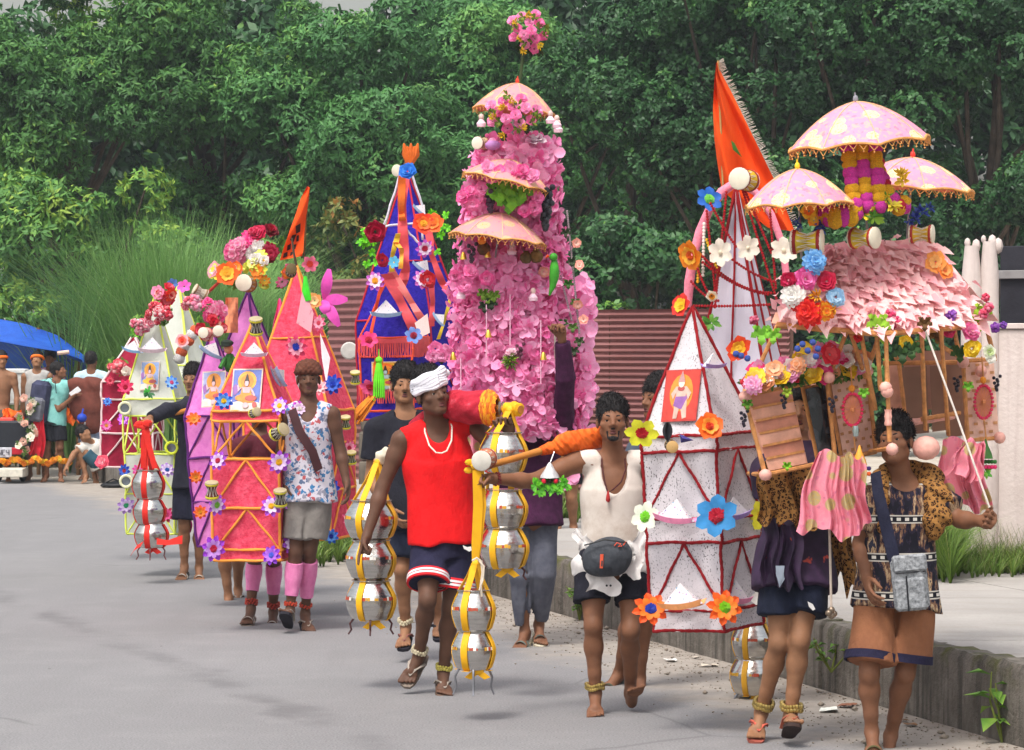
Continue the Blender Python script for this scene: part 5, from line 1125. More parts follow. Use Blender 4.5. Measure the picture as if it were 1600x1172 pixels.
for s_ in range(6):                        # folded blossoms of two to four soft petals
    mb = MB(); rs = random.Random(s_)
    for k in range(rs.choice((2, 3, 3, 4))):
        a = k * 2.1 + rs.uniform(-.5, .5); Rm = Matrix.Rotation(a, 3, 'Z') @ Matrix.Rotation(rs.uniform(-.5, .3), 3, 'Y'); w = rs.uniform(.38, .55); fold = rs.uniform(.1, .3); l = rs.uniform(.8, 1.15); tp = rs.choice((.25, .6, .8))
        vs = [(0, -.06, 0), (0, .06, 0), (.4 * l, -w, .12 + fold), (.4 * l, 0, .05), (.4 * l, w, .12 + fold * .6), (.8 * l, -w * .85, .24), (.85 * l, 0, .16 - fold * .4), (.8 * l, w * .85, .2), (l, -w * tp * .4, .2), (l * 1.03, w * tp * .3, .16)]
        mb.add([Rm @ V3(v) for v in vs], [(0, 1, 3), (0, 3, 2), (1, 4, 3), (2, 3, 6, 5), (3, 4, 7, 6), (5, 6, 8), (6, 9, 8), (6, 7, 9)])
    pet.append(mb.mesh('paper_petal', M_TISS))
sites = []
for i in range(2600):
    y = 214 + 462 * random.random() ** .88; l, r = tw(y); u = random.uniform(-1, 1); w = (r - l) / 2; front = random.random() < .82
    a = math.asin(u * .999); dy = -math.cos(a) * (1 if front else -1); c = P((l + r) / 2, y, D4); n = V3((u, dy * .9, 0)).normalized()
    p = c + V3((sz(w, D4) * u * .97, sz(w, D4) * dy * .85 * random.uniform(.86, 1.12), 0)) + V3((rj(.02), 0, 0)); n = (n * .8 + V3((rj(.7), rj(.25), rj(.7) - .1))).normalized(); sites.append((p, n, sz(random.uniform(8, 17), D4), front and abs(u) < .97))
for i in range(230): y = random.uniform(440, 676); p = P(random.uniform(872 if y > 640 else 884, 916), y, D4 + random.uniform(-.12, .25)); sites.append((p, (V3((.5, -.8, rj(.5))) + V3((rj(.5), 0, 0))).normalized(), sz(random.uniform(14, 20), D4), True))
sites.sort(key=lambda s_: (not s_[3], -s_[2] * (1.3 - .3 * abs(s_[1].x))))
for p, n, r, f in sites[:300]: put('paper_petal', random.choice(pet), K4, p + n * .015, zto(n, random.uniform(0, 6.28)), r * 1.12)
V = []; Fq = []; tn = []
for p, n, r, f in sites[300:]:
    me = random.choice(pet); Rm = zto(n, random.uniform(0, 6.28)); o = len(V); tt = random.random()
    for v in me.vertices: q = p - b0 + (Rm @ v.co) * r; V.append(q[:]); tn.append(min(1, max(0, tt + rj(.12))))
    for f_ in me.polygons:
        ix = [o + k for k in f_.vertices]; Fq.append(ix[:3]);
        if len(ix) == 4: Fq.append([ix[0], ix[2], ix[3]])
o = link('paper_petals', npmesh('paper_petals', V, Fq, M_TISSM, True, tn), K4); o['kind'] = 'stuff'
ROSE = [('#f780ba', '#fa9ccb'), ('#f46aae', '#f996c8'), ('#fa98c8', '#fcb4d8')]
parasol(K4, P(808, 130, D4 - .1), sz(66, D4), sz(46, D4), .10, .2, M_PAR2, '#d8402a', .35)
parasol(K4, P(800, 250, D4 - .32), sz(72, D4), sz(38, D4), .24, .5, M_PAR2, '#e06aa0', .2); parasol(K4, P(783, 333, D4 - .36), sz(76, D4), sz(42, D4), .13, .1, M_PAR2, '#e06aa0', .28)
mb = MB(); mb.tube([P(815, 215, D4), P(812, 130, D4), P(820, 60, D4)], .011, 6); part('stem', mb, mat('#3a4a2a', .7), K4)
def rosebunch(px, py, D, w, h, n, fr):
    for i in range(n):
        a = i * 2.4; q = math.sqrt((i + .3) / n); c = P(px + math.cos(a) * q * w, py + math.sin(a) * q * h, D - .12 * (1 - q)); flower(K4, c, V3((math.cos(a) * q * .6, -1, .35 - math.sin(a) * q * .5)), sz(fr, D), 'rose', *random.choice(ROSE))
    for i in range(n): a = i * 2.4 + 1; flower(K4, P(px + math.cos(a) * w * random.uniform(.3, 1.05), py + math.sin(a) * h * random.uniform(.3, 1.1), D - .07), V3((math.cos(a), -1, 0)), sz(fr * (1.0 if i % 3 else 1.1), D), 'sprig' if i % 3 else 'tuft', *(('#4f6a22', '#7a8a2a') if i % 3 else ('#f0d22a', '#e0b820')))
    for i in range(7): a = i * .9; flower(K4, P(px + rj(w * .6), py + h * random.uniform(.5, 1.05), D), V3((rj(1), -1, -.5)), sz(fr, D), 'sprig', '#26361e', '#3a4a26')
rosebunch(826, 48, D4 - .02, 30, 32, 13, 9.5); rosebunch(800, 180, D4 - .38, 40, 32, 14, 10.5)
for px, py in ((762, 262), (780, 270), (798, 264), (816, 268), (832, 276), (808, 278), (770, 276)): flower(K4, P(px, py, D4 - .52), towards(.4), sz(14, D4), 'rose', *random.choice(ROSE))
for px, py in ((735, 300), (725, 308), (745, 308), (738, 318), (752, 296), (740, 538), (712, 430), (735, 425), (760, 435), (725, 445), (680, 545), (692, 555), (676, 556), (840, 310), (835, 325), (820, 330)): flower(K4, P(px, py, D4 - .45), towards(.5), sz(13, D4), 'rose', *random.choice(ROSE))
def maple(parent, px, py, D, r, col):
    mb = MB(); c = P(px, py, D); n = 5
    for k in range(n):
        a = -math.pi / 2 + (k - 2) * .95; d = V3((math.cos(a), -.15, math.sin(a))); sd = V3((-d.z, 0, d.x)); L = r * (1.15 if k == 2 else .95 if k in (1, 3) else .7)
        for o_ in (0, .004): mb.add([c + V3((0, o_, 0)), c + d * L * .35 + sd * L * .34 + V3((0, o_ + .012, 0)), c + d * L * .6 + sd * L * .18 + V3((0, o_, 0)), c + d * L * .72 + sd * L * .27 + V3((0, o_, 0)), c + d * L + V3((0, o_ + .01, 0)), c + d * L * .72 - sd * L * .27 + V3((0, o_, 0)), c + d * L * .6 - sd * L * .18 + V3((0, o_, 0)), c + d * L * .35 - sd * L * .34 + V3((0, o_ + .012, 0))], [(0, 1, 2, 6, 7), (2, 3, 4, 5, 6)])
    return part('vine_leaf', mb, mat(col, .6, .2, 20, 0, 60, 0, .25), parent, None, False)
for px, py, r, c in ((780, 290, 26, '#6fae2a'), (800, 296, 30, '#7ab82e'), (815, 292, 24, '#68a42a'), (795, 308, 24, '#5f9a26'), (770, 292, 18, '#6aa628')): maple(K4, px, py, D4 - .46, sz(r, D4), c)
for px, py in ((762, 462), (755, 455), (768, 470), (757, 475), (772, 458), (690, 555)): maple(K4, px, py, D4 - .43, sz(13, D4), random.choice(('#2a3a26', '#31402a', '#6a8a2a')))
def grapes(parent, px, py, D, r, n, col):
    mb = MB()
    for i in range(n): q = 1 - i / n; a = i * 2.4; mb.ball(P(px, py, D) + V3((math.cos(a) * r * q * .8, math.sin(a) * r * q * .6, -i * r * 3.4 / n + r)), r * .42, 7)
    return part('grape_bunch', mb, mat(col, .35, .2, 20), parent, kind=None)
grapes(K4, 766, 305, D4 - .44, .045, 14, '#3a2436'); grapes(K4, 853, 305, D4 - .4, .05, 18, '#26262e'); grapes(K4, 852, 330, D4 - .4, .05, 16, '#2a2a30'); grapes(K4, 737, 390, D4 - .4, .035, 10, '#4a3a46'); grapes(K4, 812, 545, D4 - .42, .03, 8, '#5a3040')
for px, py, rr, col in ((756, 388, 11, '#5a3a1e'), (822, 402, 10, '#5a4426'), (838, 400, 11, '#6a4a22')):
    mb = MB(); mb.lathe([(.001, -1), (.55, -.9), (.95, -.3), (.9, .3), (.5, .75), (.4, .85), (.5, 1.0), (.001, 1.0)], P(px, py, D4 - .42), 14, 0, Matrix.Diagonal((sz(rr, D4),) * 3)); part('coconut_charm', mb, mat(col, .8, .3, 40, .4, 60), K4)
mb = MB(); mb.ball(P(753, 376, D4 - .44), .028, 8); part('orange_bead', mb, mat('#f08a1e', .5), K4)
for px, py in ((720, 452), (833, 455), (800, 383), (752, 180 + 3), (870, 185), (860, 178), (872, 192)):
    q = P(px, py, D4 - .42); mb = MB(); mb.ball(q, .02, 8, 0, (.85, .85, 1.1)); mb.lathe([(.026, -.06), (.03, -.04), (.01, -.012)], q, 10, 1); part('doll_charm', mb, [mat('#d8b8b0', .6), mat('#f0c8d8', .7)], K4)
q = P(866, 432, D4 - .4); mb = MB(); mb.tube([q + V3((0, 0, .12)), q + V3((.0, 0, .06)), q, q + V3((-.01, 0, -.06)), q + V3((-.03, 0, -.12))], [.012, .028, .032, .02, .006], 10); mb.ball(q + V3((-.005, -.01, .12)), .027, 9); part('green_parrot', mb, mat('#3f9a2a', .5, .2, 20), K4)
mb = MB(); mb.tube([q + V3((-.035, -.01, .13)), q + V3((-.055, -.01, .115))], [.012, .003], 6); part('parrot_beak', mb, mat('#e0501e', .5), K4)
flower(K4, P(798, 566, D4 - .42), CAMV, sz(17, D4), 'tuft', '#7a9a2a', '#5f8a26'); flower(K4, P(797, 562, D4 - .42), V3((0, -1, .4)), sz(18, D4), 'tuft', '#88a82e', '#5a7a22'); flower(K4, P(799, 552, D4 - .42), V3((0, -.6, 1)), sz(12, D4), 'rose', '#f6c8d8', '#f8dce6')
drum(K4, P(752, 224, D4 - .2), (-.6, -1, 0), sz(30, D4), '#c9b58a', '#8a6a4a', '#e2dac8'); mb = MB(); mb.ball(P(770, 227, D4 - .25), .045, 9, 0, (1.2, .7, .7)); part('mauve_charm', mb, mat('#b07ab8', .6), K4); flower(K4, P(835, 222, D4 - .2), V3((0, -.5, 1)), sz(20, D4), 'rose', '#f0e4ec', '#f6ecf2')
for x0, y0, x1, y1 in ((886, 330, 905, 520), (868, 400, 893, 500), (876, 520, 884, 660)): bead_string(K4, sagline(P(x0, y0, D4 - .2), P(x1, y1, D4 - .25), .0), .008, mat('#9a8a90', .6), 'bead_strand')
for px, py in ((884, 360), (893, 405), (888, 440), (899, 470), (895, 508), (880, 502), (905, 530), (897, 545)): maple(K4, px, py, D4 - .28, sz(11, D4), random.choice(('#3a6a2a', '#4a5a3a', '#5a7a3a', '#3a4a32')))
for px, py in ((900, 380), (905, 415), (903, 475), (912, 500), (850, 425)): flower(K4, P(px, py, D4 - .3), towards(.5), sz(9, D4), 'broad', '#f0a090', '#f4c0b0')
for x, y0, y1 in ((797, 460, 540), (760, 470, 560), (845, 500, 600), (720, 560, 620)): mb = MB(); mb.tube([P(x, y0, D4 - .43), P(x, y1, D4 - .43)], .004, 5); part('cord', mb, mat('#e6b0c8', .7), K4)
for px, py in ((762, 395), (708, 555), (763, 520), (849, 555), (724, 398)): mb = MB(); mb.lathe([(.022, -.03), (.02, -.02), (.012, .01), (.004, .02)], P(px, py, D4 - .43), 10); part('small_bell', mb, mat('#d8b04a', .3, .1, 9, 0, 60, .8), K4)
M_GOLDC = parasol_mat('pink_gold_cloth', '#f598ac', '#cfb98a', '#f4acb8', (11.5, .0, 10))
cloth_drape(K4, P(762, 628, D4 - .1), .36, .30, .42, M_GOLDC, 'gold_dotted_cloth', 5, .03)

# ================================================================== K3: pink hut with parasols
D3 = 15.1; b0 = P(1365, 720, D3)
K3 = thing('votive_house', 'pink leaf roofed carried hut under three spotted parasols', 'hut', b0, 'carried pyramid frames')
M_PEA = mat('#dfa68e', .75, .16, 12, .3, 60); M_PEAP = mat('#f2c6b4', .7, .14, 16, .25, 80, 0, .15); M_CANE = mat('#c98a52', .6, .25, 30, .3, 90); M_PINKROD = mat('#e2a79a', .6, .15, 30)
rl, rr_, er, em, el = P(1288, 384, 15.35), P(1452, 372, 15.5), P(1540, 505, 15.2), P(1380, 522, 14.85), P(1214, 505, 15.0)
el2, er2 = P(1260, 500, 16.0), P(1560, 500, 16.1)
M_ROOF = mat('#e2a6a2', .85, .2, 9, .3, 40)
panel(K3, [el, em, lerp(rl, rr_, .5), rl], M_ROOF, .006, name='roof_board'); panel(K3, [em, er, rr_, lerp(rl, rr_, .5)], M_ROOF, .006, name='roof_board'); panel(K3, [er2, el2, rl, rr_], M_ROOF, .006, name='roof_board')
t = NT('pink_leaf'); t.set(.6, 0, .3); oi = t.n('ObjectInfo'); t.base(t.ramp(oi.outputs['Random'], [(0, H('#f4b2ba')), (.5, H('#fac8ca')), (1, H('#ffdcda'))])); t.translucent(.3); M_LEAFP = t.m
lf = []
for s_ in range(4):
    mb = MB(); w = .20 + .035 * s_; b = .07 + .03 * s_
    mb.add([(0, 0, 0), (.45, -w, b), (.45, 0, .02), (.45, w, b), (.8, -w * .6, b * .8), (.8, 0, .0), (.8, w * .6, b * .6), (1.1, .04, -.05 * s_)], [(0, 2, 1), (0, 3, 2), (1, 2, 5, 4), (2, 3, 6, 5), (4, 5, 7), (5, 6, 7)]); lf.append(mb.mesh('roof_leaf', M_LEAFP))
rows = 21; cnt = 0; XV = []; XF = []; allr = []
for j in range(rows):
    v = (j + .2) / rows
    n = 17 + int(6 * v)
    for i in range(n):
        u = (i + (.5 if j % 2 else 0) + rj(.35)) / n; u = min(1, max(0, u)); top = lerp(rl, rr_, u); bot = (lerp(el, em, u * 2) if u < .5 else lerp(em, er, u * 2 - 1)); p = lerp(top, bot, v)
        dn = (bot - top).normalized(); ax = (dn + V3((.45 + rj(.6), 0, rj(.45)))).normalized(); n_ = V3((-.15, -1, .75)).normalized(); sd = n_.cross(ax).normalized(); n2 = ax.cross(sd)
        ax = (ax + n2 * random.uniform(.05, .6)).normalized(); sd = n2.cross(ax).normalized(); n2 = ax.cross(sd)
        Rm = Matrix((ax, sd, n2)).transposed(); cnt += 1
        allr.append((p + n2 * .012, Rm, sz(random.uniform(24, 40), 15)))
random.shuffle(allr)
for p, Rm, r in allr[:280]: put('roof_leaf', random.choice(lf), K3, p, Rm, r)
for p, Rm, r in allr[280:]:
    me = random.choice(lf); o = len(XV)
    for v_ in me.vertices: XV.append((p - b0 + (Rm @ v_.co) * r)[:])
    for f_ in me.polygons:
        ix = [o + k for k in f_.vertices]; XF.append(ix[:3])
        if len(ix) == 4: XF.append([ix[0], ix[2], ix[3]])
o = link('roof_leaves', npmesh('roof_leaves', XV, XF, M_LEAFP, True), K3); o['kind'] = 'stuff'
for px, py in ((1220, 430), (1215, 460), (1228, 445), (1212, 485), (1224, 475), (1345, 380), (1340, 372), (1425, 372), (1418, 378), (1406, 382), (1440, 380), (1236, 478), (1205, 500), (1500, 440), (1495, 455), (1510, 470), (1518, 440), (1512, 445), (1504, 485)):
    d = zto(towards(.8), random.uniform(0, 6.28)) @ Matrix.Rotation(R(-70), 3, 'Y'); put('roof_leaf', random.choice(lf), K3, P(px, py, 14.95 if px < 1300 else 15.25), d, sz(30, 15))
def pt(x, y, D): return P(x, y, D)
def cane(a, b, r=.0105, m=None): mb = MB(); A, B = P(*a), P(*b); n = 7; mb.tube([lerp(A, B, i / n) for i in range(n + 1)], [r * (1.18 if i % 3 == 0 else 1) for i in range(n + 1)], 7); return part('cane_rod', mb, m or M_CANE, K3)
# left cabin
LT, RT, LB, RB = V3((1165, 620, 14.95)), V3((1352, 583, 15.3)), V3((1198, 738, 14.95)), V3((1367, 703, 15.3))
def fc(u, v, d=0.0): q = lerp(lerp(LT, RT, u), lerp(LB, RB, u), v); return P(q.x, q.y, q.z + d)
def face_piece(u0, u1, v0, v1, m, name, t_=.012, d=0.0, par=None):
    mb = MB(); q = [fc(u0, v1, d), fc(u1, v1, d), fc(u1, v0, d), fc(u0, v0, d)]; mb.slab(q, (-.5, -1, .05), t_); return part(name, mb, m, par or K3, smooth=False)
for i in range(6): face_piece(.02, .37, i / 6 + .008, (i + 1) / 6 - .012, M_PEA if i % 2 else mat('#cf8d76', .75, .16, 12, .3, 60), 'slat', .014, -.012 * (i % 2))
for i in range(1, 6): face_piece(.03, .37, i / 6 - .02, i / 6 + .012, M_CANE, 'slat_edge', .01, -.02)
t = NT('dark_window'); t.set(.12, 0, .6); t.base(t.ramp(t.noise(t.co('Object'), 9, 4), [(.45, H('#17181c')), (.62, H('#3c3e44')), (.75, H('#6b6a6c'))])); M_DKW = t.m
wf = face_piece(.455, .70, .02, .98, M_CANE, 'window_frame', .02, .002); face_piece(.49, .67, .05, .95, M_DKW, 'pane', .006, -.022, wf)
face_piece(.71, 1.0, .0, 1.0, M_PEAP, 'lattice_wall', .01, .0)
def weave(fcn, u0, u1, nc, nr):
    for r_ in range(nr):
        mb = MB()
        for c_ in range(nc):
            if (r_ + c_) % 2 == 0:
                ua, ub = lerp(u0, u1, (c_ + .15) / nc), lerp(u0, u1, (c_ + .95) / nc); va, vb = (r_ + .25) / nr, (r_ + .58) / nr
                mb.slab([fcn(ua, vb, -.006), fcn(ub, vb, -.006), fcn(ub, va, -.006), fcn(ua, va, -.006)], (-.3, -1, .05), .004)
        part('woven_strip', mb, mat('#c08a5e', .7, .2, 20), K3, smooth=False, kind='stuff')
weave(fc, .71, 1.0, 8, 9)
mb = MB(); mb.slab([P(1165, 620, 15.6), P(1352, 583, 15.9), P(1367, 703, 15.9), P(1198, 738, 15.6)][::-1], (0, -1, 0), .008); part('back_wall', mb, M_PEA, K3, smooth=False)
for a, b in (((1163, 618, 14.93), (1196, 742, 14.93)), ((1163, 618, 14.93), (1355, 580, 15.28)), ((1196, 742, 14.93), (1369, 706, 15.28)), ((1355, 580, 15.28), (1369, 706, 15.28)), ((1292, 592, 15.13), (1305, 716, 15.13)), ((1165, 620, 14.95), (1215, 508, 15.0)), ((1295, 590, 15.1), (1330, 500, 15.0)), ((1355, 580, 15.28), (1375, 520, 14.88)), ((1163, 618, 14.95), (1165, 600, 15.7)), ((1170, 740, 15.6), (1196, 742, 14.95))): cane(a, b)
for px, py, D in ((1196, 742, 14.9), (1164, 620, 14.9), (1295, 590, 15.05), (1355, 580, 15.2)): mb = MB(); mb.ball(P(px, py, D), .028, 8, 0, (1.1, 1, 1)); part('knotted_tie', mb, M_PINKROD, K3)
# right cabin
RT2 = [V3((1507, 566, 15.45)), V3((1553, 563, 15.55)), V3((1513, 684, 15.45)), V3((1561, 681, 15.55))]
def fr_(u, v, d=0.0): q = lerp(lerp(RT2[0], RT2[1], u), lerp(RT2[2], RT2[3], u), v); return P(q.x, q.y, q.z + d)
mb = MB(); mb.slab([fr_(0, 1), fr_(1, 1), fr_(1, 0), fr_(0, 0)], (0, -1, 0), .01); part('lattice_wall', mb, M_PEAP, K3, smooth=False); weave(fr_, .02, .98, 6, 9)
t = NT('brown_film'); t.set(.25, 0, .5); t.base(t.ramp(t.noise(t.co('Object'), 3, 4), [(.3, H('#6d4c3e')), (.7, H('#8d6a58'))])); M_BRW = t.m
for q in (((1408, 574), (1448, 572), (1452, 676), (1414, 680)), ((1453, 572), (1476, 570), (1480, 672), (1457, 675)), ((1478, 570), (1504, 568), (1508, 680), (1482, 684))):
    mb = MB(); mb.slab([P(*x, 15.85) for x in (q[3], q[2], q[1], q[0])], (0, -1, 0), .006); part('film_window', mb, M_BRW, K3, smooth=False)
mb = MB(); mb.slab([P(1386, 650, 15.9), P(1410, 648, 15.9), P(1408, 566, 15.9), P(1384, 568, 15.9)], (0, -1, 0), .008); part('peach_wall', mb, M_PEA, K3, smooth=False)
mb = MB(); mb.slab([P(1412, 640, 16.0), P(1500, 640, 16.0), P(1500, 548, 16.0), P(1412, 548, 16.0)], (0, -1, 0), .006); part('back_wall', mb, mat('#a87a68', .8, .2, 8), K3, smooth=False)
for a, b in (((1384, 520, 14.86), (1390, 690, 14.86)), ((1440, 515, 14.95), (1446, 672, 15.2)), ((1470, 512, 15.0), (1482, 680, 15.3)), ((1505, 564, 15.42), (1512, 688, 15.42)), ((1505, 564, 15.42), (1556, 561, 15.5)), ((1512, 688, 15.42), (1564, 684, 15.5)), ((1380, 568, 15.7), (1505, 566, 15.6)), ((1405, 570, 15.8), (1418, 680, 15.8)), ((1330, 522, 14.95), (1352, 590, 15.2)), ((1345, 520, 14.9), (1368, 640, 15.1)), ((1370, 520, 14.88), (1376, 610, 14.95)), ((1540, 508, 15.2), (1555, 562, 15.5)), ((1400, 560, 15.4), (1435, 535, 15.2)), ((1470, 540, 15.2), (1505, 562, 15.4)), ((1360, 705, 15.2), (1393, 700, 14.86)), ((1440, 655, 15.3), (1500, 645, 15.4)), ((1500, 565, 15.45), (1490, 508, 15.1))): cane(a, b)
cane((1380, 522, 14.84), (1540, 508, 15.18), .014); cane((1214, 508, 14.98), (1380, 522, 14.84), .014)
for a, b in (((1425, 660, 15.3), (1490, 650, 15.4)), ((1388, 640, 14.85), (1388, 665, 14.85))): cane(a, b, .016, M_PINKROD)
mb = MB(); mb.ball(P(1447, 700, 15.05), .058, 10, 0, (1.15, 1, 1)); part('padded_rod_end', mb, M_PINKROD, K3)
for px, py, D in ((1384, 606, 14.83), (1386, 612, 14.83), (1394, 702, 14.84), (1505, 566, 15.4), (1533, 580, 15.45), (1562, 684, 15.48)): mb = MB(); mb.ball(P(px, py, D), .03, 8); part('knotted_tie', mb, M_PINKROD, K3)
# round ornaments
for px, py, rx, ry, D in ((1332, 640, 15, 25, 15.1), (1537, 628, 14, 26, 15.42)):
    c = P(px, py, D); mb = MB()
    for i in range(26): a = i * 2 * math.pi / 26; mb.ball(c + V3((math.cos(a) * sz(rx, D), 0, math.sin(a) * sz(ry, D))), .0085, 6)
    o = part('bead_ring', mb, mat('#e0325e', .5), K3); mb = MB()
    for i in range(13): a = i * 2 * math.pi / 13; mb.tube([c, c + V3((math.cos(a) * sz(rx, D), 0, math.sin(a) * sz(ry, D)))], .0022, 4)
    mb.ball(c, .012, 6); part('ring_thread', mb, mat('#d98a5a', .6), o); mb = MB(); mb.lathe([(.001, 0), (1, .0), (1, .002), (.001, .002)], c + V3((0, .01, 0)), 20, 0, Matrix(((sz(rx, D), 0, 0), (0, 0, 1), (0, sz(ry, D), 0)))); part('ring_disc', mb, mat('#dd8f78', .7), o)
    mb = MB(); mb.tube([c + V3((0, -.004, sz(ry, D))), c + V3((-.01, -.004, sz(ry + 45, D)))], .004, 5); mb.tube([c - V3((0, .004, sz(ry, D))), c - V3((-.015, .004, sz(ry + 40, D)))], .004, 5); part('cord', mb, M_CANE, K3); mb = MB(); mb.ball(c + V3((-.004, -.006, sz(ry + 8, D))), .018, 7); part('orange_bead', mb, mat('#e8922a', .5), K3)
for px, py, D in ((1343, 712, 15.0), (1540, 702, 15.35)):
    q = P(px, py, D); mb = MB(); mb.lathe([(.036, -.045), (.03, -.02), (.012, .02), (.003, .05)], q, 12); part('hanging_bell', mb, mat('#e8a03a' if px < 1400 else '#3a6a2a', .5), K3); mb = MB()
    for i in range(7): mb.ball(q + V3((-.045 + .015 * i, 0, -.06)), .011, 6, 0)
    for i in range(7): mb.ball(q + V3((-.045 + .015 * i, -.004, -.085)), .011, 6, 1)
    part('bead_fringe', mb, [mat('#3a2a6a' if px < 1400 else '#2a6a2a', .5), mat('#e8642a' if px < 1400 else '#d82a6a', .5)], K3); flower(K3, q - V3((0, 0, .105)), (0, -1, .3), .05, 'sprig', '#4aa02a', '#7ac03a')
mb = MB(); mb.lathe([(.001, 0), (.012, .0), (.016, .03), (.012, .05), (.001, .05)], P(1337, 682, 15.05), 8); part('mirror_drop', mb, mat('#9fb0b0', .2, .1, 9, 0, 60, .5), K3)
# flowers
MIX = [('#f4efe8', '#f8f4ee'), ('#f08ab8', '#f4a8cc'), ('#f2cc2a', '#f4da5a'), ('#d02036', '#e24a52'), ('#f0a878', '#f4c09a'), ('#d81e6a', '#e85090'), ('#f4efe8', '#f2dcdc'), ('#f0a0cc', '#f6c0dc')]
for i in range(46):
    u = i / 45; px = lerp(1166, 1352, u) + rj(6); py = lerp(598, 572, u) - 34 * random.random() * (.5 + math.sin(math.pi * u)) + 6; flower(K3, P(px, py, lerp(14.86, 15.18, u) + rj(.05)), towards(.6) + V3((0, 0, .4)), sz(random.uniform(13, 19), 15), random.choice(('rose', 'pompon', 'rose', 'broad')), *MIX[(i * 3 + random.randint(0, 1)) % 8])
for i in range(26): u = i / 25; flower(K3, P(lerp(1166, 1355, u), lerp(603, 580, u) + rj(4), lerp(14.9, 15.22, u)), towards(.9), sz(16, 15), 'sprig', '#3a5a26', '#587a30')
for px, py in ((1150, 553), (1158, 556), (1168, 560), (1254, 538), (1262, 548), (1278, 545), (1270, 535), (1275, 557), (1246, 545)): put('blue_berry', pom_mesh('#4a62b8'), K3, P(px, py, 14.8), None, (sz(5, 15),) * 3)
for px, py, rp, kd, c1, c2 in ((1271, 410, 22, 'pompon', '#6aa8e2', '#8ac0ee'), (1258, 436, 21, 'rose', '#ee6ab0', '#f28ac4'), (1241, 462, 23, 'pompon', '#f0ece8', '#f6f2ec'), (1292, 440, 17, 'rose', '#b8143c', '#d02a52'), (1306, 464, 18, 'rose', '#a8d0ee', '#c8e2f4'), (1264, 488, 26, 'pompon', '#d81e1e', '#ee3a2a'), (1288, 486, 18, 'pompon', '#f07a1e', '#f4b02a'), (1232, 438, 14, 'rose', '#c01a4a', '#d83a6a'), (1304, 482, 13, 'tuft', '#f2a42a', '#f4c43a'), (1278, 462, 16, 'tuft', '#f0a02a', '#f0c030'), (1245, 476, 13, 'pompon', '#d82a2a', '#e84a3a'), (1462, 410, 18, 'broad', '#f4a04a', '#f6b86a'), (1475, 424, 15, 'broad', '#f48a3a', '#f6a85a'), (1470, 418, 12, 'broad', '#f2783a', '#f6a85a')):
    flower(K3, P(px, py, 14.82 if px < 1400 else 15.25), towards(.4), sz(rp, 15), kd, c1, c2)
for px, py, rp, kd, c1, c2 in ((1518, 545, 17, 'rose', '#f2d02a', '#f4dc5a'), (1545, 550, 14, 'rose', '#eef0dc', '#c8d8a0'), (1515, 520, 18, 'rose', '#f07ab0', '#f4a0c8'), (1482, 518, 13, 'rose', '#e8407a', '#f06a9a'), (1537, 490, 10, 'berry', '#d84a6a', '#e8809a'), (1545, 480, 10, 'berry', '#e85a7a', '#f090a8'), (1540, 465, 8, 'berry', '#d83a5a', '#e86a86'), (1555, 512, 10, 'berry', '#7a3a9a', '#9a5ab8'), (1568, 508, 7, 'berry', '#6a3a9a', '#8a4ab0'), (1480, 500, 13, 'berry', '#7a3aa0', '#9a5ac0'), (1472, 512, 10, 'berry', '#6a2a90', '#8a4ab0'), (1488, 492, 10, 'berry', '#8a4ab0', '#a86ac8'), (1392, 490, 9, 'berry', '#d83a6a', '#f08aa8'), (1402, 500, 8, 'berry', '#e84a7a', '#f0b0c0'), (1395, 508, 7, 'berry', '#c82a5a', '#e06a8a'), (1415, 535, 12, 'rose', '#f2d02a', '#f4dc5a'), (1178, 500, 9, 'berry', '#c04a6a', '#d87a94'), (1340, 528, 10, 'rose', '#d8202e', '#e84a4a'), (1548, 560, 10, 'rose', '#f4f0e6', '#f8f4ec')):
    flower(K3, P(px, py, 14.9 if px < 1450 else 15.1), towards(.4), sz(rp, 15), kd, c1, c2)
for px, py, r, c in ((1190, 515, 22, '#7ab83a'), (1208, 518, 18, '#8ac83e'), (1372, 498, 24, '#9aca3a'), (1380, 515, 20, '#88b832'), (1536, 480, 20, '#a8d03a'), (1528, 500, 20, '#98c83a'), (1454, 508, 20, '#7a5a2a'), (1445, 500, 16, '#6a4a26'), (1465, 520, 16, '#8a6a3a'), (1350, 610, 12, '#7ab83a'), (1513, 600, 12, '#7ab83a'), (1230, 610, 11, '#9ab03a'), (1410, 545, 22, '#2f4a26'), (1425, 540, 20, '#3a5a2a'), (1500, 545, 20, '#3a5a2a'), (1168, 628, 12, '#5a8a2a'), (1230, 725, 10, '#7ab02a')): maple(K3, px, py, 14.86 if px < 1450 else 15.15, sz(r, 15), c)
for px, py in ((1225, 622), (1300, 628), (1495, 596), (1557, 595), (1162, 650)): grapes(K3, px, py, 14.9 if px < 1400 else 15.38, .022, 9, '#26222e')
# parasols, drums, pompom garlands
parasol(K3, P(1337, 159, 15.15), sz(114, 15.15), sz(68, 15.15), -.10, .15, M_PAR, '#8a8a92', .62, pitch=.07); parasol(K3, P(1246, 264, 14.95), sz(88, 14.95), sz(58, 14.95), -.05, .4, M_PAR, '#e8c22a', .42, pitch=.05); parasol(K3, P(1426, 246, 15.85), sz(102, 15.85), sz(50, 15.85), .06, .1, M_PAR, '#d83a2e', .42, pitch=.05)
YM = ['#e8a91e', '#d83ca6']
for x, o_ in ((1326, 0), (1346, 1), (1366, 0), (1336, 1)): pompon_garland(K3, [P(x, 232, 15.0 if x != 1336 else 15.1), P(x + 10, 335, 14.95 if x != 1336 else 15.1)], sz(12.5, 15), (['#e8a91e', '#e8a91e', '#d83ca6', '#d83ca6'] if o_ else ['#d83ca6', '#e8a91e', '#e8a91e', '#d83ca6']))
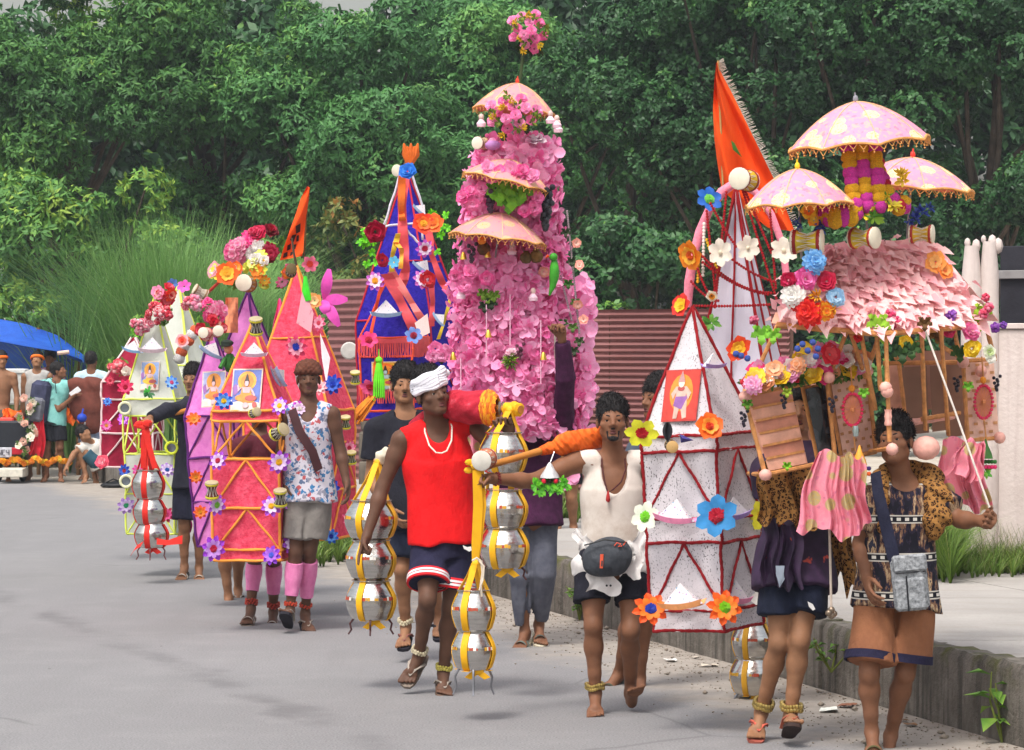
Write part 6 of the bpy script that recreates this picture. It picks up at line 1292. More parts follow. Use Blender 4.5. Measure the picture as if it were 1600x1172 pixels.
for y in (0, 1, 2): pompon_garland(K3, [P(1282, 322 + 8 * y, 14.98), P(1305, 334 + 6 * y, 14.9), P(1330, 330 + 6 * y, 14.92), P(1345, 310 + 8 * y, 14.95)], sz(12, 15), (YM + YM[:1] if y % 2 else YM[::-1]))
for y in (0, 1): pompon_garland(K3, [P(1370, 255 + 12 * y, 15.05), P(1386, 300 + 10 * y, 15.0), P(1404, 322 + 4 * y, 15.0), P(1420, 312 + 6 * y, 15.05)], sz(12, 15), YM if y else ['#c0203a', '#e8a91e', '#d83ca6'])
for px, py, c1, c2 in ((1358, 318, '#4a8a2a', '#d8c02a'), (1372, 325, '#5a9a2e', '#c8b82a'), (1350, 335, '#4a7a28', '#e0c82a'), (1385, 310, '#d8c02a', '#6a9a2e'), (1366, 340, '#4f8a2a', '#86b03a'), (1408, 275, '#e8c22a', '#f0d24a'), (1412, 282, '#e0b82a', '#f0d04a'), (1395, 320, '#b8a82a', '#e0c83a')): flower(K3, P(px, py, 14.95), towards(.8), sz(17, 15), 'sprig' if 'd8' not in c1 and 'e8' not in c1 else 'tuft', c1, c2)
for px, py, rp in ((1245, 350, 15), (1282, 353, 18), (1440, 333, 20), (1430, 342, 15), (1452, 325, 12), (1420, 345, 13)): flower(K3, P(px, py, 14.95 if px < 1400 else 15.2), towards(.8), sz(rp, 15), 'tuft', '#2f3f9a', '#4a62c0')
drum(K3, P(1261, 378, 14.9), (1, -.25, .0), sz(58, 15), '#c9b02a', '#8e2424', '#ddd4bf'); drum(K3, P(1350, 372, 15.0), (.75, -.6, 0), sz(52, 15), '#c9b02a', '#a03028', '#ddd4bf'); drum(K3, P(1440, 366, 15.2), (.9, -.3, 0), sz(44, 15.2), '#c9a22a', '#a03028', '#ddd4bf')
flower(K3, P(1264, 330, 14.95), towards(), sz(14, 15), 'broad', '#f4d03a', '#f4943a'); flower(K3, P(1272, 345, 14.95), towards(), sz(12, 15), 'broad', '#f4a03a', '#f2d24a')
cloth_drape(K3, P(1300, 708, 14.78), .31, .15, .37, M_GOLDC, 'gold_dotted_cloth', 7, .026, ragged=.04, swing=.02); cloth_drape(K3, P(1332, 712, 14.85), .16, .08, .31, M_GOLDC, 'gold_dotted_cloth', 3, .03); cloth_drape(K3, P(1502, 688, 15.25), .24, .2, .32, M_GOLDC, 'gold_dotted_cloth', 6, .022, swing=-.02); cloth_drape(K3, P(1520, 690, 15.15), .2, .08, .17, M_GOLDC, 'gold_dotted_cloth', 4, .035, swing=.06)
mb = MB(); mb.tube([P(1296, 820, 14.9), P(1299, 955, 14.9)], .006, 6); part('hanging_cord', mb, mat('#b9a99c', .7), K3)
mb = MB()
for dx, dy in ((-4, 0), (4, 1), (0, -5), (0, 4)): mb.ball(P(1299 + dx, 958 + dy, 14.9 + .01 * dx), .017, 8)
part('small_bells', mb, mat('#8a7a6a', .35, .2, 20, 0, 60, .7), K3)
mb = MB(); mb.tube([P(1441, 503, 14.9), P(1495, 650, 14.85), P(1546, 793, 14.8)], .005, 6); part('guide_cord', mb, mat('#d9cfc6', .7), K3)
mb = MB(); mb.slab([P(1205, 505, 15.02), P(1330, 515, 14.95), P(1330, 495, 15.0), P(1212, 488, 15.05)], (0, -1, 0), .01); part('eave_board', mb, M_PEA, K3, smooth=False)

# ================================================================== yokes, water pots, bags
def yoke(label, pts, r, m, group='carrying poles'):
    th = thing('carrying_pole', label, 'pole', pts[0], group); mb = MB(); n = len(pts); Q = []
    for i in range(n - 1): Q += [lerp(V3(pts[i]), V3(pts[i + 1]), k / 6) for k in range(6)]
    Q.append(V3(pts[-1])); mb.tube(Q, [r * (1.12 if i % 4 == 0 else 1) for i in range(len(Q))], 10); part('bamboo_rod', mb, m, th); return th
M_BAM = mat('#b9762f', .5, .2, 8, .2, 60, stretch=(1, 1, 1)); M_ORC = t.m
t = NT('orange_wrap'); t.set(.8, 0, .2); co = t.co('Object'); wv = t.n('TexWave'); wv.inputs['Scale'].default_value = 9; wv.inputs['Distortion'].default_value = 4; t.l(t.co('Object', (1, 1, 1), (0, .6, 0)), wv.inputs['Vector'])
t.base(t.ramp(t.noise(co, 9, 3), [(.3, H('#e2581a')), (.7, H('#f4772a'))])); t.bump(wv.outputs['Fac'], .6, .02); M_ORC = t.m
Y1a, Y1b, Y1c = P(752, 731, 16.35), P(900, 689, 16.62), P(1172, 640, 17.3)
Y1 = yoke('bamboo pole with an orange cloth wrap across the white vest man\'s shoulder', [Y1a, Y1b, Y1c], .018, M_BAM)
def wrap(th, pts, rs, m, name='cloth_wrap', seed=0):
    mb = MB(); n = len(pts)
    def fn(u, v):
        i = min(n - 2, int(v * (n - 1))); f = v * (n - 1) - i; c = lerp(V3(pts[i]), V3(pts[i + 1]), f); d = (V3(pts[i + 1]) - V3(pts[i])).normalized(); s_ = d.cross(V3((0, 0, 1))).normalized(); w = s_.cross(d); a = 2 * math.pi * u
        r = lerp(rs[i], rs[i + 1], f) * (1 + .07 * math.sin(3 * a + 16 * v + seed) + .03 * math.sin(7 * a - 30 * v)); return c + s_ * math.cos(a) * r + w * math.sin(a) * r
    mb.grid(fn, 28, 40, 0, True); return part(name, mb, m, th)
w1 = [lerp(Y1a, Y1b, t_) for t_ in (.62, .72, .76, .82, .9, .98)] + [lerp(Y1b, Y1c, .08), lerp(Y1b, Y1c, .2), lerp(Y1b, Y1c, .22)]
wrap(Y1, w1, [.022, .032, .03, .052, .058, .056, .055, .052, .02], M_ORC)
drum_thing('cream skinned hand drum tied to the left end of the orange wrapped pole', P(757, 718, 16.28), (-.25, -1, -.08), sz(48, 16.3), body='#c07a5a', rim='#a04a3a', skin='#cfcac0')
M_YRIB = mat('#e8ac14', .6, .12, 8, .15, 30)
th = thing('yellow_ribbon', 'yellow cloth strap knotted at the pole end, leading down to two steel pots', 'ribbon', P(748, 740, 16.3))
mb = MB()
for i in range(14): a = rj(.03); mb.ball(P(744 + rj(14), 726 + rj(9), 16.3 + rj(.03)), .02, 6, 0, (1.3, .8, .9))
part('knot', mb, M_YRIB, th); mb = MB(); ribbon(mb, [P(745, 735, 16.24), P(747, 790, 16.24), P(744, 850, 16.22), P(742, 880, 16.22)], [.045, .05, .048, .03], (1, .3, 0)); part('band', mb, M_YRIB, th); mb = MB(); ribbon(mb, [P(752, 735, 16.27), P(755, 790, 16.27), P(748, 850, 16.25), P(745, 880, 16.25)], [.03, .035, .035, .02], (1, -.5, 0)); part('band', mb, M_YRIB, th)
pot_stack('two round steel pots in yellow straps hanging beside the red vest man\'s knee', 740, [(954, 68, 66), (1016, 68, 64)], P(743, 880, 16.22), 16.25, '#e8ac14', 3, mat('#8a8a90', .3, .1, 9, 0, 60, .9), True, .036, .13)
th = thing('cream_cord', 'cream cord tied round the yellow straps above the two steel pots', 'cord', P(745, 875, 16.18)); mb = MB()
mb.tube([P(738, 876, 16.18), P(745, 872, 16.17), P(752, 877, 16.18), P(754, 895, 16.18), P(751, 915, 16.17), P(753, 932, 16.18)], .006, 6); mb.tube([P(745, 872, 16.18), P(756, 885, 16.17), P(755, 905, 16.17), P(749, 922, 16.17)], .005, 6); part('strand', mb, mat('#d9cbb8', .8), th)
# red wrapped pole of the red vest man
Y2a, Y2m, Y2b = P(814, 640, 17.1), P(705, 634, 17.5), P(588, 722, 17.85)
Y2 = yoke('pole wrapped in red cloth with orange plaited ends across the red vest man\'s shoulders', [Y2a, Y2m, Y2b], .02, M_BAM)
t = NT('red_wrap'); t.set(.8, 0, .2); co = t.co('Object'); t.base(t.ramp(t.noise(co, 14, 4), [(.3, H('#961528')), (.6, H('#bc2a3c')), (.75, H('#d85a6a'))])); t.bump(t.noise(co, 30, 4), .5, .02); M_RWR = t.m
pl = lambda f: lerp(Y2a, Y2m, f) if f <= 1 else lerp(Y2m, Y2b, f - 1)
wrap(Y2, [pl(f) for f in (.42, .46, .55, .7, .85, 1.0, 1.2, 1.45, 1.5)], [.03, .08, .088, .092, .085, .08, .075, .062, .03], M_RWR)
for f0, f1, r0 in ((.34, .62, .088), (1.52, 1.8, .06)):
    mb = MB(); n = 14
    for k in range(2):
        for j in range(9):
            a = j * .7; pts = []
            for i in range(n + 1): f = lerp(f0, f1, i / n); c = pl(f); rr = r0 * (.55 + .5 * math.sin(math.pi * min(1, i / n + .1))); ang = a + (1 if k else -1) * i * .5; pts.append(c + V3((.25 * math.cos(ang) * rr, math.cos(ang) * rr, math.sin(ang) * rr)))
            mb.tube(pts, .010, 5, (j + k) % 2)
    part('plaited_net', mb, [mat('#e89a1e', .7, .2, 30), mat('#d86a1e', .7, .2, 30)], Y2, kind='stuff')
mb = MB()
for i in range(5): f = .1 + i * .05; c = pl(f); mb.tube([c + V3((0, .03 * math.cos(a), .03 * math.sin(a))) for a in [q * .52 for q in range(12)]], .008, 5, 0, False, True)
part('wire_binding', mb, mat('#8a8078', .4, .2, 20, 0, 60, .5), Y2)
wrap(Y2, [pl(f) for f in (.0, .02, .1, .2, .23)], [.01, .036, .04, .035, .02], M_YRIB, 'yellow_binding', 2); wrap(Y2, [pl(f) for f in (1.8, 1.83, 1.93, 2.0)], [.02, .036, .042, .015], mat('#cfc6b2', .7, .2, 20), 'cord_binding', 3)
pot_stack('three steel pots in yellow straps under the red vest man\'s raised hand', 787, [(708, 76, 66), (795, 76, 62), (856, 80, 66)], P(797, 640, 17.1), 17.15, '#e8ac14', 2, None, True, .036, .07)
pot_stack('three steel pots in yellow straps beside the red vest man\'s hanging arm', 580, [(812, 84, 62), (874, 80, 62), (938, 80, 64)], P(590, 722, 17.8), 17.75, '#e8ac14', 3, None, True, .036, .085)
pot_stack('steel pots with a yellow strap hanging behind the pink hut carrier\'s shin', 1175, [(1002, 62, 60), (1056, 68, 62)], P(1172, 660, 17.3), 17.3, '#d8a02a', 2, mat('#8a8a90', .3, .1, 9, 0, 60, .9), True, .03, .09)
pot_stack('three small steel pots in red straps hanging from the dark sleeved arm', 234, [(757, 50, 46, 232), (799, 50, 42, 234), (836, 52, 42, 237)], P(228, 690, 25.6), 25.65, '#d8281e', 3, mat('#6a3a3a', .6), False, .045, .1, turn=.6)
th = thing('green_bell_charm', 'white bell charm with green leaf beads hanging from the orange wrap', 'charm', P(860, 735, 16.35)); q = P(859, 733, 16.35)
mb = MB(); mb.tube([P(866, 706, 16.4), P(860, 722, 16.36)], .003, 5); mb.lathe([(.05, -.045), (.045, -.03), (.025, 0), (.012, .025), (.003, .035)], q, 12); part('bell', mb, mat('#d8d8da', .3, .15, 40, .4, 80, .4), th)
for i in range(9): flower(th, q + V3((-.07 + .018 * i, -.02, -.085 - .02 * math.sin(i * 1.5))), (rj(.5), -1, .2), .045, 'sprig', '#6ac02a', '#4aa020')
for i in range(5): flower(th, q + V3((-.03 + .015 * i, -.02, -.055)), (rj(.5), -1, .2), .03, 'sprig', '#2a3a22', '#3a4a2a')
mb = MB()
for dx in (-.03, .03): mb.ball(q + V3((dx, -.03, -.06)), .013, 6)
part('red_bead', mb, mat('#d81e3a', .5), th)
th = thing('paper_flower', 'single pink paper blossom below the orange wrapped pole', 'flower', P(890, 745, 17.0))
for k in range(3): put('petal', pet[k], th, P(888, 747, 17.0), zto((rj(.5), -1, rj(.5)), k * 2), .06)
# ================================================================== people: one continuous surface each, grown from a distance field
A_ = np.array
def nv(v): v = np.asarray(v, float); return v / (np.linalg.norm(v) + 1e-12)
class Field:
    def __init__(s, lo, hi, h, fine=()):
        s.ax = []
        for k in range(3):
            x = lo[k]; o = [x]
            while x < hi[k]:
                st = h
                for flo, fhi, fh in fine:
                    if flo[k] - h <= x <= fhi[k]: st = min(st, fh)
                x += st; o.append(x)
            s.ax.append(np.array(o))
        s.F = np.full([len(a) for a in s.ax], .5, np.float32)
    def win(s, lo, hi):
        w = []
        for k in range(3):
            a = np.searchsorted(s.ax[k], lo[k]); b = np.searchsorted(s.ax[k], hi[k])
            if b <= a: return None
            w.append(slice(a, b))
        return tuple(w)
    def apply(s, fn, lo, hi, k=.0, op='add'):
        m = .03 + k; w = s.win(np.asarray(lo) - m, np.asarray(hi) + m)
        if w is None: return
        X = s.ax[0][w[0]][:, None, None]; Y = s.ax[1][w[1]][None, :, None]; Z = s.ax[2][w[2]][None, None, :]
        d = fn(X, Y, Z).astype(np.float32); f = s.F[w]
        if op == 'sub': d = -d; f = -f; d = -d; g = -d  # smooth max(F, -d)
        if op == 'add':
            if k > 0: h = np.clip(.5 + .5 * (f - d) / k, 0, 1); s.F[w] = f * (1 - h) + d * h - k * h * (1 - h)
            else: s.F[w] = np.minimum(f, d)
        else:
            F0 = s.F[w]; dd = fn(X, Y, Z).astype(np.float32)
            if k > 0: h = np.clip(.5 - .5 * (F0 + dd) / k, 0, 1); s.F[w] = F0 * (1 - h) + (-dd) * h + k * h * (1 - h)
            else: s.F[w] = np.maximum(F0, -dd)
    def cone(s, a, b, r1, r2, k=.02, op='add'):
        a, b = np.asarray(a, float), np.asarray(b, float); ab = b - a; L2 = max(1e-9, ab @ ab); r = max(r1, r2)
        def fn(X, Y, Z):
            x, y, z = X - a[0], Y - a[1], Z - a[2]; t = np.clip((x * ab[0] + y * ab[1] + z * ab[2]) / L2, 0, 1)
            return np.sqrt((x - t * ab[0]) ** 2 + (y - t * ab[1]) ** 2 + (z - t * ab[2]) ** 2) - (r1 + (r2 - r1) * t)
        s.apply(fn, np.minimum(a, b) - r, np.maximum(a, b) + r, k, op); return s
    def flat(s, a, b, r1, r2, k=.01, op='add', fl=None, fk=1.0):
        """Cone with flat ends (hems, cuffs); fl, fk: squash along a direction."""
        a, b = np.asarray(a, float), np.asarray(b, float); ab = b - a; L = math.sqrt(ab @ ab); d = ab / L; r = max(r1, r2)
        f = nv(np.asarray(fl) - d * (np.asarray(fl) @ d)) if fl is not None else None
        def fn(X, Y, Z):
            x, y, z = X - a[0], Y - a[1], Z - a[2]; t = x * d[0] + y * d[1] + z * d[2]
            px, py, pz = x - t * d[0], y - t * d[1], z - t * d[2]
            if f is not None: q = px * f[0] + py * f[1] + pz * f[2]; e = q * (1 / fk - 1); px, py, pz = px + e * f[0], py + e * f[1], pz + e * f[2]
            rr = np.sqrt(px * px + py * py + pz * pz) - (r1 + (r2 - r1) * np.clip(t / L, 0, 1))
            return np.maximum(rr, np.abs(t - L / 2) - L / 2)
        s.apply(fn, np.minimum(a, b) - r, np.maximum(a, b) + r, k, op); return s
    def ell(s, c, M, rad, k=.02, op='add'):
        c = np.asarray(c, float); M = np.asarray(M, float); r = np.asarray(rad, float); R_ = np.abs(M.T) @ r
        def fn(X, Y, Z):
            x, y, z = X - c[0], Y - c[1], Z - c[2]; q = [(M[i, 0] * x + M[i, 1] * y + M[i, 2] * z) for i in range(3)]
            k0 = np.sqrt(sum((q[i] / r[i]) ** 2 for i in range(3))); k1 = np.sqrt(sum((q[i] / r[i] ** 2) ** 2 for i in range(3))) + 1e-6
            return k0 * (k0 - 1) / k1
        s.apply(fn, c - R_, c + R_, k, op); return s
    def half(s, p, n, op='sub'):             # cut away the side that n points to
        p, n = np.asarray(p, float), nv(n); X = s.ax[0][:, None, None]; Y = s.ax[1][None, :, None]; Z = s.ax[2][None, None, :]
        d = ((X - p[0]) * n[0] + (Y - p[1]) * n[1] + (Z - p[2]) * n[2]).astype(np.float32); s.F = np.maximum(s.F, d); return s
    def ripple(s, amp, fn):
        X = s.ax[0][:, None, None]; Y = s.ax[1][None, :, None]; Z = s.ax[2][None, None, :]
        s.F = s.F + (amp * fn(X, Y, Z)).astype(np.float32); return s
    def mesh(s):
        F = s.F; I = F < 0; nx, ny, nz = F.shape
        cnt = np.zeros((nx - 1, ny - 1, nz - 1), np.int8)
        for i in (0, 1):
            for j in (0, 1):
                for k in (0, 1): cnt += I[i:nx - 1 + i, j:ny - 1 + j, k:nz - 1 + k]
        act = (cnt > 0) & (cnt < 8); C = np.argwhere(act)
        if len(C) == 0: return np.zeros((0, 3)), np.zeros((0, 4), int)
        idx = np.full(act.shape, -1, np.int64); idx[act] = np.arange(len(C))
        pos = np.zeros((len(C), 3)); num = np.zeros(len(C))
        cor = {(i, j, k): F[C[:, 0] + i, C[:, 1] + j, C[:, 2] + k] for i in (0, 1) for j in (0, 1) for k in (0, 1)}
        P3 = [[s.ax[q][C[:, q]], s.ax[q][C[:, q] + 1]] for q in range(3)]
        for a in range(3):
            for u in (0, 1):
                for v in (0, 1):
                    c0 = [u, v]; c0.insert(a, 0); c1 = [u, v]; c1.insert(a, 1); f0, f1 = cor[tuple(c0)], cor[tuple(c1)]; m = (f0 < 0) != (f1 < 0); t_ = f0[m] / (f0[m] - f1[m])
                    for q in range(3): pos[m, q] += (P3[q][0][m] + t_ * (P3[q][1][m] - P3[q][0][m])) if q == a else P3[q][c0[q]][m]
                    num[m] += 1
        pos /= num[:, None]; quads = []
        for a in range(3):
            sl0 = [slice(None)] * 3; sl1 = [slice(None)] * 3; sl0[a] = slice(0, -1); sl1[a] = slice(1, None)
            E = np.argwhere(I[tuple(sl0)] != I[tuple(sl1)]); b, c = (a + 1) % 3, (a + 2) % 3
            sh = act.shape; ok = (E[:, b] > 0) & (E[:, c] > 0) & (E[:, b] < sh[b]) & (E[:, c] < sh[c]) & (E[:, a] < sh[a]); E = E[ok]
            def at(db, dc): q = E.copy(); q[:, b] += db; q[:, c] += dc; return idx[q[:, 0], q[:, 1], q[:, 2]]
            Q = np.stack([at(-1, -1), at(0, -1), at(0, 0), at(-1, 0)], 1); fl = ~I[E[:, 0], E[:, 1], E[:, 2]]; Q[fl] = Q[fl][:, ::-1]; quads.append(Q)
        return pos, np.concatenate(quads)

def skin_mat(name, c):
    t = NT(name); t.set(.58, 0, .25); co = t.co('Object'); b = t.ramp(t.noise(co, 9, 5, .65), [(.3, tuple(x * .72 for x in H(c))), (.7, tuple(min(1, x * 1.15) for x in H(c)))])
    b = t.mix(t.math('MULTIPLY', t.ramp(t.noise(co, 3.2, 3), [(.45, (0, 0, 0)), (.7, (1, 1, 1))]), .4), b, tuple(x * k for x, k in zip(H(c), (1.18, 1.05, .96)))); t.base(t.mix(t.math('MULTIPLY', t.noise(co, 160, 2), .3), b, tuple(x * .62 for x in H(c)))); t.b.inputs['Subsurface Weight'].default_value = .06; t.b.inputs['Subsurface Radius'].default_value = (.012, .005, .003); t.bump(t.noise(co, 220, 2), .12, .004); return t.m
SK1, SK2, SK3, SK4 = skin_mat('skin_dark', '#6c4836'), skin_mat('skin_brown', '#7f563f'), skin_mat('skin_light_brown', '#93694d'), skin_mat('skin_deep', '#634536')
t = NT('black_hair'); t.set(.6, 0, .2); co = t.co('Object'); t.base(t.ramp(t.noise(t.co('Object', (1, 1, .25)), 90, 3), [(.35, (.008, .007, .008)), (.7, (.03, .026, .026))])); t.bump(t.noise(t.co('Object', (1, 1, .3)), 150, 3), .9, .01); M_HAIR = t.m
M_EYEW, M_EYEB, M_LIP = mat('#b5a79c', .3, .05), mat('#150d0a', .15, .05), mat('#5e3534', .5, .15, 30)
def fold(seed, f=26.0, dirn=(1, .3, .35)):
    d = nv(dirn); r = random.Random(seed); p = [r.uniform(0, 6) for _ in range(6)]
    def fn(X, Y, Z):
        w = X * d[0] + Y * d[1] + Z * d[2]; q = .6 * np.sin(9 * Z + 7 * X + p[0]) + .5 * np.sin(13 * X - 5 * Y + 6 * Z + p[1])
        return np.sin(f * w + 1.6 * q + p[2]) * .6 + np.sin(f * .45 * (X * d[2] - Z * d[0]) + 1.3 * q + p[3]) * .7 + .3 * np.sin(f * 1.9 * w + 2 * q + p[4])
    return fn
class Person:
    """Joints in photo pixels (px, py, extra distance); a = the arm or leg at the left of the picture, b = at its right."""
    def __init__(s, label, D, J, skin=SK2, hs=1.0, yaw=0, pitch=0, roll=0, h=.0115, hand=('relax', 'relax'), foot=(None, None), group=None, palm=(None, None), build=1.0, face=True, torso=True, far=False, nm='person'):
        s.D = D; s.J = {k: A_(P(v[0], v[1], D + (v[2] if len(v) > 2 else 0))) for k, v in J.items()}; J = s.J; s.hs = hs; s.h = h; s.skin = skin; s.bd = build
        pts = A_([J[k] for k in J]); s.lo = pts.min(0) - .22; s.hi = pts.max(0) + .22
        g = J.get('ab', J['head']); base = V3((float(pts[:, 0].mean()), float(pts[:, 1].mean()), 0))
        s.th = thing(nm, label, 'person', base, group)
        up = nv(J['neck'] - (J['ha'] + J['hb']) / 2); rt = nv(J['sb'] - J['sa']); rt = nv(rt - up * (rt @ up)); s.up, s.rt, s.fw = up, rt, np.cross(rt, up) * 1.0
        s.pel = (J['ha'] + J['hb']) / 2; s.M = A_([rt, s.fw, up])
        Hm = Matrix.Rotation(R(yaw), 3, 'Z') @ Matrix.Rotation(R(-pitch), 3, 'X') @ Matrix.Rotation(R(roll), 3, 'Y'); s.HM = np.array(Hm)   # head axes as columns: right, back, up (face looks along -Y)
        s.hc = J['head']
        fine = [] if far else [(s.hc - .16, s.hc + .16, .0058)]
        for w in ('wa', 'wb'):
            if w in J and not far: fine.append((J[w] - .15, J[w] + .15, .0074))
        for w in ('aa', 'ab'):
            if w in J and not far: fine.append((J[w] - .17, J[w] + .17, .0095))
        Fd = s.Fd = Field(s.lo, s.hi, h, fine)
        s.body(Fd, hand, foot, palm, face, torso); V, Q = Fd.mesh(); s.nv = len(V)
        w = A_(base); o = link('body', npmesh('body', V - w, Q, skin, True), s.th); s.o = o
    def hp(s, x, y, z): return s.hc + s.HM @ (A_([x, y, z]) * s.hs)          # point in head axes, y forward (towards face)
    def hpt(s, x, y, z): return s.hp(x, -y, z)
    def body(s, F, hand, foot, palm, face, torso):
        J = s.J; bd = s.bd; k = .03
        if torso:
            L = np.linalg.norm(J['neck'] - s.pel); sw = np.linalg.norm(J['sb'] - J['sa'])
            F.ell(lerp(s.pel, J['neck'], .70), s.M, (sw * .43, .108 * bd, L * .34), k); F.ell(lerp(s.pel, J['neck'], .38), s.M, (.128 * bd, .092 * bd, L * .3), .04); F.ell(lerp(s.pel, J['neck'], .05), s.M, (.15 * bd, .108 * bd, .13), .04)
            for sd in ('sa', 'sb'):
                F.cone(J['neck'] + s.up * .01, J[sd], .05 * bd, .05 * bd, .04)
            for sd in (-1, 1): F.cone(J['neck'] + s.fw * .055 + s.rt * sd * .02 - s.up * .03, lerp(J['neck'], J['sa' if sd < 0 else 'sb'], .85) + s.fw * .045, .012, .012, .015)   # collar bones
        if face is not None:
            nb = J['neck']; F.cone(nb - s.up * .02, s.hpt(0, -.02, -.06), .056 * bd, .052, .025)
            I3 = s.HM.T * 1.0; I3 = A_([s.HM[:, 0], s.HM[:, 1], s.HM[:, 2]]); q = s.hs
            F.ell(s.hpt(0, -.012, .035), I3, (.074 * q, .094 * q, .088 * q), .02); F.ell(s.hpt(0, .028, -.035), I3, (.060 * q, .070 * q, .082 * q), .03)
            F.cone(s.hpt(-.045, .0, -.062), s.hpt(-.012, .066, -.098), .022 * q, .018 * q, .02); F.cone(s.hpt(.045, .0, -.062), s.hpt(.012, .066, -.098), .022 * q, .018 * q, .02)
            F.cone(s.hpt(-.012, .074, -.096), s.hpt(.012, .074, -.096), .018 * q, .018 * q, .012)
            F.cone(s.hpt(-.038, .070, .012), s.hpt(.038, .070, .012), .016 * q, .016 * q, .015)
            for sd in (-1, 1):
                F.ell(s.hpt(sd * .032, .101, -.006), I3, (.020 * q, .018 * q, .0125 * q), .008, 'sub')
                F.ell(s.hpt(sd * .047, .055, -.030), I3, (.022 * q, .022 * q, .017 * q), .018)
                F.ell(s.hpt(sd * .080, -.008, -.012), I3, (.010 * q, .020 * q, .033 * q), .008)
                F.cone(s.hpt(sd * .018, .0835, .001), s.hpt(sd * .032, .0845, .0025), .0050 * q, .0062 * q, .004); F.cone(s.hpt(sd * .032, .0845, .0025), s.hpt(sd * .046, .074, -.003), .0062 * q, .005 * q, .004)   # upper lids
                F.cone(s.hpt(sd * .019, .083, -.0155), s.hpt(sd * .044, .075, -.0145), .0050 * q, .0045 * q, .004)
                F.ell(s.hpt(sd * .0135, .098, -.036), I3, (.0095 * q, .011 * q, .0085 * q), .006)
            F.cone(s.hpt(0, .085, .006), s.hpt(0, .110, -.030), .0085 * q, .0125 * q, .010)
            F.cone(s.hpt(-.016, .086, -.062), s.hpt(.016, .086, -.062), .0072 * q, .0072 * q, .007); F.cone(s.hpt(-.014, .085, -.075), s.hpt(.014, .085, -.075), .0082 * q, .0082 * q, .006)
            F.cone(s.hpt(-.022, .098, -.0685), s.hpt(.022, .098, -.0685), .0035 * q, .0035 * q, .004, 'sub')
        for sd, hn, pm in (('a', hand[0], palm[0]), ('b', hand[1], palm[1])):
            if 'e' + sd not in J: continue
            S_, E, W = J['s' + sd], J['e' + sd], J['w' + sd]
            F.cone(S_, lerp(S_, E, .35), .056 * bd, .050 * bd, .03); F.cone(lerp(S_, E, .3), E, .048 * bd, .037, .02)
            F.cone(E, lerp(E, W, .3), .038, .040 * bd, .02); F.cone(lerp(E, W, .28), W, .039 * bd, .025, .02)
            if hn: s.hand(F, E, W, hn, pm, 1 if sd == 'b' else -1)
        for sd, ft in (('a', foot[0]), ('b', foot[1])):
            if 'k' + sd not in J: continue
            Hh, K, An = J['h' + sd], J['k' + sd], J['a' + sd]
            F.cone(Hh, lerp(Hh, K, .5), .082 * bd, .066 * bd, .02); F.cone(lerp(Hh, K, .45), K, .067 * bd, .047, .02); F.ell(K + s.fw * .02, s.M, (.037, .032, .046), .02)
            cd = nv(An - K); bk = -s.fw - cd * (-s.fw @ cd); bk = nv(bk)
            F.cone(K, lerp(K, An, .33) + bk * .014, .044, .049 * bd, .02); F.cone(lerp(K, An, .3) + bk * .014, lerp(K, An, .72), .048 * bd, .033, .02); F.cone(lerp(K, An, .7), An, .033, .031, .015)
            if ft is not False: s.foot(F, K, An, ft, sd)
    def foot(s, F, K, An, ft, sd):
        d = nv(ft if ft is not None else (-.15 if sd == 'a' else .15, -1, -.25)); dn = nv(An - K); dn = nv(dn - d * (dn @ d)); sd_ = np.cross(d, dn); s.__dict__.setdefault('feet', {})[sd] = (An, d, dn, sd_)
        F.cone(An + dn * .035 - d * .035, An + dn * .048 - d * .03, .03, .026, .02); F.cone(An + dn * .01, An + d * .085 + dn * .045, .034, .026, .02); F.cone(An + dn * .05, An + d * .10 + dn * .058, .026, .02, .02); F.cone(An + d * .10 + dn * .056 - sd_ * .022, An + d * .10 + dn * .058 + sd_ * .022, .02, .018, .015)
        io = -1 if sd == 'a' else 1
        for i in range(5):
            o = (i - 2) * .0165; l = (.168, .164, .157, .149, .140)[i] * 1.0; r = (.0125, .0095, .009, .009, .0085)[i]; o = o * io * -1
            # big toe on the inner side
            F.cone(An + d * .105 + dn * .06 + sd_ * o * (1 if sd == 'b' else 1), An + d * l + dn * (.066) + sd_ * o * 1.12, r * 1.1, r, .006)
    def hand(s, F, E, W, pose, palm, sd):
        d = nv(W - E)
        if isinstance(pose, tuple): pose, d = pose[0], nv(pose[1])
        pn = nv(palm) if palm is not None else nv(s.fw * .2 - s.rt * sd * 1.0)
        pn = nv(pn - d * (pn @ d)); sp = np.cross(pn, d) * sd      # sp: towards the thumb side
        M = A_([sp, pn, d]); F.ell(W + d * .05, M, (.041, .018, .055), .012); F.cone(W, W + d * .03, .025, .024, .015)
        curl = {'relax': (.35, .45, .4), 'grip': (1.15, 1.45, 1.0), 'fist': (1.4, 1.6, 1.1), 'open': (.05, .1, .1), 'point': (1.3, 1.5, 1.0), 'hook': (.5, 1.35, 1.1)}[pose]
        for i in range(4):
            o = (1.5 - i) * .0205; L = (.040, .044, .041, .033)[i]; b = W + d * (.088 - .004 * abs(i - 1.2)) + sp * o; a = 0; p = b; cl = curl
            if pose == 'point' and i == 0: cl = (.1, .12, .1)
            spr = sp * ((1.5 - i) * .06)
            for j, (l, r0, r1) in enumerate(((L, .0098, .0092), (L * .68, .0092, .0084), (L * .55, .0084, .0072))):
                a += cl[j] * (1 + .06 * i); q = p + nv(d * math.cos(a) + pn * math.sin(a) + spr) * l; F.cone(p, q, r0, r1, .004); p = q
        tb = W + d * .025 + sp * .03 + pn * .006; ta = {'relax': .4, 'grip': 1.0, 'fist': 1.1, 'open': .1, 'point': .9, 'hook': .5}[pose]
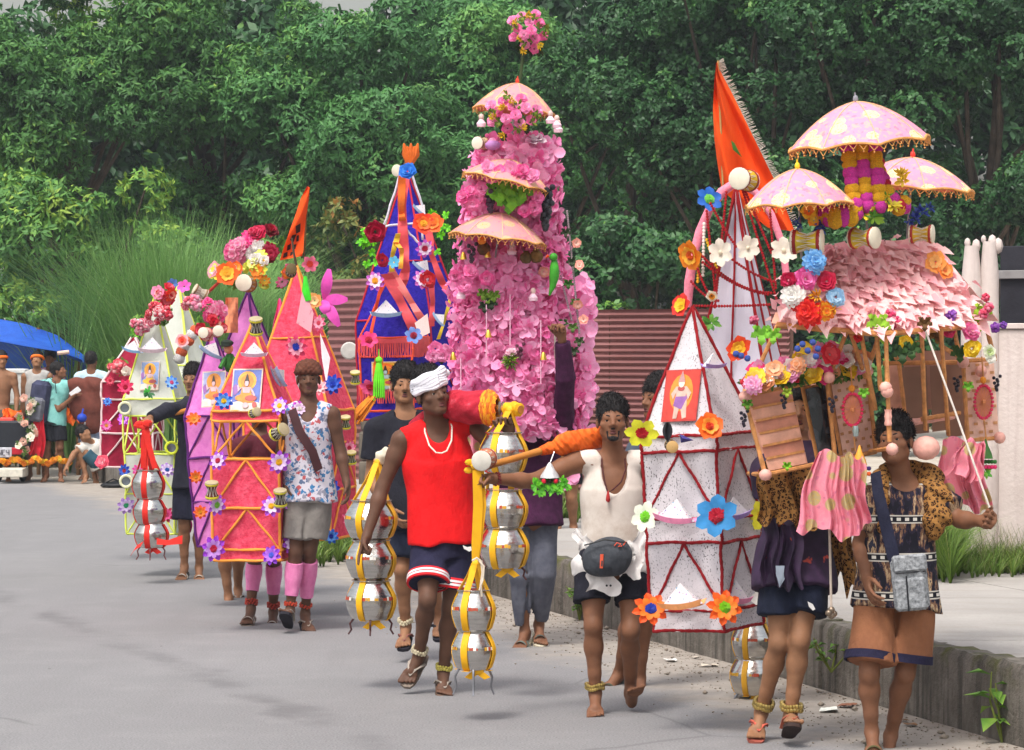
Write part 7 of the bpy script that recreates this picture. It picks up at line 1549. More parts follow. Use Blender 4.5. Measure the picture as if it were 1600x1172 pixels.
        m_ = tb + nv(d * .75 + sp * .75 + pn * .3) * .045; F.cone(tb, m_, .014, .0115, .012); t2 = m_ + nv(d * .9 + sp * (.35 - .5 * ta) + pn * (.15 + .7 * ta)) * .034; F.cone(m_, t2, .0112, .0095, .005); F.cone(t2, t2 + nv(d * .8 + sp * (.1 - .5 * ta) + pn * (.2 + .7 * ta)) * .024, .0095, .0078, .004)
    # ---- clothing and hair, each its own child mesh
    def field(s, lo, hi, h=None): return Field(np.asarray(lo) - .02, np.asarray(hi) + .02, h or max(.0105, s.h * .92))
    def emit(s, name, F, m, label=None):
        V, Q = F.mesh(); w = A_(s.th.location)
        return link(name, npmesh(name, V - w, Q, m, True), s.th, None, label)
    def hair(s, top=.016, side=.010, front=.062, back=-.07, lift=.0, h=.0058, seed=0, curly=.5, fringe=0.0, m=None):
        F = Field(s.hc - .17, s.hc + .19, h); q = s.hs; I3 = A_([s.HM[:, 0], s.HM[:, 1], s.HM[:, 2]])
        F.ell(s.hpt(0, -.016, .040 + lift), I3, ((.074 + side) * q, (.094 + side) * q, (.088 + top) * q), .0)
        F.ell(s.hpt(0, -.03, .06 + lift), I3, ((.072 + side) * q, (.085 + side) * q, (.075 + top) * q), .02)
        if fringe: F.ell(s.hpt(.012, .058, .082), I3, (.052 * q, .04 * q, .026 * q + fringe), .02)
        F.ell(s.hpt(0, .118, -.012), I3, (.070 * q, .085 * q, front * q), .012, 'sub')                 # forehead and face
        F.ell(s.hpt(0, .06, -.10), I3, (.12 * q, .095 * q, .075 * q), .01, 'sub')
        for sd in (-1, 1): F.ell(s.hpt(sd * .098, .0, -.03), I3, (.034 * q, .03 * q, .042 * q), .008, 'sub')
        n = s.HM[:, 2]; F.half(s.hpt(0, 0, back), -n)
        fd = fold(seed + 5, 150, (1, .6, .3)); F.ripple(.0042 * curly, lambda X, Y, Z: fd(X - s.hc[0], Y - s.hc[1], Z - s.hc[2]) + .6 * np.sin(260 * (X + .5 * Z)) * np.sin(230 * (Y - Z)))
        V, Q = F.mesh(); c = s.hpt(0, -.01, .02); r = np.random.default_rng(seed + 50); n = min(len(V), 2600 if h < .0065 else 500); ix = r.choice(len(V), n, replace=False) if n else []
        if n:
            b = V[ix]; o = b - c; o /= np.linalg.norm(o, axis=1, keepdims=True); dn = -s.HM[:, 2] * .55 + s.HM[:, 1] * -.25; d = o * r.uniform(.35, 1.1, (n, 1)) + dn * r.uniform(.3, 1.1, (n, 1)) + r.normal(size=(n, 3)) * .35; d /= np.linalg.norm(d, axis=1, keepdims=True)
            sd = np.cross(d, o); sd /= np.linalg.norm(sd, axis=1, keepdims=True) + 1e-9; l = r.uniform(.005, .016, (n, 1)) * (1 + .2 * curly); w = .0016 if h < .0065 else .004
            st_ = np.stack([b - sd * w, b + sd * w, b + d * l * .6 + sd * w * .8 + o * .003, b + d * l - sd * w * .3], 1).reshape(-1, 3); Q = np.concatenate([Q, len(V) + np.arange(n * 4).reshape(n, 4)]); V = np.concatenate([V, st_])
        w_ = A_(s.th.location); return link('hair', npmesh('hair', V - w_, Q, m or M_HAIR, True), s.th)
    def eyes(s, closed=False):
        Mh = Matrix([list(r) for r in s.HM]); q = s.hs
        for sd in (-1, 1):
            c = V3(s.hpt(sd * .0315, .0735, -.0065)); mb = MB(); mb.ball(c, .0125 * q, 14, 0)
            f = V3(s.HM @ A_([0, -1, 0])); Rm = zto(f).to_4x4(); mb.lathe([(.0078 * q, .0100 * q), (.0068 * q, .0118 * q), (.0035 * q, .0132 * q), (.0001, .0135 * q)], c, 12, 1, Rm)
            part('eye', mb, [M_EYEW, M_EYEB], s.th)
            mb = MB(); pts = [V3(s.hpt(sd * x, y, z)) for x, y, z in ((.013, .0885, .0125), (.022, .0885, .0175), (.034, .084, .0195), (.044, .075, .016), (.050, .068, .011))]; mb.tube(pts, [.0026 * q, .0042 * q, .0042 * q, .0032 * q, .0015 * q], 6); part('eyebrow', mb, M_HAIR, s.th)
        mb = MB()
        for z, r in ((-.063, .0058), (-.0755, .0068)):
            mb.tube([V3(s.hpt(x, y, z)) for x, y in ((-.021, .0845), (-.010, .0915), (0, .0925), (.010, .0915), (.021, .0845))], [r * .5 * q, r * q, r * q, r * q, r * .5 * q], 7)
        part('lips', mb, M_LIP, s.th)
    def beard(s, kind='goatee'):
        F = Field(s.hc - .15, s.hc + .12, .0046); I3 = A_([s.HM[:, 0], s.HM[:, 1], s.HM[:, 2]]); q = s.hs
        for sd in (-1, 1): F.cone(s.hpt(sd * .004, .094, -.051), s.hpt(sd * .030, .078, -.066), .0062 * q, .005 * q, .004)
        if kind == 'goatee':
            F.ell(s.hpt(0, .082, -.102), I3, (.026 * q, .018 * q, .017 * q), .01)
            for sd in (-1, 1): F.cone(s.hpt(sd * .030, .078, -.066), s.hpt(sd * .022, .078, -.098), .005 * q, .010 * q, .008)
        F.ripple(.0012, lambda X, Y, Z: np.sin(500 * X) * np.sin(420 * Z)); return s.emit('beard' if kind == 'goatee' else 'moustache', F, M_HAIR)
    def shirt(s, m, hem=.12, infl=.014, waist=.0, sleeve=None, neck=.0, neckw=.075, arm=True, folds=.004, seed=1, name='shirt', f=24.0, flare=.0, label=None):
        J = s.J; L = np.linalg.norm(J['neck'] - s.pel); sw = np.linalg.norm(J['sb'] - J['sa']); hb = s.pel - s.up * hem
        ps = [J['sa'], J['sb'], J['neck'] + s.up * .08, hb]
        if sleeve: ps += [J['e' + c] for c in 'ab' if 'e' + c in J] + ([J['w' + c] for c in 'ab' if 'w' + c in J] if sleeve == 'long' else [])
        ps = A_(ps); F = s.field(ps.min(0) - .2, ps.max(0) + .2)
        bd = s.bd
        F.ell(lerp(s.pel, J['neck'], .70), s.M, (sw * .43 + infl, .108 * bd + infl, L * .34 + infl), .02)
        c0 = lerp(s.pel, J['neck'], .72); F.flat(hb, c0, .158 * bd + infl + flare, sw * .40 + infl, .04, 'add', s.fw, .74)
        for c in 'ab':
            F.cone(J['neck'] + s.up * .005, J['s' + c], .052 * bd + infl, .050 * bd + infl, .03)
            if sleeve:
                S_, E = J['s' + c], J['e' + c]; F.cone(S_, lerp(S_, E, .3), .056 * bd + infl, .052 + infl, .03)
                if sleeve == 'short': F.flat(S_, lerp(S_, E, .62), .056 * bd + infl, .062 + infl, .02)
                else: F.cone(lerp(S_, E, .3), E, .05 + infl, .04 + infl, .02); F.flat(E, lerp(E, J['w' + c], .93), .042 + infl, .03 + infl, .02)
            elif arm:
                out = nv(J['s' + c] - J['neck']); S_ = J['s' + c] + out * .046 - s.up * .02
                F.ell(S_, s.M, (.070, .16, .11), .012, 'sub')
        if neck: F.ell(J['neck'] + s.fw * .12 + s.up * .02, s.M, (neckw, .13, neck + .02), .012, 'sub')
        F.ell(J['neck'] + s.up * .075 + s.fw * .02, s.M, (.082, .10, .07), .012, 'sub')
        fd = fold(seed, f); o = s.pel; F.ripple(folds * 1.6, lambda X, Y, Z: fd(X - o[0], Y - o[1], Z - o[2]) * np.clip((J['neck'][2] - Z) / L + .25, .25, 1.1)); s.sh = F
        return s.emit(name, F, m, label)
    def shorts(s, m, leg=.72, infl=.016, r=.09, hemr=.104, top=.09, folds=.004, seed=2, name='shorts', full=False, label=None, taper=None):
        J = s.J; ps = A_([J['ha'], J['hb'], lerp(J['ha'], J['ka'], leg) if not full else J['aa'], lerp(J['hb'], J['kb'], leg) if not full else J['ab'], s.pel + s.up * top, J['ka'], J['kb']]); F = s.field(ps.min(0) - .2, ps.max(0) + .2)
        F.flat(s.pel - s.up * .05, s.pel + s.up * top, .166 * s.bd, .150 * s.bd, .04, 'add', s.fw, .78)
        s.hem = {}
        for c in 'ab':
            Hh, K = J['h' + c], J['k' + c]
            if full: F.cone(Hh, K, r, .07, .03 if c == 'a' else .01); F.flat(K, lerp(K, J['a' + c], full), .07, hemr, .03 if c == 'a' else .01)
            else:
                e = lerp(Hh, K, leg); F.cone(Hh, lerp(Hh, K, .12), r, r, .04 if c == 'a' else .012); F.flat(Hh, e, r, hemr, .03 if c == 'a' else .010); s.hem[c] = (Hh, e, r, hemr)
        cr = (J['ha'] + J['hb']) / 2 - s.up * .10; e = (lerp(J['ha'], J['ka'], leg) + lerp(J['hb'], J['kb'], leg)) / 2 - s.up * .03 if not full else (J['aa'] + J['ab']) / 2
        for q in (-.10, -.05, 0, .05, .10): F.cone(cr + s.fw * q, e + s.fw * q, .002, .016, .012, 'sub')
        fd = fold(seed, 22, (1, .2, .15)); o = s.pel; F.ripple(folds * 1.5, lambda X, Y, Z: fd(X - o[0], Y - o[1], Z - o[2]))
        return s.emit(name, F, m, label)
    def hemband(s, c, f0, f1, m, name='hem_band', out=.005, label=None):
        Hh, e, r0, r1 = s.hem[c]; d = V3(e - Hh); Rm = zto(d).to_4x4(); L = d.length; mb = MB(); n = 40
        prof = [(lerp(r0, r1, f) + out, f * L) for f in (f0, lerp(f0, f1, .5), f1)]; prof = [(prof[0][0] - .012, prof[0][1])] + prof + [(prof[-1][0] - .012, prof[-1][1] + .001)]
        mb.lathe(prof, Hh, n, 0, Rm, False); return part(name, mb, m, s.th)
    def sandal(s, c, msole, mstrap, kind='thong'):
        An, d, dn, sd = s.feet[c]; o = V3(An + dn * .078); dd, nn, ss = V3(d), V3(dn), V3(sd); OUT = [(-.075, .0), (-.068, .024), (-.03, .034), (.03, .036), (.09, .043), (.14, .042), (.172, .03), (.183, 0), (.172, -.03), (.14, -.042), (.09, -.043), (.03, -.036), (-.03, -.034), (-.068, -.024)]
        mb = MB(); mb.slab([o + dd * x + ss * y for x, y in OUT][::-1], -nn, .018); so = part('sandal', mb, msole, s.th)
        mb = MB(); g = lambda x, y, z: o + dd * x + ss * y - nn * z
        if kind == 'thong':
            for y in (-1, 1): ribbon(mb, [g(.0, .038 * y, .01), g(.05, .036 * y, .045), g(.09, .02 * y, .052), g(.125, .004, .03)], [.02, .017, .014, .008], ss, .006)
        else:
            for x0, x1 in ((.06, .10), (.09, .125)): mb.grid(lambda u, v: g(lerp(x0, x1, v), -.044 + .088 * u, .006 + .044 * math.sin(math.pi * u) ** .6), 9, 3)
        part('strap', mb, mstrap, so); return so
    def ring(s, c, r, n, m, name, at='a', f=.92, bead=.009, rows=1):
        J = s.J; A0, B0 = (J['k' + c], J['a' + c]) if at == 'a' else (J['e' + c], J['w' + c]); ct = V3(lerp(A0, B0, f)); Rm = zto(V3(B0 - A0)); mb = MB()
        for q in range(rows):
            for i in range(n): a = 2 * math.pi * i / n + q * .2; mb.ball(ct + Rm @ V3((math.cos(a) * r, math.sin(a) * r, q * bead * 1.5 - .004 * math.sin(3 * a))), bead * random.uniform(.8, 1.15), 6)
        return part(name, mb, m, s.th)
def loop(s, pts, r, m, name): mb = MB(); mb.tube(pts, r, 6); return part(name, mb, m, s.th)
M_SOLE, M_SOLED, M_STRP = mat('#7d7066', .8, .2, 20), mat('#22202a', .8, .2, 30), mat('#9c9288', .7, .15, 20)
M_BRASS = mat('#b39a5a', .35, .3, 20, 0, 60, .8); M_BONE = mat('#cbbfa2', .6, .2, 30)
def cloth(name, c1, c2, scale=9, stain=None, rough=.85, weave=260):
    t = NT(name); t.set(rough, 0, .2); co = t.co('Object'); b = t.ramp(t.noise(co, scale, 5, .6), [(.3, H(c1)), (.7, H(c2))])
    if stain: b = t.mix(t.math('MULTIPLY', t.ramp(t.noise(co, 5, 5, .65), [(.5, (0, 0, 0)), (.7, (1, 1, 1))]), .5), b, H(stain))
    t.base(b); t.bump(t.math('ADD', t.math('MULTIPLY', t.noise(co, weave, 2), .08), t.noise(t.co('Object', (1, 1, .6)), 24, 4, .6)), .5, .022); return t.m
def leopard():
    t = NT('leopard_print'); t.set(.9, 0, .15); co = t.co('Object'); v = t.n('TexVoronoi'); v.inputs['Scale'].default_value = 62; t.l(co, v.inputs['Vector']); d = v.outputs['Distance']
    rg = t.ramp(d, [(.0, H('#8a5a32')), (.2, H('#7a4e2c')), (.25, H('#1c120c')), (.44, H('#20140e')), (.5, H('#8f6436')), (1, H('#a2763f'))]); t.base(t.mix(t.ramp(t.noise(co, 70, 2), [(.56, (0, 0, 0)), (.62, (1, 1, 1))]), rg, H('#8f6538'))); t.bump(t.noise(co, 90, 3), .4, .01); return t.m
M_LEO = leopard()
# ---- barefoot man in a cream vest (front, centre right)
D = 16.6
pA = Person('barefoot man in a cream vest with a grey waist bag, holding a pole end', D, dict(head=(957, 657, -.02), neck=(957, 722, .02), sa=(900, 722, .0), sb=(1008, 722, .03), ea=(832, 752, -.12), wa=(768, 748, -.27), eb=(1022, 800, .18), wb=(1010, 870, .1),
     ha=(927, 884), hb=(988, 884, .02), ka=(927, 978, -.10), aa=(930, 1082, -.06), kb=(985, 985, -.12), ab=(985, 1082, .10)), SK2, .97, 0, 6, 0, hand=('grip', 'relax'), palm=((.25, -.3, -.9), None), foot=((-.02, -1, -.28), (.05, -.75, .55)))
pA.hair(.010, .006, .060, -.05, .004, seed=1, curly=.7); pA.eyes(); pA.beard()
t = NT('cream_vest'); t.set(.85, 0, .2); co = t.co('Object'); b = t.ramp(t.noise(co, 8, 5), [(.3, H('#c9bdb4')), (.7, H('#dbd2ca'))]); b = t.mix(t.math('MULTIPLY', t.ramp(t.noise(co, 6, 6, .7), [(.5, (0, 0, 0)), (.72, (1, 1, 1))]), .5), b, H('#a08672')); t.base(b); rb = t.n('TexWave'); rb.inputs['Scale'].default_value = 70; t.l(t.co('Object'), rb.inputs['Vector']); t.bump(rb.outputs['Fac'], .12, .004); M_VEST = t.m
pA.shirt(M_VEST, .03, .012, neck=.165, neckw=.074, folds=.0042, seed=4, name='vest'); pA.shorts(cloth('black_shorts', '#15151f', '#23232e'), .60, r=.09, hemr=.098, seed=6, folds=.004)
pA.ring('a', .044, 22, M_BRASS, 'ankle_bells', 'a', .88, .011, 2); pA.ring('a', .032, 12, mat('#7a2a2a', .7), 'wrist_thread', 'w', .86, .006, 2)
N_ = pA.J['neck']; loop(pA, [V3(N_ + pA.rt * x + pA.fw * y + pA.up * z) for x, y, z in ((-.06, .03, .04), (-.065, .09, -.02), (-.055, .125, -.10), (-.04, .14, -.155), (-.015, .145, -.14), (.03, .135, -.10), (.055, .11, -.04), (.06, .03, .04))], .0042, mat('#4a1f1f', .7, .3, 90), 'bead_necklace'); mb = MB(); q = V3(N_ + pA.rt * -.04 + pA.fw * .145 - pA.up * .175); mb.lathe([(.003, .03), (.01, .0), (.012, -.02), (.004, -.03)], q, 8); part('pendant', mb, mat('#b02a2a', .6), pA.th)
# waist cloth tied over the shorts, and bag
F = pA.field(pA.pel - A_([.26, .2, .2]), pA.pel + A_([.26, .2, .16]), .007); F.flat(pA.pel - pA.up * .035, pA.pel + pA.up * .085, .205, .172, .02, 'add', pA.fw, .80); F.ell(pA.pel - pA.rt * .17 - pA.up * .01, pA.M, (.05, .09, .06), .03); F.ell(pA.pel + pA.rt * .17 - pA.up * .01, pA.M, (.05, .09, .06), .03); fd = fold(33, 40, (.5, .2, 1)); F.ripple(.007, lambda X, Y, Z: fd(X, Y, Z)); pA.emit('tied_shirt', F, cloth('white_shirt', '#dcd6d4', '#ece8e6'))
for px, py, w, l, sw in ((908, 832, .10, .10, -.05), (1004, 832, .10, .13, .03), (940, 893, .18, .11, -.02), (992, 850, .11, .17, .02)): cloth_drape(pA.th, P(px, py, D - .19), w, w * .7, l, cloth('white_shirt_%d' % px, '#dcd6d4', '#ece8e6'), 'shirt_flap', 2, .012, ragged=.02, swing=sw)
mb = MB()
for i in range(2): mb.lathe([(.001, 0), (.006, 0), (.006, .003), (.001, .003)], P(948 + 6 * i, 915, D - .22), 10, 0, zto((0, -1, 0)).to_4x4())
part('button', mb, mat('#26262a', .4), pA.th, kind='stuff')
bag = thing('waist_bag', 'dark grey waist bag with small orange marks worn by the barefoot man', 'bag', P(948, 870, D - .24), None)
F = Field(A_(P(948, 872, D - .24)) - .2, A_(P(948, 872, D - .24)) + .2, .006); c = A_(P(948, 872, D - .23)); F.ell(c, np.eye(3), (.125, .055, .098), 0); F.ell(c + A_([.02, .0, .03]), np.eye(3), (.105, .06, .075), .03); F.ell(c + A_([-.045, .0, -.03]), np.eye(3), (.075, .055, .06), .03); fd = fold(9, 34, (.3, .2, 1)); F.ripple(.0035, lambda X, Y, Z: fd(X, Y, Z)); V, Q = F.mesh(); link('pouch', npmesh('pouch', V - A_(bag.location), Q, cloth('grey_nylon', '#34373d', '#4a4e55', 14, None, .6), True), bag)
mb = MB(); mb.tube([P(913, 852, D - .285), P(945, 843, D - .30), P(980, 848, D - .285)], .004, 5); part('zip', mb, mat('#1c1d20', .5), bag); mb = MB()
mb.slab([P(937, 888, D - .3), P(942, 888, D - .3), P(943, 866, D - .3), P(938, 866, D - .3)], (0, -1, 0), .004); mb.slab([P(939, 885, D - .301), P(941.5, 885, D - .301), P(942, 876, D - .301), P(939.5, 876, D - .301)], (0, -1, 0), .004, 1); part('orange_pull', mb, [mat('#d8583a', .6), mat('#3a3d42', .6)], bag, smooth=False)
mb = MB(); mb.tube([P(960, 853, D - .292), P(964, 848, D - .295), P(970, 850, D - .292), P(966, 854, D - .292), P(972, 853, D - .291)], .003, 5); mb.tube([P(974, 852, D - .29), P(978, 846, D - .286)], .0028, 5); part('orange_logo', mb, mat('#e2583a', .6), bag)
# ---- man in the red vest, white turban band
D = 17.5
pB = Person('man in a bright red sleeveless shirt and white headband, striding with a pole', D, dict(head=(675, 617, -.06), neck=(682, 668, .0), sa=(628, 688, -.02), sb=(742, 660, .04), ea=(598, 760, -.02), wa=(573, 838, -.10), eb=(770, 702, -.14), wb=(797, 676, -.36),
     ha=(671, 858, 0), hb=(717, 858, .02), ka=(668, 938, -.16), aa=(655, 1022, .02), kb=(704, 950, -.02), ab=(693, 1050, .05)), SK4, 1.02, 28, 12, -5, hand=('point', ('grip', (-.25, -.3, 1))), palm=((.9, -.2, 0), (-.4, -.8, .0)), foot=((-.5, -.75, -.75), (.10, -1, -.26)))
pB.hair(.026, .010, .06, -.04, .012, seed=2, curly=.8, fringe=.0); pB.eyes()
pB.shirt(cloth('red_jersey', '#d00f16', '#e81c20', 7), -.04, .016, neck=.085, neckw=.075, folds=.0075, seed=8, f=17, flare=.018, name='sleeveless_shirt')
pB.shorts(cloth('navy_shorts', '#1b1a30', '#292842'), .68, r=.094, hemr=.112, seed=7, folds=.004)
for c in 'ab':
    pB.hemband(c, .74, 1.0, cloth('red_hem', '#c8202a', '#dc2c34'), 'hem_band', .006); pB.hemband(c, .80, .855, mat('#e6dfe2', .8), 'hem_stripe', .009); pB.hemband(c, .885, .94, mat('#e6dfe2', .8), 'hem_stripe', .009)
mb = MB(); q = [P(x, y, D - .17) for x, y in ((723, 852), (730, 855), (736, 854), (737, 860), (733, 862), (728, 859), (725, 858))]; mb.slab(q[::-1], (0, -1, 0), .003); part('white_mark', mb, mat('#e8e6e4', .6), pB.th, smooth=False)
N_ = pB.J['neck']; loop(pB, [V3(N_ + pB.rt * x + pB.fw * y + pB.up * z) for x, y, z in ((-.07, .02, .04), (-.075, .085, -.02), (-.062, .13, -.09), (-.03, .145, -.13), (.0, .148, -.135), (.03, .145, -.125), (.062, .13, -.07), (.075, .08, 0), (.07, .02, .05))], .0046, mat('#e2d6c8', .6, .2, 90), 'pearl_necklace')
# headband wound from twisted cloth
t = NT('white_turban'); t.set(.85, 0, .2); t.base(t.ramp(t.noise(t.co('Object'), 12, 4), [(.3, H('#cfcdd6')), (.7, H('#e4e2ea'))])); M_TURB = t.m
mb = MB()
for k in range(6):
    pts = []
    for i in range(33):
        a = 2 * math.pi * i / 32; zz = .022 + .012 * (k - 2.6) * (1 + .3 * math.cos(a)) + .024 * math.sin(a); rr = 1.0 + .02 * math.sin(k * 2.1) + (.03 if k in (2, 3, 4) else 0); zz += .004 * math.sin(5 * a + k) + .037 - .004 * math.cos(a)
        pts.append(V3(pB.hpt(math.sin(a) * .084 * rr, math.cos(a) * .105 * rr - .012, zz + .018)))
    mb.tube(pts, [.0145 * (1 + .2 * math.sin(3 * i * .2 + k)) for i in range(33)], 8)
mb.ball(V3(pB.hpt(.088, .02, .108)), .03, 8, 0, (1, 1, .8)); part('headband', mb, M_TURB, pB.th)
pB.ring('a', .04, 16, M_BONE, 'anklet', 'a', .9, .009, 2); pB.ring('b', .04, 16, mat('#b8ac52', .5), 'anklet', 'a', .9, .009, 2); pB.sandal('a', M_SOLE, M_STRP); pB.sandal('b', mat('#6a5548', .8, .2, 20), M_STRP)
# ---- man in black t-shirt behind him
D = 19.3
pC = Person('young man in a black t-shirt and dark shorts just behind the red vest man', D, dict(head=(632, 602), neck=(634, 652), sa=(590, 672), sb=(674, 668), ea=(580, 748), wa=(612, 800, -.2), eb=(688, 745), wb=(680, 800),
     ha=(620, 812), hb=(660, 812), ka=(628, 890, -.08), aa=(634, 978, .05), kb=(676, 885, -.1), ab=(684, 962, .12)), SK3, .94, 6, 4, 4, foot=((-.1, -1, -.3), (.05, -1, -.35)))
pC.hair(.024, .014, .055, -.05, .006, seed=3, curly=.8, fringe=.008); pC.eyes(); pC.beard('m')
pC.shirt(cloth('black_tshirt', '#17171f', '#24242e'), .05, .02, sleeve='short', neck=.02, folds=.005, seed=9, name='t_shirt', flare=.03); pC.shorts(cloth('dark_navy', '#141826', '#20263a'), .78, r=.092, hemr=.10, seed=10)
mb = MB(); q = D - .19
for a, b in (((628, 714), (640, 706)), ((640, 706), (655, 716)), ((634, 726), (648, 718)), ((630, 732), (660, 720))): mb.tube([P(*a, q), P(*b, q)], .004, 4)
part('shirt_print', mb, mat('#8a8a9a', .7), pC.th); pC.ring('a', .04, 14, M_BONE, 'anklet', 'a', .88, .01, 2); pC.sandal('a', M_SOLED, mat('#7a4a44', .7)); pC.sandal('b', M_SOLED, M_SOLED)
# ---- carrier of the pink flower tower
D = 20.3
pD = Person('man in a plum sweater and grey trousers carrying the pink flower tower', D, dict(head=(838, 622, .22), neck=(836, 672, .1), sa=(796, 690), sb=(878, 672, -.12), ea=(790, 752, .05), wa=(770, 800, .08), eb=(884, 592, -.42), wb=(878, 530, -.5),
     ha=(815, 808), hb=(852, 808), ka=(815, 898, -.03), aa=(820, 985, .02), kb=(850, 895, -.05), ab=(842, 975, .1)), SK2, .93, 0, -10, 0, hand=('relax', 'grip'), palm=(None, (-.6, -.7, 0)), foot=((-.3, -1, -.3), (.1, -1, -.32)))
pD.hair(seed=4); pD.eyes(); pD.shirt(cloth('plum_sweater', '#33132e', '#4a1f42', 20), .06, .02, sleeve='long', neck=.02, folds=.005, seed=11, name='sweater', flare=.03)
pD.shorts(cloth('grey_trousers', '#4b4d5a', '#62646f', 12), r=.09, hemr=.06, full=.9, seed=12, name='trousers', folds=.005); pD.sandal('a', mat('#c9bfa8', .8), mat('#6a7068', .7), 'slide'); pD.sandal('b', mat('#c9bfa8', .8), mat('#46504a', .7), 'slide')
loop(pD, [P(867, 520, D - .3), P(869, 600, D - .28), P(872, 680, D - .2), P(866, 690, D - .2)], .008, mat('#a89a92', .7), 'pull_cord')
# ---- man half hidden between the vest man and the white frame
D = 17.9
pE = Person('man looking sideways, half hidden behind the white lantern frame, in green slides', D, dict(head=(1028, 622), neck=(1036, 676, .02), sa=(1000, 705), sb=(1078, 705), ea=(1000, 775, .08), wa=(1020, 830), eb=(1090, 775), wb=(1090, 830), ha=(1010, 862), hb=(1052, 862), ka=(1008, 950, -.06), aa=(1000, 1058, .05), kb=(985, 960, -.1), ab=(968, 1050, .1)), SK2, .95, -52, 0, 0, foot=((.1, -1, -.3), (-.5, -.9, -.32)))
pE.hair(.018, .012, .058, -.05, .004, seed=5); pE.eyes(); pE.shirt(cloth('grey_blue_shirt', '#3a4250', '#505a68'), .06, .018, sleeve='short', seed=13, name='t_shirt'); pE.shorts(cloth('dark_shorts', '#1d1f2a', '#2b2e3a'), .75, seed=14)
pE.sandal('a', mat('#3c4034', .8), mat('#46493a', .7), 'slide'); pE.sandal('b', mat('#3c4034', .8), mat('#46493a', .7), 'slide')
# ---- carrier under the pink hut, face behind the cabin window
D = 15.35
pF = Person('man hidden behind the pink hut cabin in dark purple shirt and navy shorts', D, dict(head=(1246, 640, .26), neck=(1246, 702, .22), sa=(1198, 735, .1), sb=(1290, 735, .1), ea=(1205, 800, .12), wa=(1240, 770, -.1), eb=(1310, 800, .1), wb=(1290, 760, -.1), ha=(1222, 892), hb=(1262, 892), ka=(1217, 1005, -.06), aa=(1190, 1112, .1), kb=(1250, 1000, -.1), ab=(1235, 1118, -.05)), SK3, .95, 0, 4, 0, foot=((-.15, -1, -.32), (.05, -.95, .35)))
pF.hair(seed=6); pF.eyes(); t = NT('dark_purple_print'); t.set(.7, 0, .3); co = t.co('Object'); b = t.ramp(t.noise(co, 9, 4), [(.3, H('#1d1426')), (.6, H('#382440')), (.75, H('#4a2f50'))]); b = t.mix(t.ramp(t.noise(co, 11, 3), [(.66, (0, 0, 0)), (.70, (1, 1, 1))]), b, H('#b8483a')); t.base(b); M_PUR = t.m
pF.shirt(M_PUR, .10, .02, sleeve='short', seed=15, name='t_shirt', folds=.007, f=30, flare=.03); pF.shorts(cloth('navy_sport', '#10131f', '#1b2136'), .62, r=.098, hemr=.112, seed=16)
for c in 'ab': pF.ring(c, .048 if c == 'b' else .044, 20, M_BRASS, 'ankle_bells', 'a', .86, .012, 2)
pF.sandal('a', mat('#a8584a', .8), mat('#c05a4a', .7)); pF.sandal('b', mat('#3a2a26', .8), mat('#b0604a', .7))
mb = MB(); q = [P(x, y, D - .22) for x, y in ((1262, 940), (1270, 944), (1274, 952), (1270, 954), (1264, 948))]; mb.slab(q[::-1], (0, -1, 0), .003); part('white_mark', mb, mat('#d9d6d4', .6), pF.th, smooth=False)
cloth_drape(pF.th, P(1232, 722, D - .22), .30, .26, .30, M_LEO, 'leopard_shawl', 4, .03, ragged=.06); cloth_drape(pF.th, P(1312, 800, D + .05), .15, .12, .34, M_LEO, 'leopard_shawl', 3, .025, ragged=.12)
cloth_drape(pF.th, P(1222, 815, D - .2), .2, .17, .30, M_PUR, 'shirt_tail', 4, .03, ragged=.08)
mb = MB(); mb.add([P(x, y, D - .24) for x, y in ((1212, 895), (1224, 892), (1226, 905), (1218, 918))], [(3, 2, 1, 0)]); mb.slab([P(x, y, D - .245) for x, y in ((1212, 884), (1226, 884), (1224, 900), (1218, 914), (1213, 900))][::-1], (0, -1, 0), .003); part('pale_print', mb, mat('#8f9aa8', .7), pF.th, smooth=False)
# ---- man with sling bag at the right
D = 15.1
pG = Person('man with a leopard scarf and grey sling bag, arm out holding the guide cord', D, dict(head=(1398, 690, -.02), neck=(1410, 755, .05), sa=(1358, 785, .0), sb=(1462, 785, .02), ea=(1345, 850, .02), wa=(1355, 905, -.12), eb=(1500, 812, -.05), wb=(1532, 814, -.16), ha=(1370, 925), hb=(1430, 925), ka=(1358, 1052, -.1), aa=(1362, 1142, -.05), kb=(1414, 1052, -.02), ab=(1392, 1148, .12)), SK2, .97, -22, 12, -8, hand=('relax', 'fist'), palm=((.9, 0, 0), (0, -.9, .3)), foot=((-.05, -1, -.28), (-.1, -1, -.3)))
pG.hair(.020, .012, .057, -.05, .004, seed=7, curly=.8, fringe=.008); pG.eyes()
t = NT('patterned_tshirt'); t.set(.85, 0, .2); co = t.co('Object'); sx = t.n('SeparateXYZ'); t.l(co, sx.inputs[0]); z = sx.outputs[2]
art = t.ramp(t.noise(t.co('Object', (3.2, 1, 1)), 9, 4, .6), [(.34, H('#15141f')), (.43, H('#252030')), (.49, H('#6e5140')), (.55, H('#a58c6e')), (.62, H('#2a2a3a'))], 'CONSTANT')
ph = t.math('FRACT', t.math('MULTIPLY', z, 5.6)); band = t.ramp(ph, [(.0, (1, 1, 1)), (.22, (0, 0, 0))], 'CONSTANT'); ln = t.ramp(ph, [(0, (1, 1, 1)), (.035, (0, 0, 0)), (.185, (1, 1, 1)), (.22, (0, 0, 0))], 'CONSTANT')
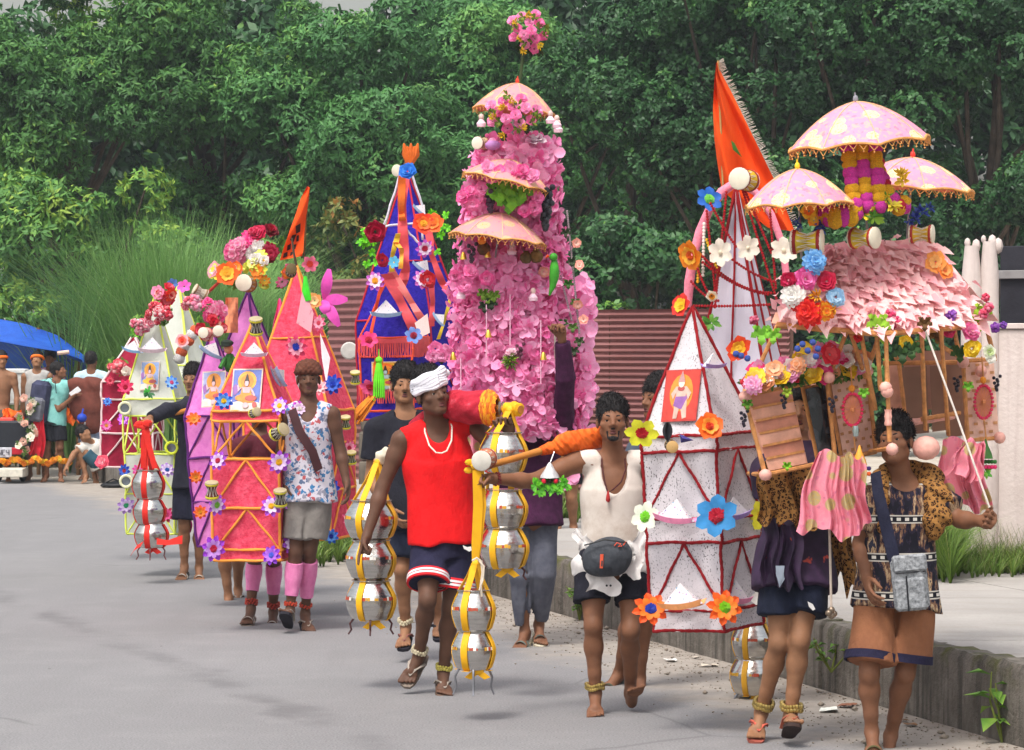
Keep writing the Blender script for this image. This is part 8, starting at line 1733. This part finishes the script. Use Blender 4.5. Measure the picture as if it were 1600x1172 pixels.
tx = t.math('FRACT', t.math('MULTIPLY', sx.outputs[0], 26.0)); blk = t.math('MULTIPLY', t.ramp(tx, [(0, (0, 0, 0)), (.35, (1, 1, 1)), (.85, (0, 0, 0))], 'CONSTANT'), t.ramp(ph, [(0, (0, 0, 0)), (.07, (1, 1, 1)), (.15, (0, 0, 0))], 'CONSTANT'))
b = t.mix(band, art, H('#17171f')); b = t.mix(ln, b, H('#b8b2aa')); b = t.mix(blk, b, H('#c9c4bc')); t.base(b); M_PATT = t.m
pG.shirt(M_PATT, .085, .028, sleeve='short', neck=.05, neckw=.085, folds=.0055, seed=17, name='t_shirt', flare=.035); pG.shorts(cloth('brown_shorts', '#7d5038', '#946244'), .86, r=.10, hemr=.118, seed=18, folds=.006, top=.0)
for c in 'ab': pG.hemband(c, .88, 1.0, cloth('navy_hem', '#1c1a30', '#2a2844'), 'hem_band', .007)
pG.sandal('a', mat('#3a352a', .8), mat('#4a4a2a', .7), 'slide'); pG.sandal('b', mat('#3a352a', .8), mat('#4a4a2a', .7), 'slide')
F = pG.field(pG.J['neck'] - .3, pG.J['neck'] + .25, .007); n_ = pG.J['neck']; pts = [n_ + pG.rt * x + pG.fw * y + pG.up * z for x, y, z in ((-.10, .10, -.22), (-.11, .10, -.08), (-.10, .03, .02), (-.04, -.07, .06), (.05, -.07, .06), (.13, .02, .03), (.16, .09, -.06), (.155, .12, -.16), (.14, .12, -.24))]
for i in range(8): F.cone(pts[i], pts[i + 1], (.03, .035, .04, .045, .05, .058, .062, .06)[i], (.035, .04, .045, .05, .058, .062, .06, .035)[i], .03)
fd = fold(21, 60, (.6, .3, 1)); F.ripple(.009, lambda X, Y, Z: fd(X, Y, Z)); pG.emit('leopard_scarf', F, M_LEO)
bag = thing('sling_bag', 'speckled grey sling bag on a dark strap at the hip of the scarf man', 'bag', P(1420, 910, D - .22)); Mr = Matrix.Rotation(R(-6), 3, 'Y') @ Matrix.Rotation(R(-12), 3, 'Z')
M_BAGG = cloth('speckled_canvas', '#55585c', '#a9acb0', 60); mb = MB(); mb.bbox(P(1422, 912, D - .24), (.082, .035, .125), .02, 0, Mr); part('pouch', mb, M_BAGG, bag); mb = MB(); mb.bbox(P(1421, 880, D - .27), (.08, .018, .04), .01, 0, Mr); part('flap_pocket', mb, M_BAGG, bag); mb = MB(); mb.bbox(P(1423, 928, D - .272), (.075, .02, .075), .01, 0, Mr); part('front_pocket', mb, M_BAGG, bag)
mb = MB(); mb.tube([P(1416, 900, D - .296), P(1420, 955, D - .296)], .004, 5); mb.tube([P(1400, 896, D - .29), P(1446, 892, D - .28)], .004, 5); part('zip', mb, mat('#1b1c22', .5), bag)
mb = MB(); ribbon(mb, [P(1368, 738, D - .12), P(1372, 770, D - .19), P(1384, 820, D - .21), P(1396, 870, D - .22), P(1402, 885, D - .23)], [.05, .055, .058, .058, .05], (1, 0, .35)); part('strap', mb, cloth('navy_strap', '#17182a', '#24263a'), bag)
# ---- left group
D = 21.35
pH = Person('man in a floral tank top, grey shorts and knitted cap beside the red frame', D, dict(head=(482, 592), neck=(482, 636), sa=(446, 650), sb=(518, 648), ea=(440, 705, .05), wa=(446, 755, -.02), eb=(532, 705, .0), wb=(541, 752, -.06), ha=(465, 772), hb=(498, 772), ka=(462, 862, -.05), aa=(453, 955, -.05), kb=(484, 858, .0), ab=(477, 958, .15)), SK4, .92, 4, 4, 0, foot=((-.05, -.85, .45), (.25, -1, -.3)))
pH.eyes(); t = NT('floral_tank'); t.set(.8, 0, .2); co = t.co('Object'); v = t.n('TexVoronoi'); v.inputs['Scale'].default_value = 30; ns = t.n('TexNoise'); ns.inputs['Scale'].default_value = 40; t.l(co, ns.inputs['Vector']); t.l(t.mix(.06, co, ns.outputs['Color'], 'ADD'), v.inputs['Vector']); pc = t.n('SeparateColor'); t.l(v.outputs['Color'], pc.inputs[0])
b = t.mix(t.ramp(v.outputs['Distance'], [(.46, (1, 1, 1)), (.52, (0, 0, 0))]), H('#c9c5d0'), t.ramp(pc.outputs[0], [(0, H('#3f78a8')), (.25, H('#b0555a')), (.45, H('#8a8a9a')), (.65, H('#c8c4cc')), (.8, H('#5a6a8a'))], 'CONSTANT')); t.base(b); pH.shirt(t.m, .05, .016, neck=.10, neckw=.07, seed=19, name='tank_top', folds=.005, flare=.025)
pH.shorts(cloth('grey_shorts', '#75706c', '#8c8782'), .80, r=.095, hemr=.108, seed=20, folds=.006); pH.sandal('a', M_SOLED, M_STRP); pH.sandal('b', M_SOLED, M_STRP)
F = Field(pH.hc - .16, pH.hc + .2, .006); I3 = A_([pH.HM[:, 0], pH.HM[:, 1], pH.HM[:, 2]]); F.ell(pH.hpt(0, -.01, .07), I3, (.09, .112, .072), 0); F.half(pH.hpt(0, 0, .03), -pH.HM[:, 2]); F.cone(pH.hpt(-.085, .0, .045), pH.hpt(-.06, .085, .05), .018, .018, .02); F.cone(pH.hpt(-.06, .085, .05), pH.hpt(.06, .085, .05), .018, .018, .02); F.cone(pH.hpt(.085, .0, .045), pH.hpt(.06, .085, .05), .018, .018, .02); F.ripple(.0035, lambda X, Y, Z: np.sin(180 * X) * np.sin(170 * Z)); pH.emit('knitted_cap', F, cloth('brown_knit', '#4a2a22', '#6a4030', 60))
mb = MB(); ribbon(mb, [P(456, 640, D - .1), P(468, 675, D - .17), P(488, 705, D - .17), P(498, 735, D - .16)], .06, (1, 0, .5)); part('cross_strap', mb, mat('#3f1d22', .7), pH.th)
M_SOCK = cloth('pink_sleeve', '#d873a8', '#e78cba', 20)
def sleeve(p, c, f0, f1, r0, r1, m=M_SOCK, nm='calf_sleeve'):
    J = p.J; K, An = J['k' + c], J['a' + c]; cd = nv(An - K); bk = nv(-p.fw - cd * (-p.fw @ cd)); A0, B0 = lerp(K, An, f0), lerp(K, An, f1); mid = lerp(A0, B0, .4) + bk * .006; mb = MB(); mb.tube([A0, lerp(A0, mid, .5) + bk * .006, mid, lerp(mid, B0, .5), B0], [r0, r0 * 1.06, r0 * 1.04, lerp(r0, r1, .6), r1], 18); part(nm, mb, m, p.th)
for c in 'ab': sleeve(pH, c, .18, .74, .058, .045); pH.ring(c, .038, 12, mat('#b8402a', .6), 'anklet', 'a', .86, .008, 2)
D = 22.0
pI = Person('walker hidden inside the red velvet frame, only pink calf sleeves and sandals showing', D, dict(head=(405, 640, .1), neck=(405, 688, .1), sa=(375, 700), sb=(435, 700), ea=(372, 750), wa=(385, 790), eb=(438, 750), wb=(430, 790), ha=(392, 800), hb=(422, 800), ka=(398, 872, -.05), aa=(392, 950, -.1), kb=(428, 872, 0), ab=(427, 955, .1)), SK4, .9, 0, 0, 0, h=.0125, far=True, foot=((-.1, -1, -.2), (.0, -1, -.3)))
pI.hair(seed=8); pI.eyes(); pI.shirt(cloth('maroon_shirt', '#4a1a26', '#5f2634'), .06, .018, sleeve='short', seed=22, name='t_shirt'); pI.shorts(cloth('dark_shorts_b', '#1d1f2a', '#2b2e3a'), .7, seed=23)
for c in 'ab': sleeve(pI, c, .12, .66, .055, .044); pI.ring(c, .038, 12, mat('#a8382a', .6), 'anklet', 'a', .84, .009, 3); pI.sandal(c, M_SOLE, M_STRP, 'slide')
D = 24.0
pJ = Person('walker hidden inside the magenta frame, bare calves and flip flops showing', D, dict(head=(352, 640, .2), neck=(352, 686, .2), sa=(328, 700, .2), sb=(380, 700, .2), ea=(326, 745, .2), wa=(335, 785, .2), eb=(384, 745, .2), wb=(378, 785, .2), ha=(346, 790), hb=(374, 790), ka=(349, 862, -.05), aa=(357, 932, .0), kb=(372, 860, .1), ab=(372, 920, .3)), SK3, .9, 0, 0, 0, h=.0125, far=True, foot=((-.1, -1, -.3), (.1, -1, -.3)))
pJ.hair(seed=9); pJ.shirt(cloth('blue_shirt_b', '#2a3448', '#3a465e'), .06, .018, sleeve='short', seed=24, name='t_shirt'); pJ.shorts(cloth('dark_shorts_c', '#221f2a', '#302c3a'), .8, seed=25)
for c in 'ab': pJ.sandal(c, M_SOLE, M_STRP)
D = 26.2
pK = Person('man in a dark long sleeved shirt resting his arm over the pole, red pots below', D, dict(head=(301, 592, .1), neck=(303, 626, .1), sa=(285, 642), sb=(330, 642, .1), ea=(262, 640, -.28), wa=(234, 654, -.5), eb=(338, 690, .1), wb=(335, 730), ha=(288, 752), hb=(314, 752), ka=(288, 822, -.05), aa=(288, 884, .0), kb=(312, 822, -.05), ab=(311, 886, .05)), SK3, .9, -15, 0, 0, hand=('hook', 'relax'), palm=((-.1, -.3, -1), None), foot=((-.1, -1, -.3), (.1, -1, -.3)))
pK.hair(.018, .012, .058, -.05, .004, seed=10); pK.eyes(); pK.shirt(cloth('charcoal_shirt', '#20202a', '#2f2f3a'), .07, .02, sleeve='long', seed=26, name='shirt'); pK.shorts(cloth('dark_shorts_d', '#1b1c2a', '#26283a'), .85, r=.092, hemr=.10, seed=27)
for c in 'ab': pK.sandal(c, mat('#4a4640', .8), mat('#b8b2a6', .7), 'slide')
Yk = yoke('short bamboo pole under the dark sleeved arm above the red strapped pots', [P(222, 660, 25.62), P(262, 648, 25.9), P(345, 630, 26.4)], .02, M_BAM)
mb = MB()
for s_ in (-1, 1): ribbon(mb, [P(228, 662, 25.58), P(228 + s_ * 3, 690, 25.56), P(233 + s_ * 9, 732, 25.55)], [.05, .05, .045], (1, .3, 0))
for i in range(6): mb.ball(P(226 + rj(12), 664 + rj(5), 25.58 + rj(.03)), .03, 6, 0, (1.3, .8, .8))
part('red_sling', mb, mat('#d8281e', .6, .12, 8, .15, 30), Yk); mb = MB(); ribbon(mb, [P(245, 846, 25.5), P(262, 848, 25.48), P(285, 843, 25.5)], [.05, .04, .07], (0, .2, 1)); ribbon(mb, [P(222, 850, 25.5), P(212, 856, 25.5), P(208, 862, 25.5)], [.05, .05, .08], (.6, .2, 1)); part('loose_end', mb, mat('#d8281e', .6, .12, 8, .15, 30), Yk)
# ================================================================== resting group far left by the blue tarp
M_TARP = cloth('blue_tarp', '#1d46a2', '#2c62c4', 3, None, .5, 40)
th = thing('tarp_shelter', 'blue tarpaulin shelter stretched low beside the tall grass', 'shelter', P(40, 742, 47))
RG = [(-90, 488, 47.6), (-20, 495, 47.5), (40, 506, 47.4), (90, 524, 47.2), (132, 556, 47.0)]; FE = [(-90, 522, 45.9), (-20, 530, 45.9), (40, 541, 46.0), (90, 549, 46.2), (128, 562, 46.5)]
def edge(L_, u): i = min(3, int(u * 4)); f = u * 4 - i; return lerp(P(*L_[i]), P(*L_[i + 1]), f)
def tp(u, v): q = lerp(edge(RG, u), edge(FE, u), v); return q - V3((0, 0, .06 * math.sin(math.pi * v) * (1 + .5 * math.sin(9 * u))))
mb = MB(); mb.grid(tp, 24, 8); mb.grid(lambda u, v: tp(u, v) - V3((0, 0, .006)), 24, 8); part('tarp', mb, M_TARP, th)
bk = lambda u, v: lerp(edge(RG, u), edge(RG, u) + V3((0, .9, -.75)), v)
mb = MB(); mb.grid(bk, 24, 6); mb.grid(lambda u, v: bk(u, v) + V3((0, .006, 0)), 24, 6); part('tarp_back', mb, M_TARP, th)
for q in ((-60, 486, 47.5), (60, 512, 47.3), (122, 552, 47)): a = P(*q); mb = MB(); mb.tube([V3((a.x, a.y, 0)), a], .03, 7); part('pole', mb, mat('#7a5a3a', .8), th)
mb = MB(); mb.tube([P(90, 552, 46.2), P(108, 550, 46.2)], .03, 8); part('rolled_end', mb, mat('#d8b8a8', .7), th)
def far_person(label, D, J, skin, top, bottom, band=None, yaw=0, pitch=0, sleeve='short', leg=.75, shirt=True, foot=(None, None), **k):
    p = Person(label, D, J, skin, .95, yaw, pitch, 0, .0135, ('relax', 'relax'), foot, far=True, **k)
    p.hair(.016, .012, .057, -.05, .004, h=.009, seed=len(label))
    if shirt: p.shirt(top, .06, .02, sleeve=sleeve, neck=.03, seed=len(label), name='t_shirt' if sleeve else 'tank_top')
    p.shorts(bottom, leg, seed=len(label) + 1)
    if band:
        mb = MB(); mb.tube([V3(p.hpt(math.sin(a) * .086, math.cos(a) * .104 - .012, .045 + .008 * math.cos(a))) for a in [i * .2618 for i in range(24)]], .021, 7, 0, False, True); part('headband', mb, band, p.th)
    return p
def st(x, y0, y1, D, w=26, dx=0, arms=None):
    """Plain standing joints between head top y0 and foot y1."""
    h = y1 - y0; g = lambda f: y0 + h * f
    J = dict(head=(x + dx, g(.075)), neck=(x + dx * .6, g(.165)), sa=(x - w * .72, g(.20)), sb=(x + w * .72, g(.20)), ha=(x - 9, g(.50)), hb=(x + 9, g(.50)), ka=(x - 10, g(.73), -.04), aa=(x - 11, g(.955)), kb=(x + 10, g(.73), -.04), ab=(x + 11, g(.955), .05))
    J.update(arms or dict(ea=(x - w * .95, g(.35)), wa=(x - w * .9, g(.48), -.1), eb=(x + w * .95, g(.35)), wb=(x + w * .9, g(.48), -.1))); return J
M_OB = cloth('orange_band', '#e8641c', '#f47a2c'); M_BLK = cloth('black_cotton', '#15161c', '#23242c')
far_person('bare chested man with an orange headband cut off by the left edge', 45.2, st(2, 548, 750, 45), SK3, M_BLK, cloth('brown_grey', '#5a5048', '#6a6058'), M_OB, yaw=20, shirt=False, leg=.9)
pT = far_person('man in a grey tank top and orange headband looking down beside the white box', 45.4, st(58, 549, 748, 45, arms=dict(ea=(36, 628), wa=(34, 668, -.1), eb=(78, 628), wb=(80, 662, -.15))), SK3, cloth('grey_tank', '#9a9896', '#b5b2ae'), cloth('dark_shorts_e', '#2a2228', '#3a3036'), M_OB, pitch=18, sleeve=None)
pU = far_person('man in a teal t-shirt and black shorts facing right with a phone', 44.9, st(84, 566, 749, 45, dx=8, arms=dict(ea=(92, 640, -.1), wa=(112, 622, -.15), eb=(98, 640, .1), wb=(116, 622, .1))), SK2, cloth('teal_tshirt', '#6fb0aa', '#8cc8c2'), M_BLK, yaw=75, pitch=16)
th = thing('phone', 'pale phone held out by the teal shirt man', 'phone', P(118, 612, 44.8)); mb = MB(); mb.bbox(P(118, 612, 44.8), (.09, .012, .04), .006, 0, Matrix.Rotation(R(-38), 3, 'Y')); part('case', mb, mat('#d8d8da', .4), th)
th = thing('backpack', 'grey and navy backpack worn by the teal shirt man', 'backpack', P(56, 630, 45)); Mr = Matrix.Rotation(R(8), 3, 'Y')
mb = MB(); mb.bbox(P(63, 628, 44.85), (.14, .15, .30), .06, 0, Mr); part('pack', mb, cloth('navy_pack', '#2f3146', '#454862', 12), th); mb = MB(); mb.bbox(P(58, 640, 44.72), (.10, .08, .17), .04, 0, Mr); part('front_pocket', mb, cloth('grey_pack', '#5c5d68', '#74757e', 12), th)
mb = MB(); ribbon(mb, [P(66, 598, 44.8), P(76, 590, 44.75), P(86, 596, 44.72), P(88, 615, 44.72)], .06, (0, 1, 0)); part('strap', mb, cloth('navy_strap_b', '#26283a', '#34364a'), th)
th = thing('flower_garland', 'drooping garland of pale flowers and leaves hanging before the grey tank top man', 'garland', P(45, 690, 44.6))
for i in range(26): flower(th, P(42 + 9 * math.sin(i * .5) + rj(6), 622 + i * 3.4, 44.6 + rj(.05)), towards(.7), sz(7.5, 44.6), ('rose', 'sprig', 'broad', 'sprig')[i % 4], *((('#f0c0b0', '#f4d8c8'), ('#5a7a3a', '#7a9a4a'), ('#f0e6d8', '#f4ead0'), ('#4a6a34', '#6a8a44'))[i % 4]))
th = thing('red_cloth', 'long red cloth hanging between the tank top man and teal shirt man', 'cloth', P(63, 650, 44.7)); cloth_drape(th, P(62, 642, 44.7), .22, .1, .62, mat('#c81e30', .8, .2, 9, .2), 'sheet', 3, .03, swing=.05)
pV = far_person('man in a pale blue t-shirt and jeans seen from behind by the grass', 45.3, st(143, 550, 746, 45), SK2, cloth('pale_blue_shirt', '#a8c4d2', '#c0d8e2'), cloth('jeans', '#8a98b4', '#a4b0c8'), yaw=160, leg=1.0)
th = thing('brown_cloth', 'big brown cloth bundled in the arms in front of the pale blue shirt man', 'cloth', P(138, 640, 44.9)); F = Field(A_(P(138, 632, 44.9)) - .5, A_(P(138, 632, 44.9)) + .5, .016)
c = A_(P(138, 630, 44.9)); F.ell(c, np.eye(3), (.27, .13, .34), 0); F.ell(c + A_([-.05, 0, .26]), np.eye(3), (.30, .12, .11), .08); F.ell(c + A_([.05, 0, -.3]), np.eye(3), (.17, .1, .14), .08); fd = fold(5, 18, (.8, .2, .5)); F.ripple(.016, lambda X, Y, Z: fd(X, Y, Z)); V, Q = F.mesh(); link('bundle', npmesh('bundle', V - A_(th.location), Q, cloth('brown_sheet', '#5a2f26', '#744036'), True), th)
far_person('man in a pale shirt squatting on the sand beside the maroon frame', 44.6, dict(head=(131, 678, -.15), neck=(140, 692, -.05), sa=(133, 697, -.1), sb=(158, 695, .1), ea=(116, 708, -.2), wa=(105, 728, -.3), eb=(150, 715, .0), wb=(130, 722, -.1), ha=(150, 722, -.1), hb=(160, 722, .1), ka=(124, 698, -.15), aa=(134, 742, -.15), kb=(138, 702, .1), ab=(148, 744, .1)), SK3, cloth('pale_shirt', '#c9c4bc', '#dcd8d0'), cloth('teal_shorts', '#2a4a5a', '#3a5c6c'), yaw=60, pitch=25, leg=.6)
far_person('person in a pink shirt sitting in the shade under the blue tarp', 46.6, dict(head=(78, 560), neck=(79, 578), sa=(66, 584), sb=(92, 584), ea=(62, 606), wa=(66, 622, -.1), eb=(95, 606), wb=(92, 622, -.1), ha=(72, 640), hb=(86, 640), ka=(70, 662, -.4), aa=(70, 700, -.4), kb=(90, 662, -.4), ab=(90, 700, -.4)), SK2, cloth('pink_shirt', '#c88aa0', '#dca4b6'), M_BLK)
th = thing('white_box', 'white box with a lid standing behind the grey tank top man', 'box', P(22, 620, 46)); mb = MB(); mb.bbox(P(20, 606, 46), (.19, .16, .24), .02); part('body', mb, mat('#c9cac6', .6), th); mb = MB(); mb.bbox(P(20, 580, 46), (.21, .18, .035), .015); part('lid', mb, mat('#dcdcd8', .6), th)
th = thing('cart', 'low black cart with a pale plate and marigold trim at the left edge', 'cart', P(20, 720, 44.9))
mb = MB(); mb.bbox(P(16, 682, 45.1), (.36, .35, .23), .03); part('body', mb, mat('#22252c', .5), th); mb = MB(); mb.bbox(P(4, 707, 44.72), (.13, .01, .07), .006); part('plate', mb, mat('#c9cad2', .5), th)
mb = MB()
for x, sg in ((-2, ((0, 4), (0, -4), (2, 0), (4, -4), (4, 4))), (4, ((4, 4), (0, 4), (0, -4), (4, -4))), (10, ((0, 4), (0, 0), (4, 0), (4, 4), (4, -4)))): mb.tube([P(x + a, 707 - b, 44.7) for a, b in sg], .006, 4)
part('plate_lettering', mb, mat('#4a4a58', .6), th, kind='stuff'); mb = MB(); mb.bbox(P(26, 705, 44.75), (.10, .03, .05), .015); part('tail_lamp', mb, mat('#b01c2e', .4), th)
for x in (-4, 34): mb = MB(); mb.lathe([(.001, -.04), (.12, -.04), (.15, -.02), (.15, .02), (.12, .04), (.001, .04)], (P(x, 735, 45).x, 45.1, .15), 18, 0, zto((1, 0, 0)).to_4x4()); part('wheel', mb, mat('#17171a', .8), th)
mb = MB(); mb.bbox(P(12, 662, 44.9), (.10, .1, .09), .02); part('red_bundle', mb, mat('#e8524a', .7), th)
th = thing('marigold_garland', 'thick marigold garland lying along the low black cart', 'garland', P(50, 720, 44.6))
for i in range(36): flower(th, P(i * 3.1, 720 + 2.5 * math.sin(i * .6) + rj(2), 44.6 + rj(.04)), towards(.9), sz(5.5, 44.6), 'pompon', *random.choice((('#e8941e', '#f0b02a'), ('#e8c02a', '#f0d44a'), ('#d8741a', '#e8942a'))))
th = thing('orange_cloth', 'orange cloth bunched between the teal shirt man and the pale blue shirt man', 'cloth', P(110, 660, 44.7)); cloth_drape(th, P(108, 638, 44.9), .3, .2, .2, M_OB, 'sheet', 4, .04, ragged=.15); th = thing('orange_cloth', 'orange cloth draped over the low black cart', 'cloth', P(20, 655, 44.8)); cloth_drape(th, P(20, 640, 44.85), .3, .26, .18, M_OB, 'sheet', 4, .04, ragged=.15)
for l, px, py, r, c in (('blue round bundle hanging beside the brown cloth', 128, 653, .07, '#1f3fa8'), ('white round bundle hanging above the squatting man', 131, 674, .055, '#dcdad4')): th = thing('round_bundle', l, 'bundle', P(px, py, 44.5)); mb = MB(); mb.ball(P(px, py, 44.5), r, 12, 0, (1, 1, .9)); part('bundle', mb, mat(c, .6), th); mb = MB(); mb.tube([P(px, py - 6, 44.5), P(px + 2, py - 14, 44.55)], .012, 5); part('tie', mb, mat(c, .7), th)
th = thing('white_slab', 'pale flat slab lying on the ground in front of the low cart', 'slab', P(20, 745, 44.5)); mb = MB(); mb.bbox(P(20, 738, 44.6), (.18, .25, .06), .01); part('block', mb, mat('#cfc9ba', .8), th)
th = thing('black_bag', 'flat black bag dropped on the road edge below the maroon frame', 'bag', G(178, 762)); F = Field(A_(G(178, 762)) - .4, A_(G(178, 762)) + .4, .015); c = A_(G(178, 762)); F.ell(c + A_([0, 0, .03]), np.eye(3), (.2, .14, .05), 0); F.ell(c + A_([.08, .05, .05]), np.eye(3), (.1, .1, .05), .04); fd = fold(15, 20, (.8, .5, .2)); F.ripple(.012, lambda X, Y, Z: fd(X, Y, Z)); V, Q = F.mesh(); link('sack', npmesh('sack', V - A_(th.location), Q, mat('#16171a', .5), True), th); mb = MB(); mb.tube([c + A_([-.1, -.05, .07]), c + A_([0, -.07, .12]), c + A_([.1, -.05, .08])], .01, 6); part('handle', mb, mat('#16171a', .5), th)
D = 26.8
p = Person('barefoot person on the footpath behind the plum sweater man, mostly hidden', D, dict(head=(878, 594), neck=(878, 626), sa=(856, 638), sb=(900, 638), ea=(852, 686), wa=(855, 730), eb=(904, 686), wb=(900, 730), ha=(868, 728), hb=(892, 728), ka=(869, 776), aa=(871, 820), kb=(893, 776), ab=(896, 822, .1)), SK3, .92, 0, 0, 0, .0135, far=True); p.hair(h=.009, seed=31); p.shirt(cloth('ochre_shirt', '#8a6a3a', '#a5824a'), .06, .02, sleeve='short', seed=31, name='t_shirt'); p.shorts(M_BLK, .6, seed=32)
# ------------------------------------------------------------------ humid air
mb = MB(); mb.box((0, 48, 9), (90, 62, 10.2)); hz = struct('haze', mb, [], False); hz['kind'] = 'stuff'
hm = bpy.data.materials.new('humid_air'); hm.use_nodes = True; hn = hm.node_tree; hn.nodes.clear(); ho = hn.nodes.new('ShaderNodeOutputMaterial'); hv = hn.nodes.new('ShaderNodeVolumePrincipled')
hv.inputs['Color'].default_value = (.86, .92, 1, 1); hv.inputs['Density'].default_value = .0006; hv.inputs['Anisotropy'].default_value = .2; hn.links.new(hv.outputs[0], ho.inputs['Volume']); hz.data.materials.append(hm)
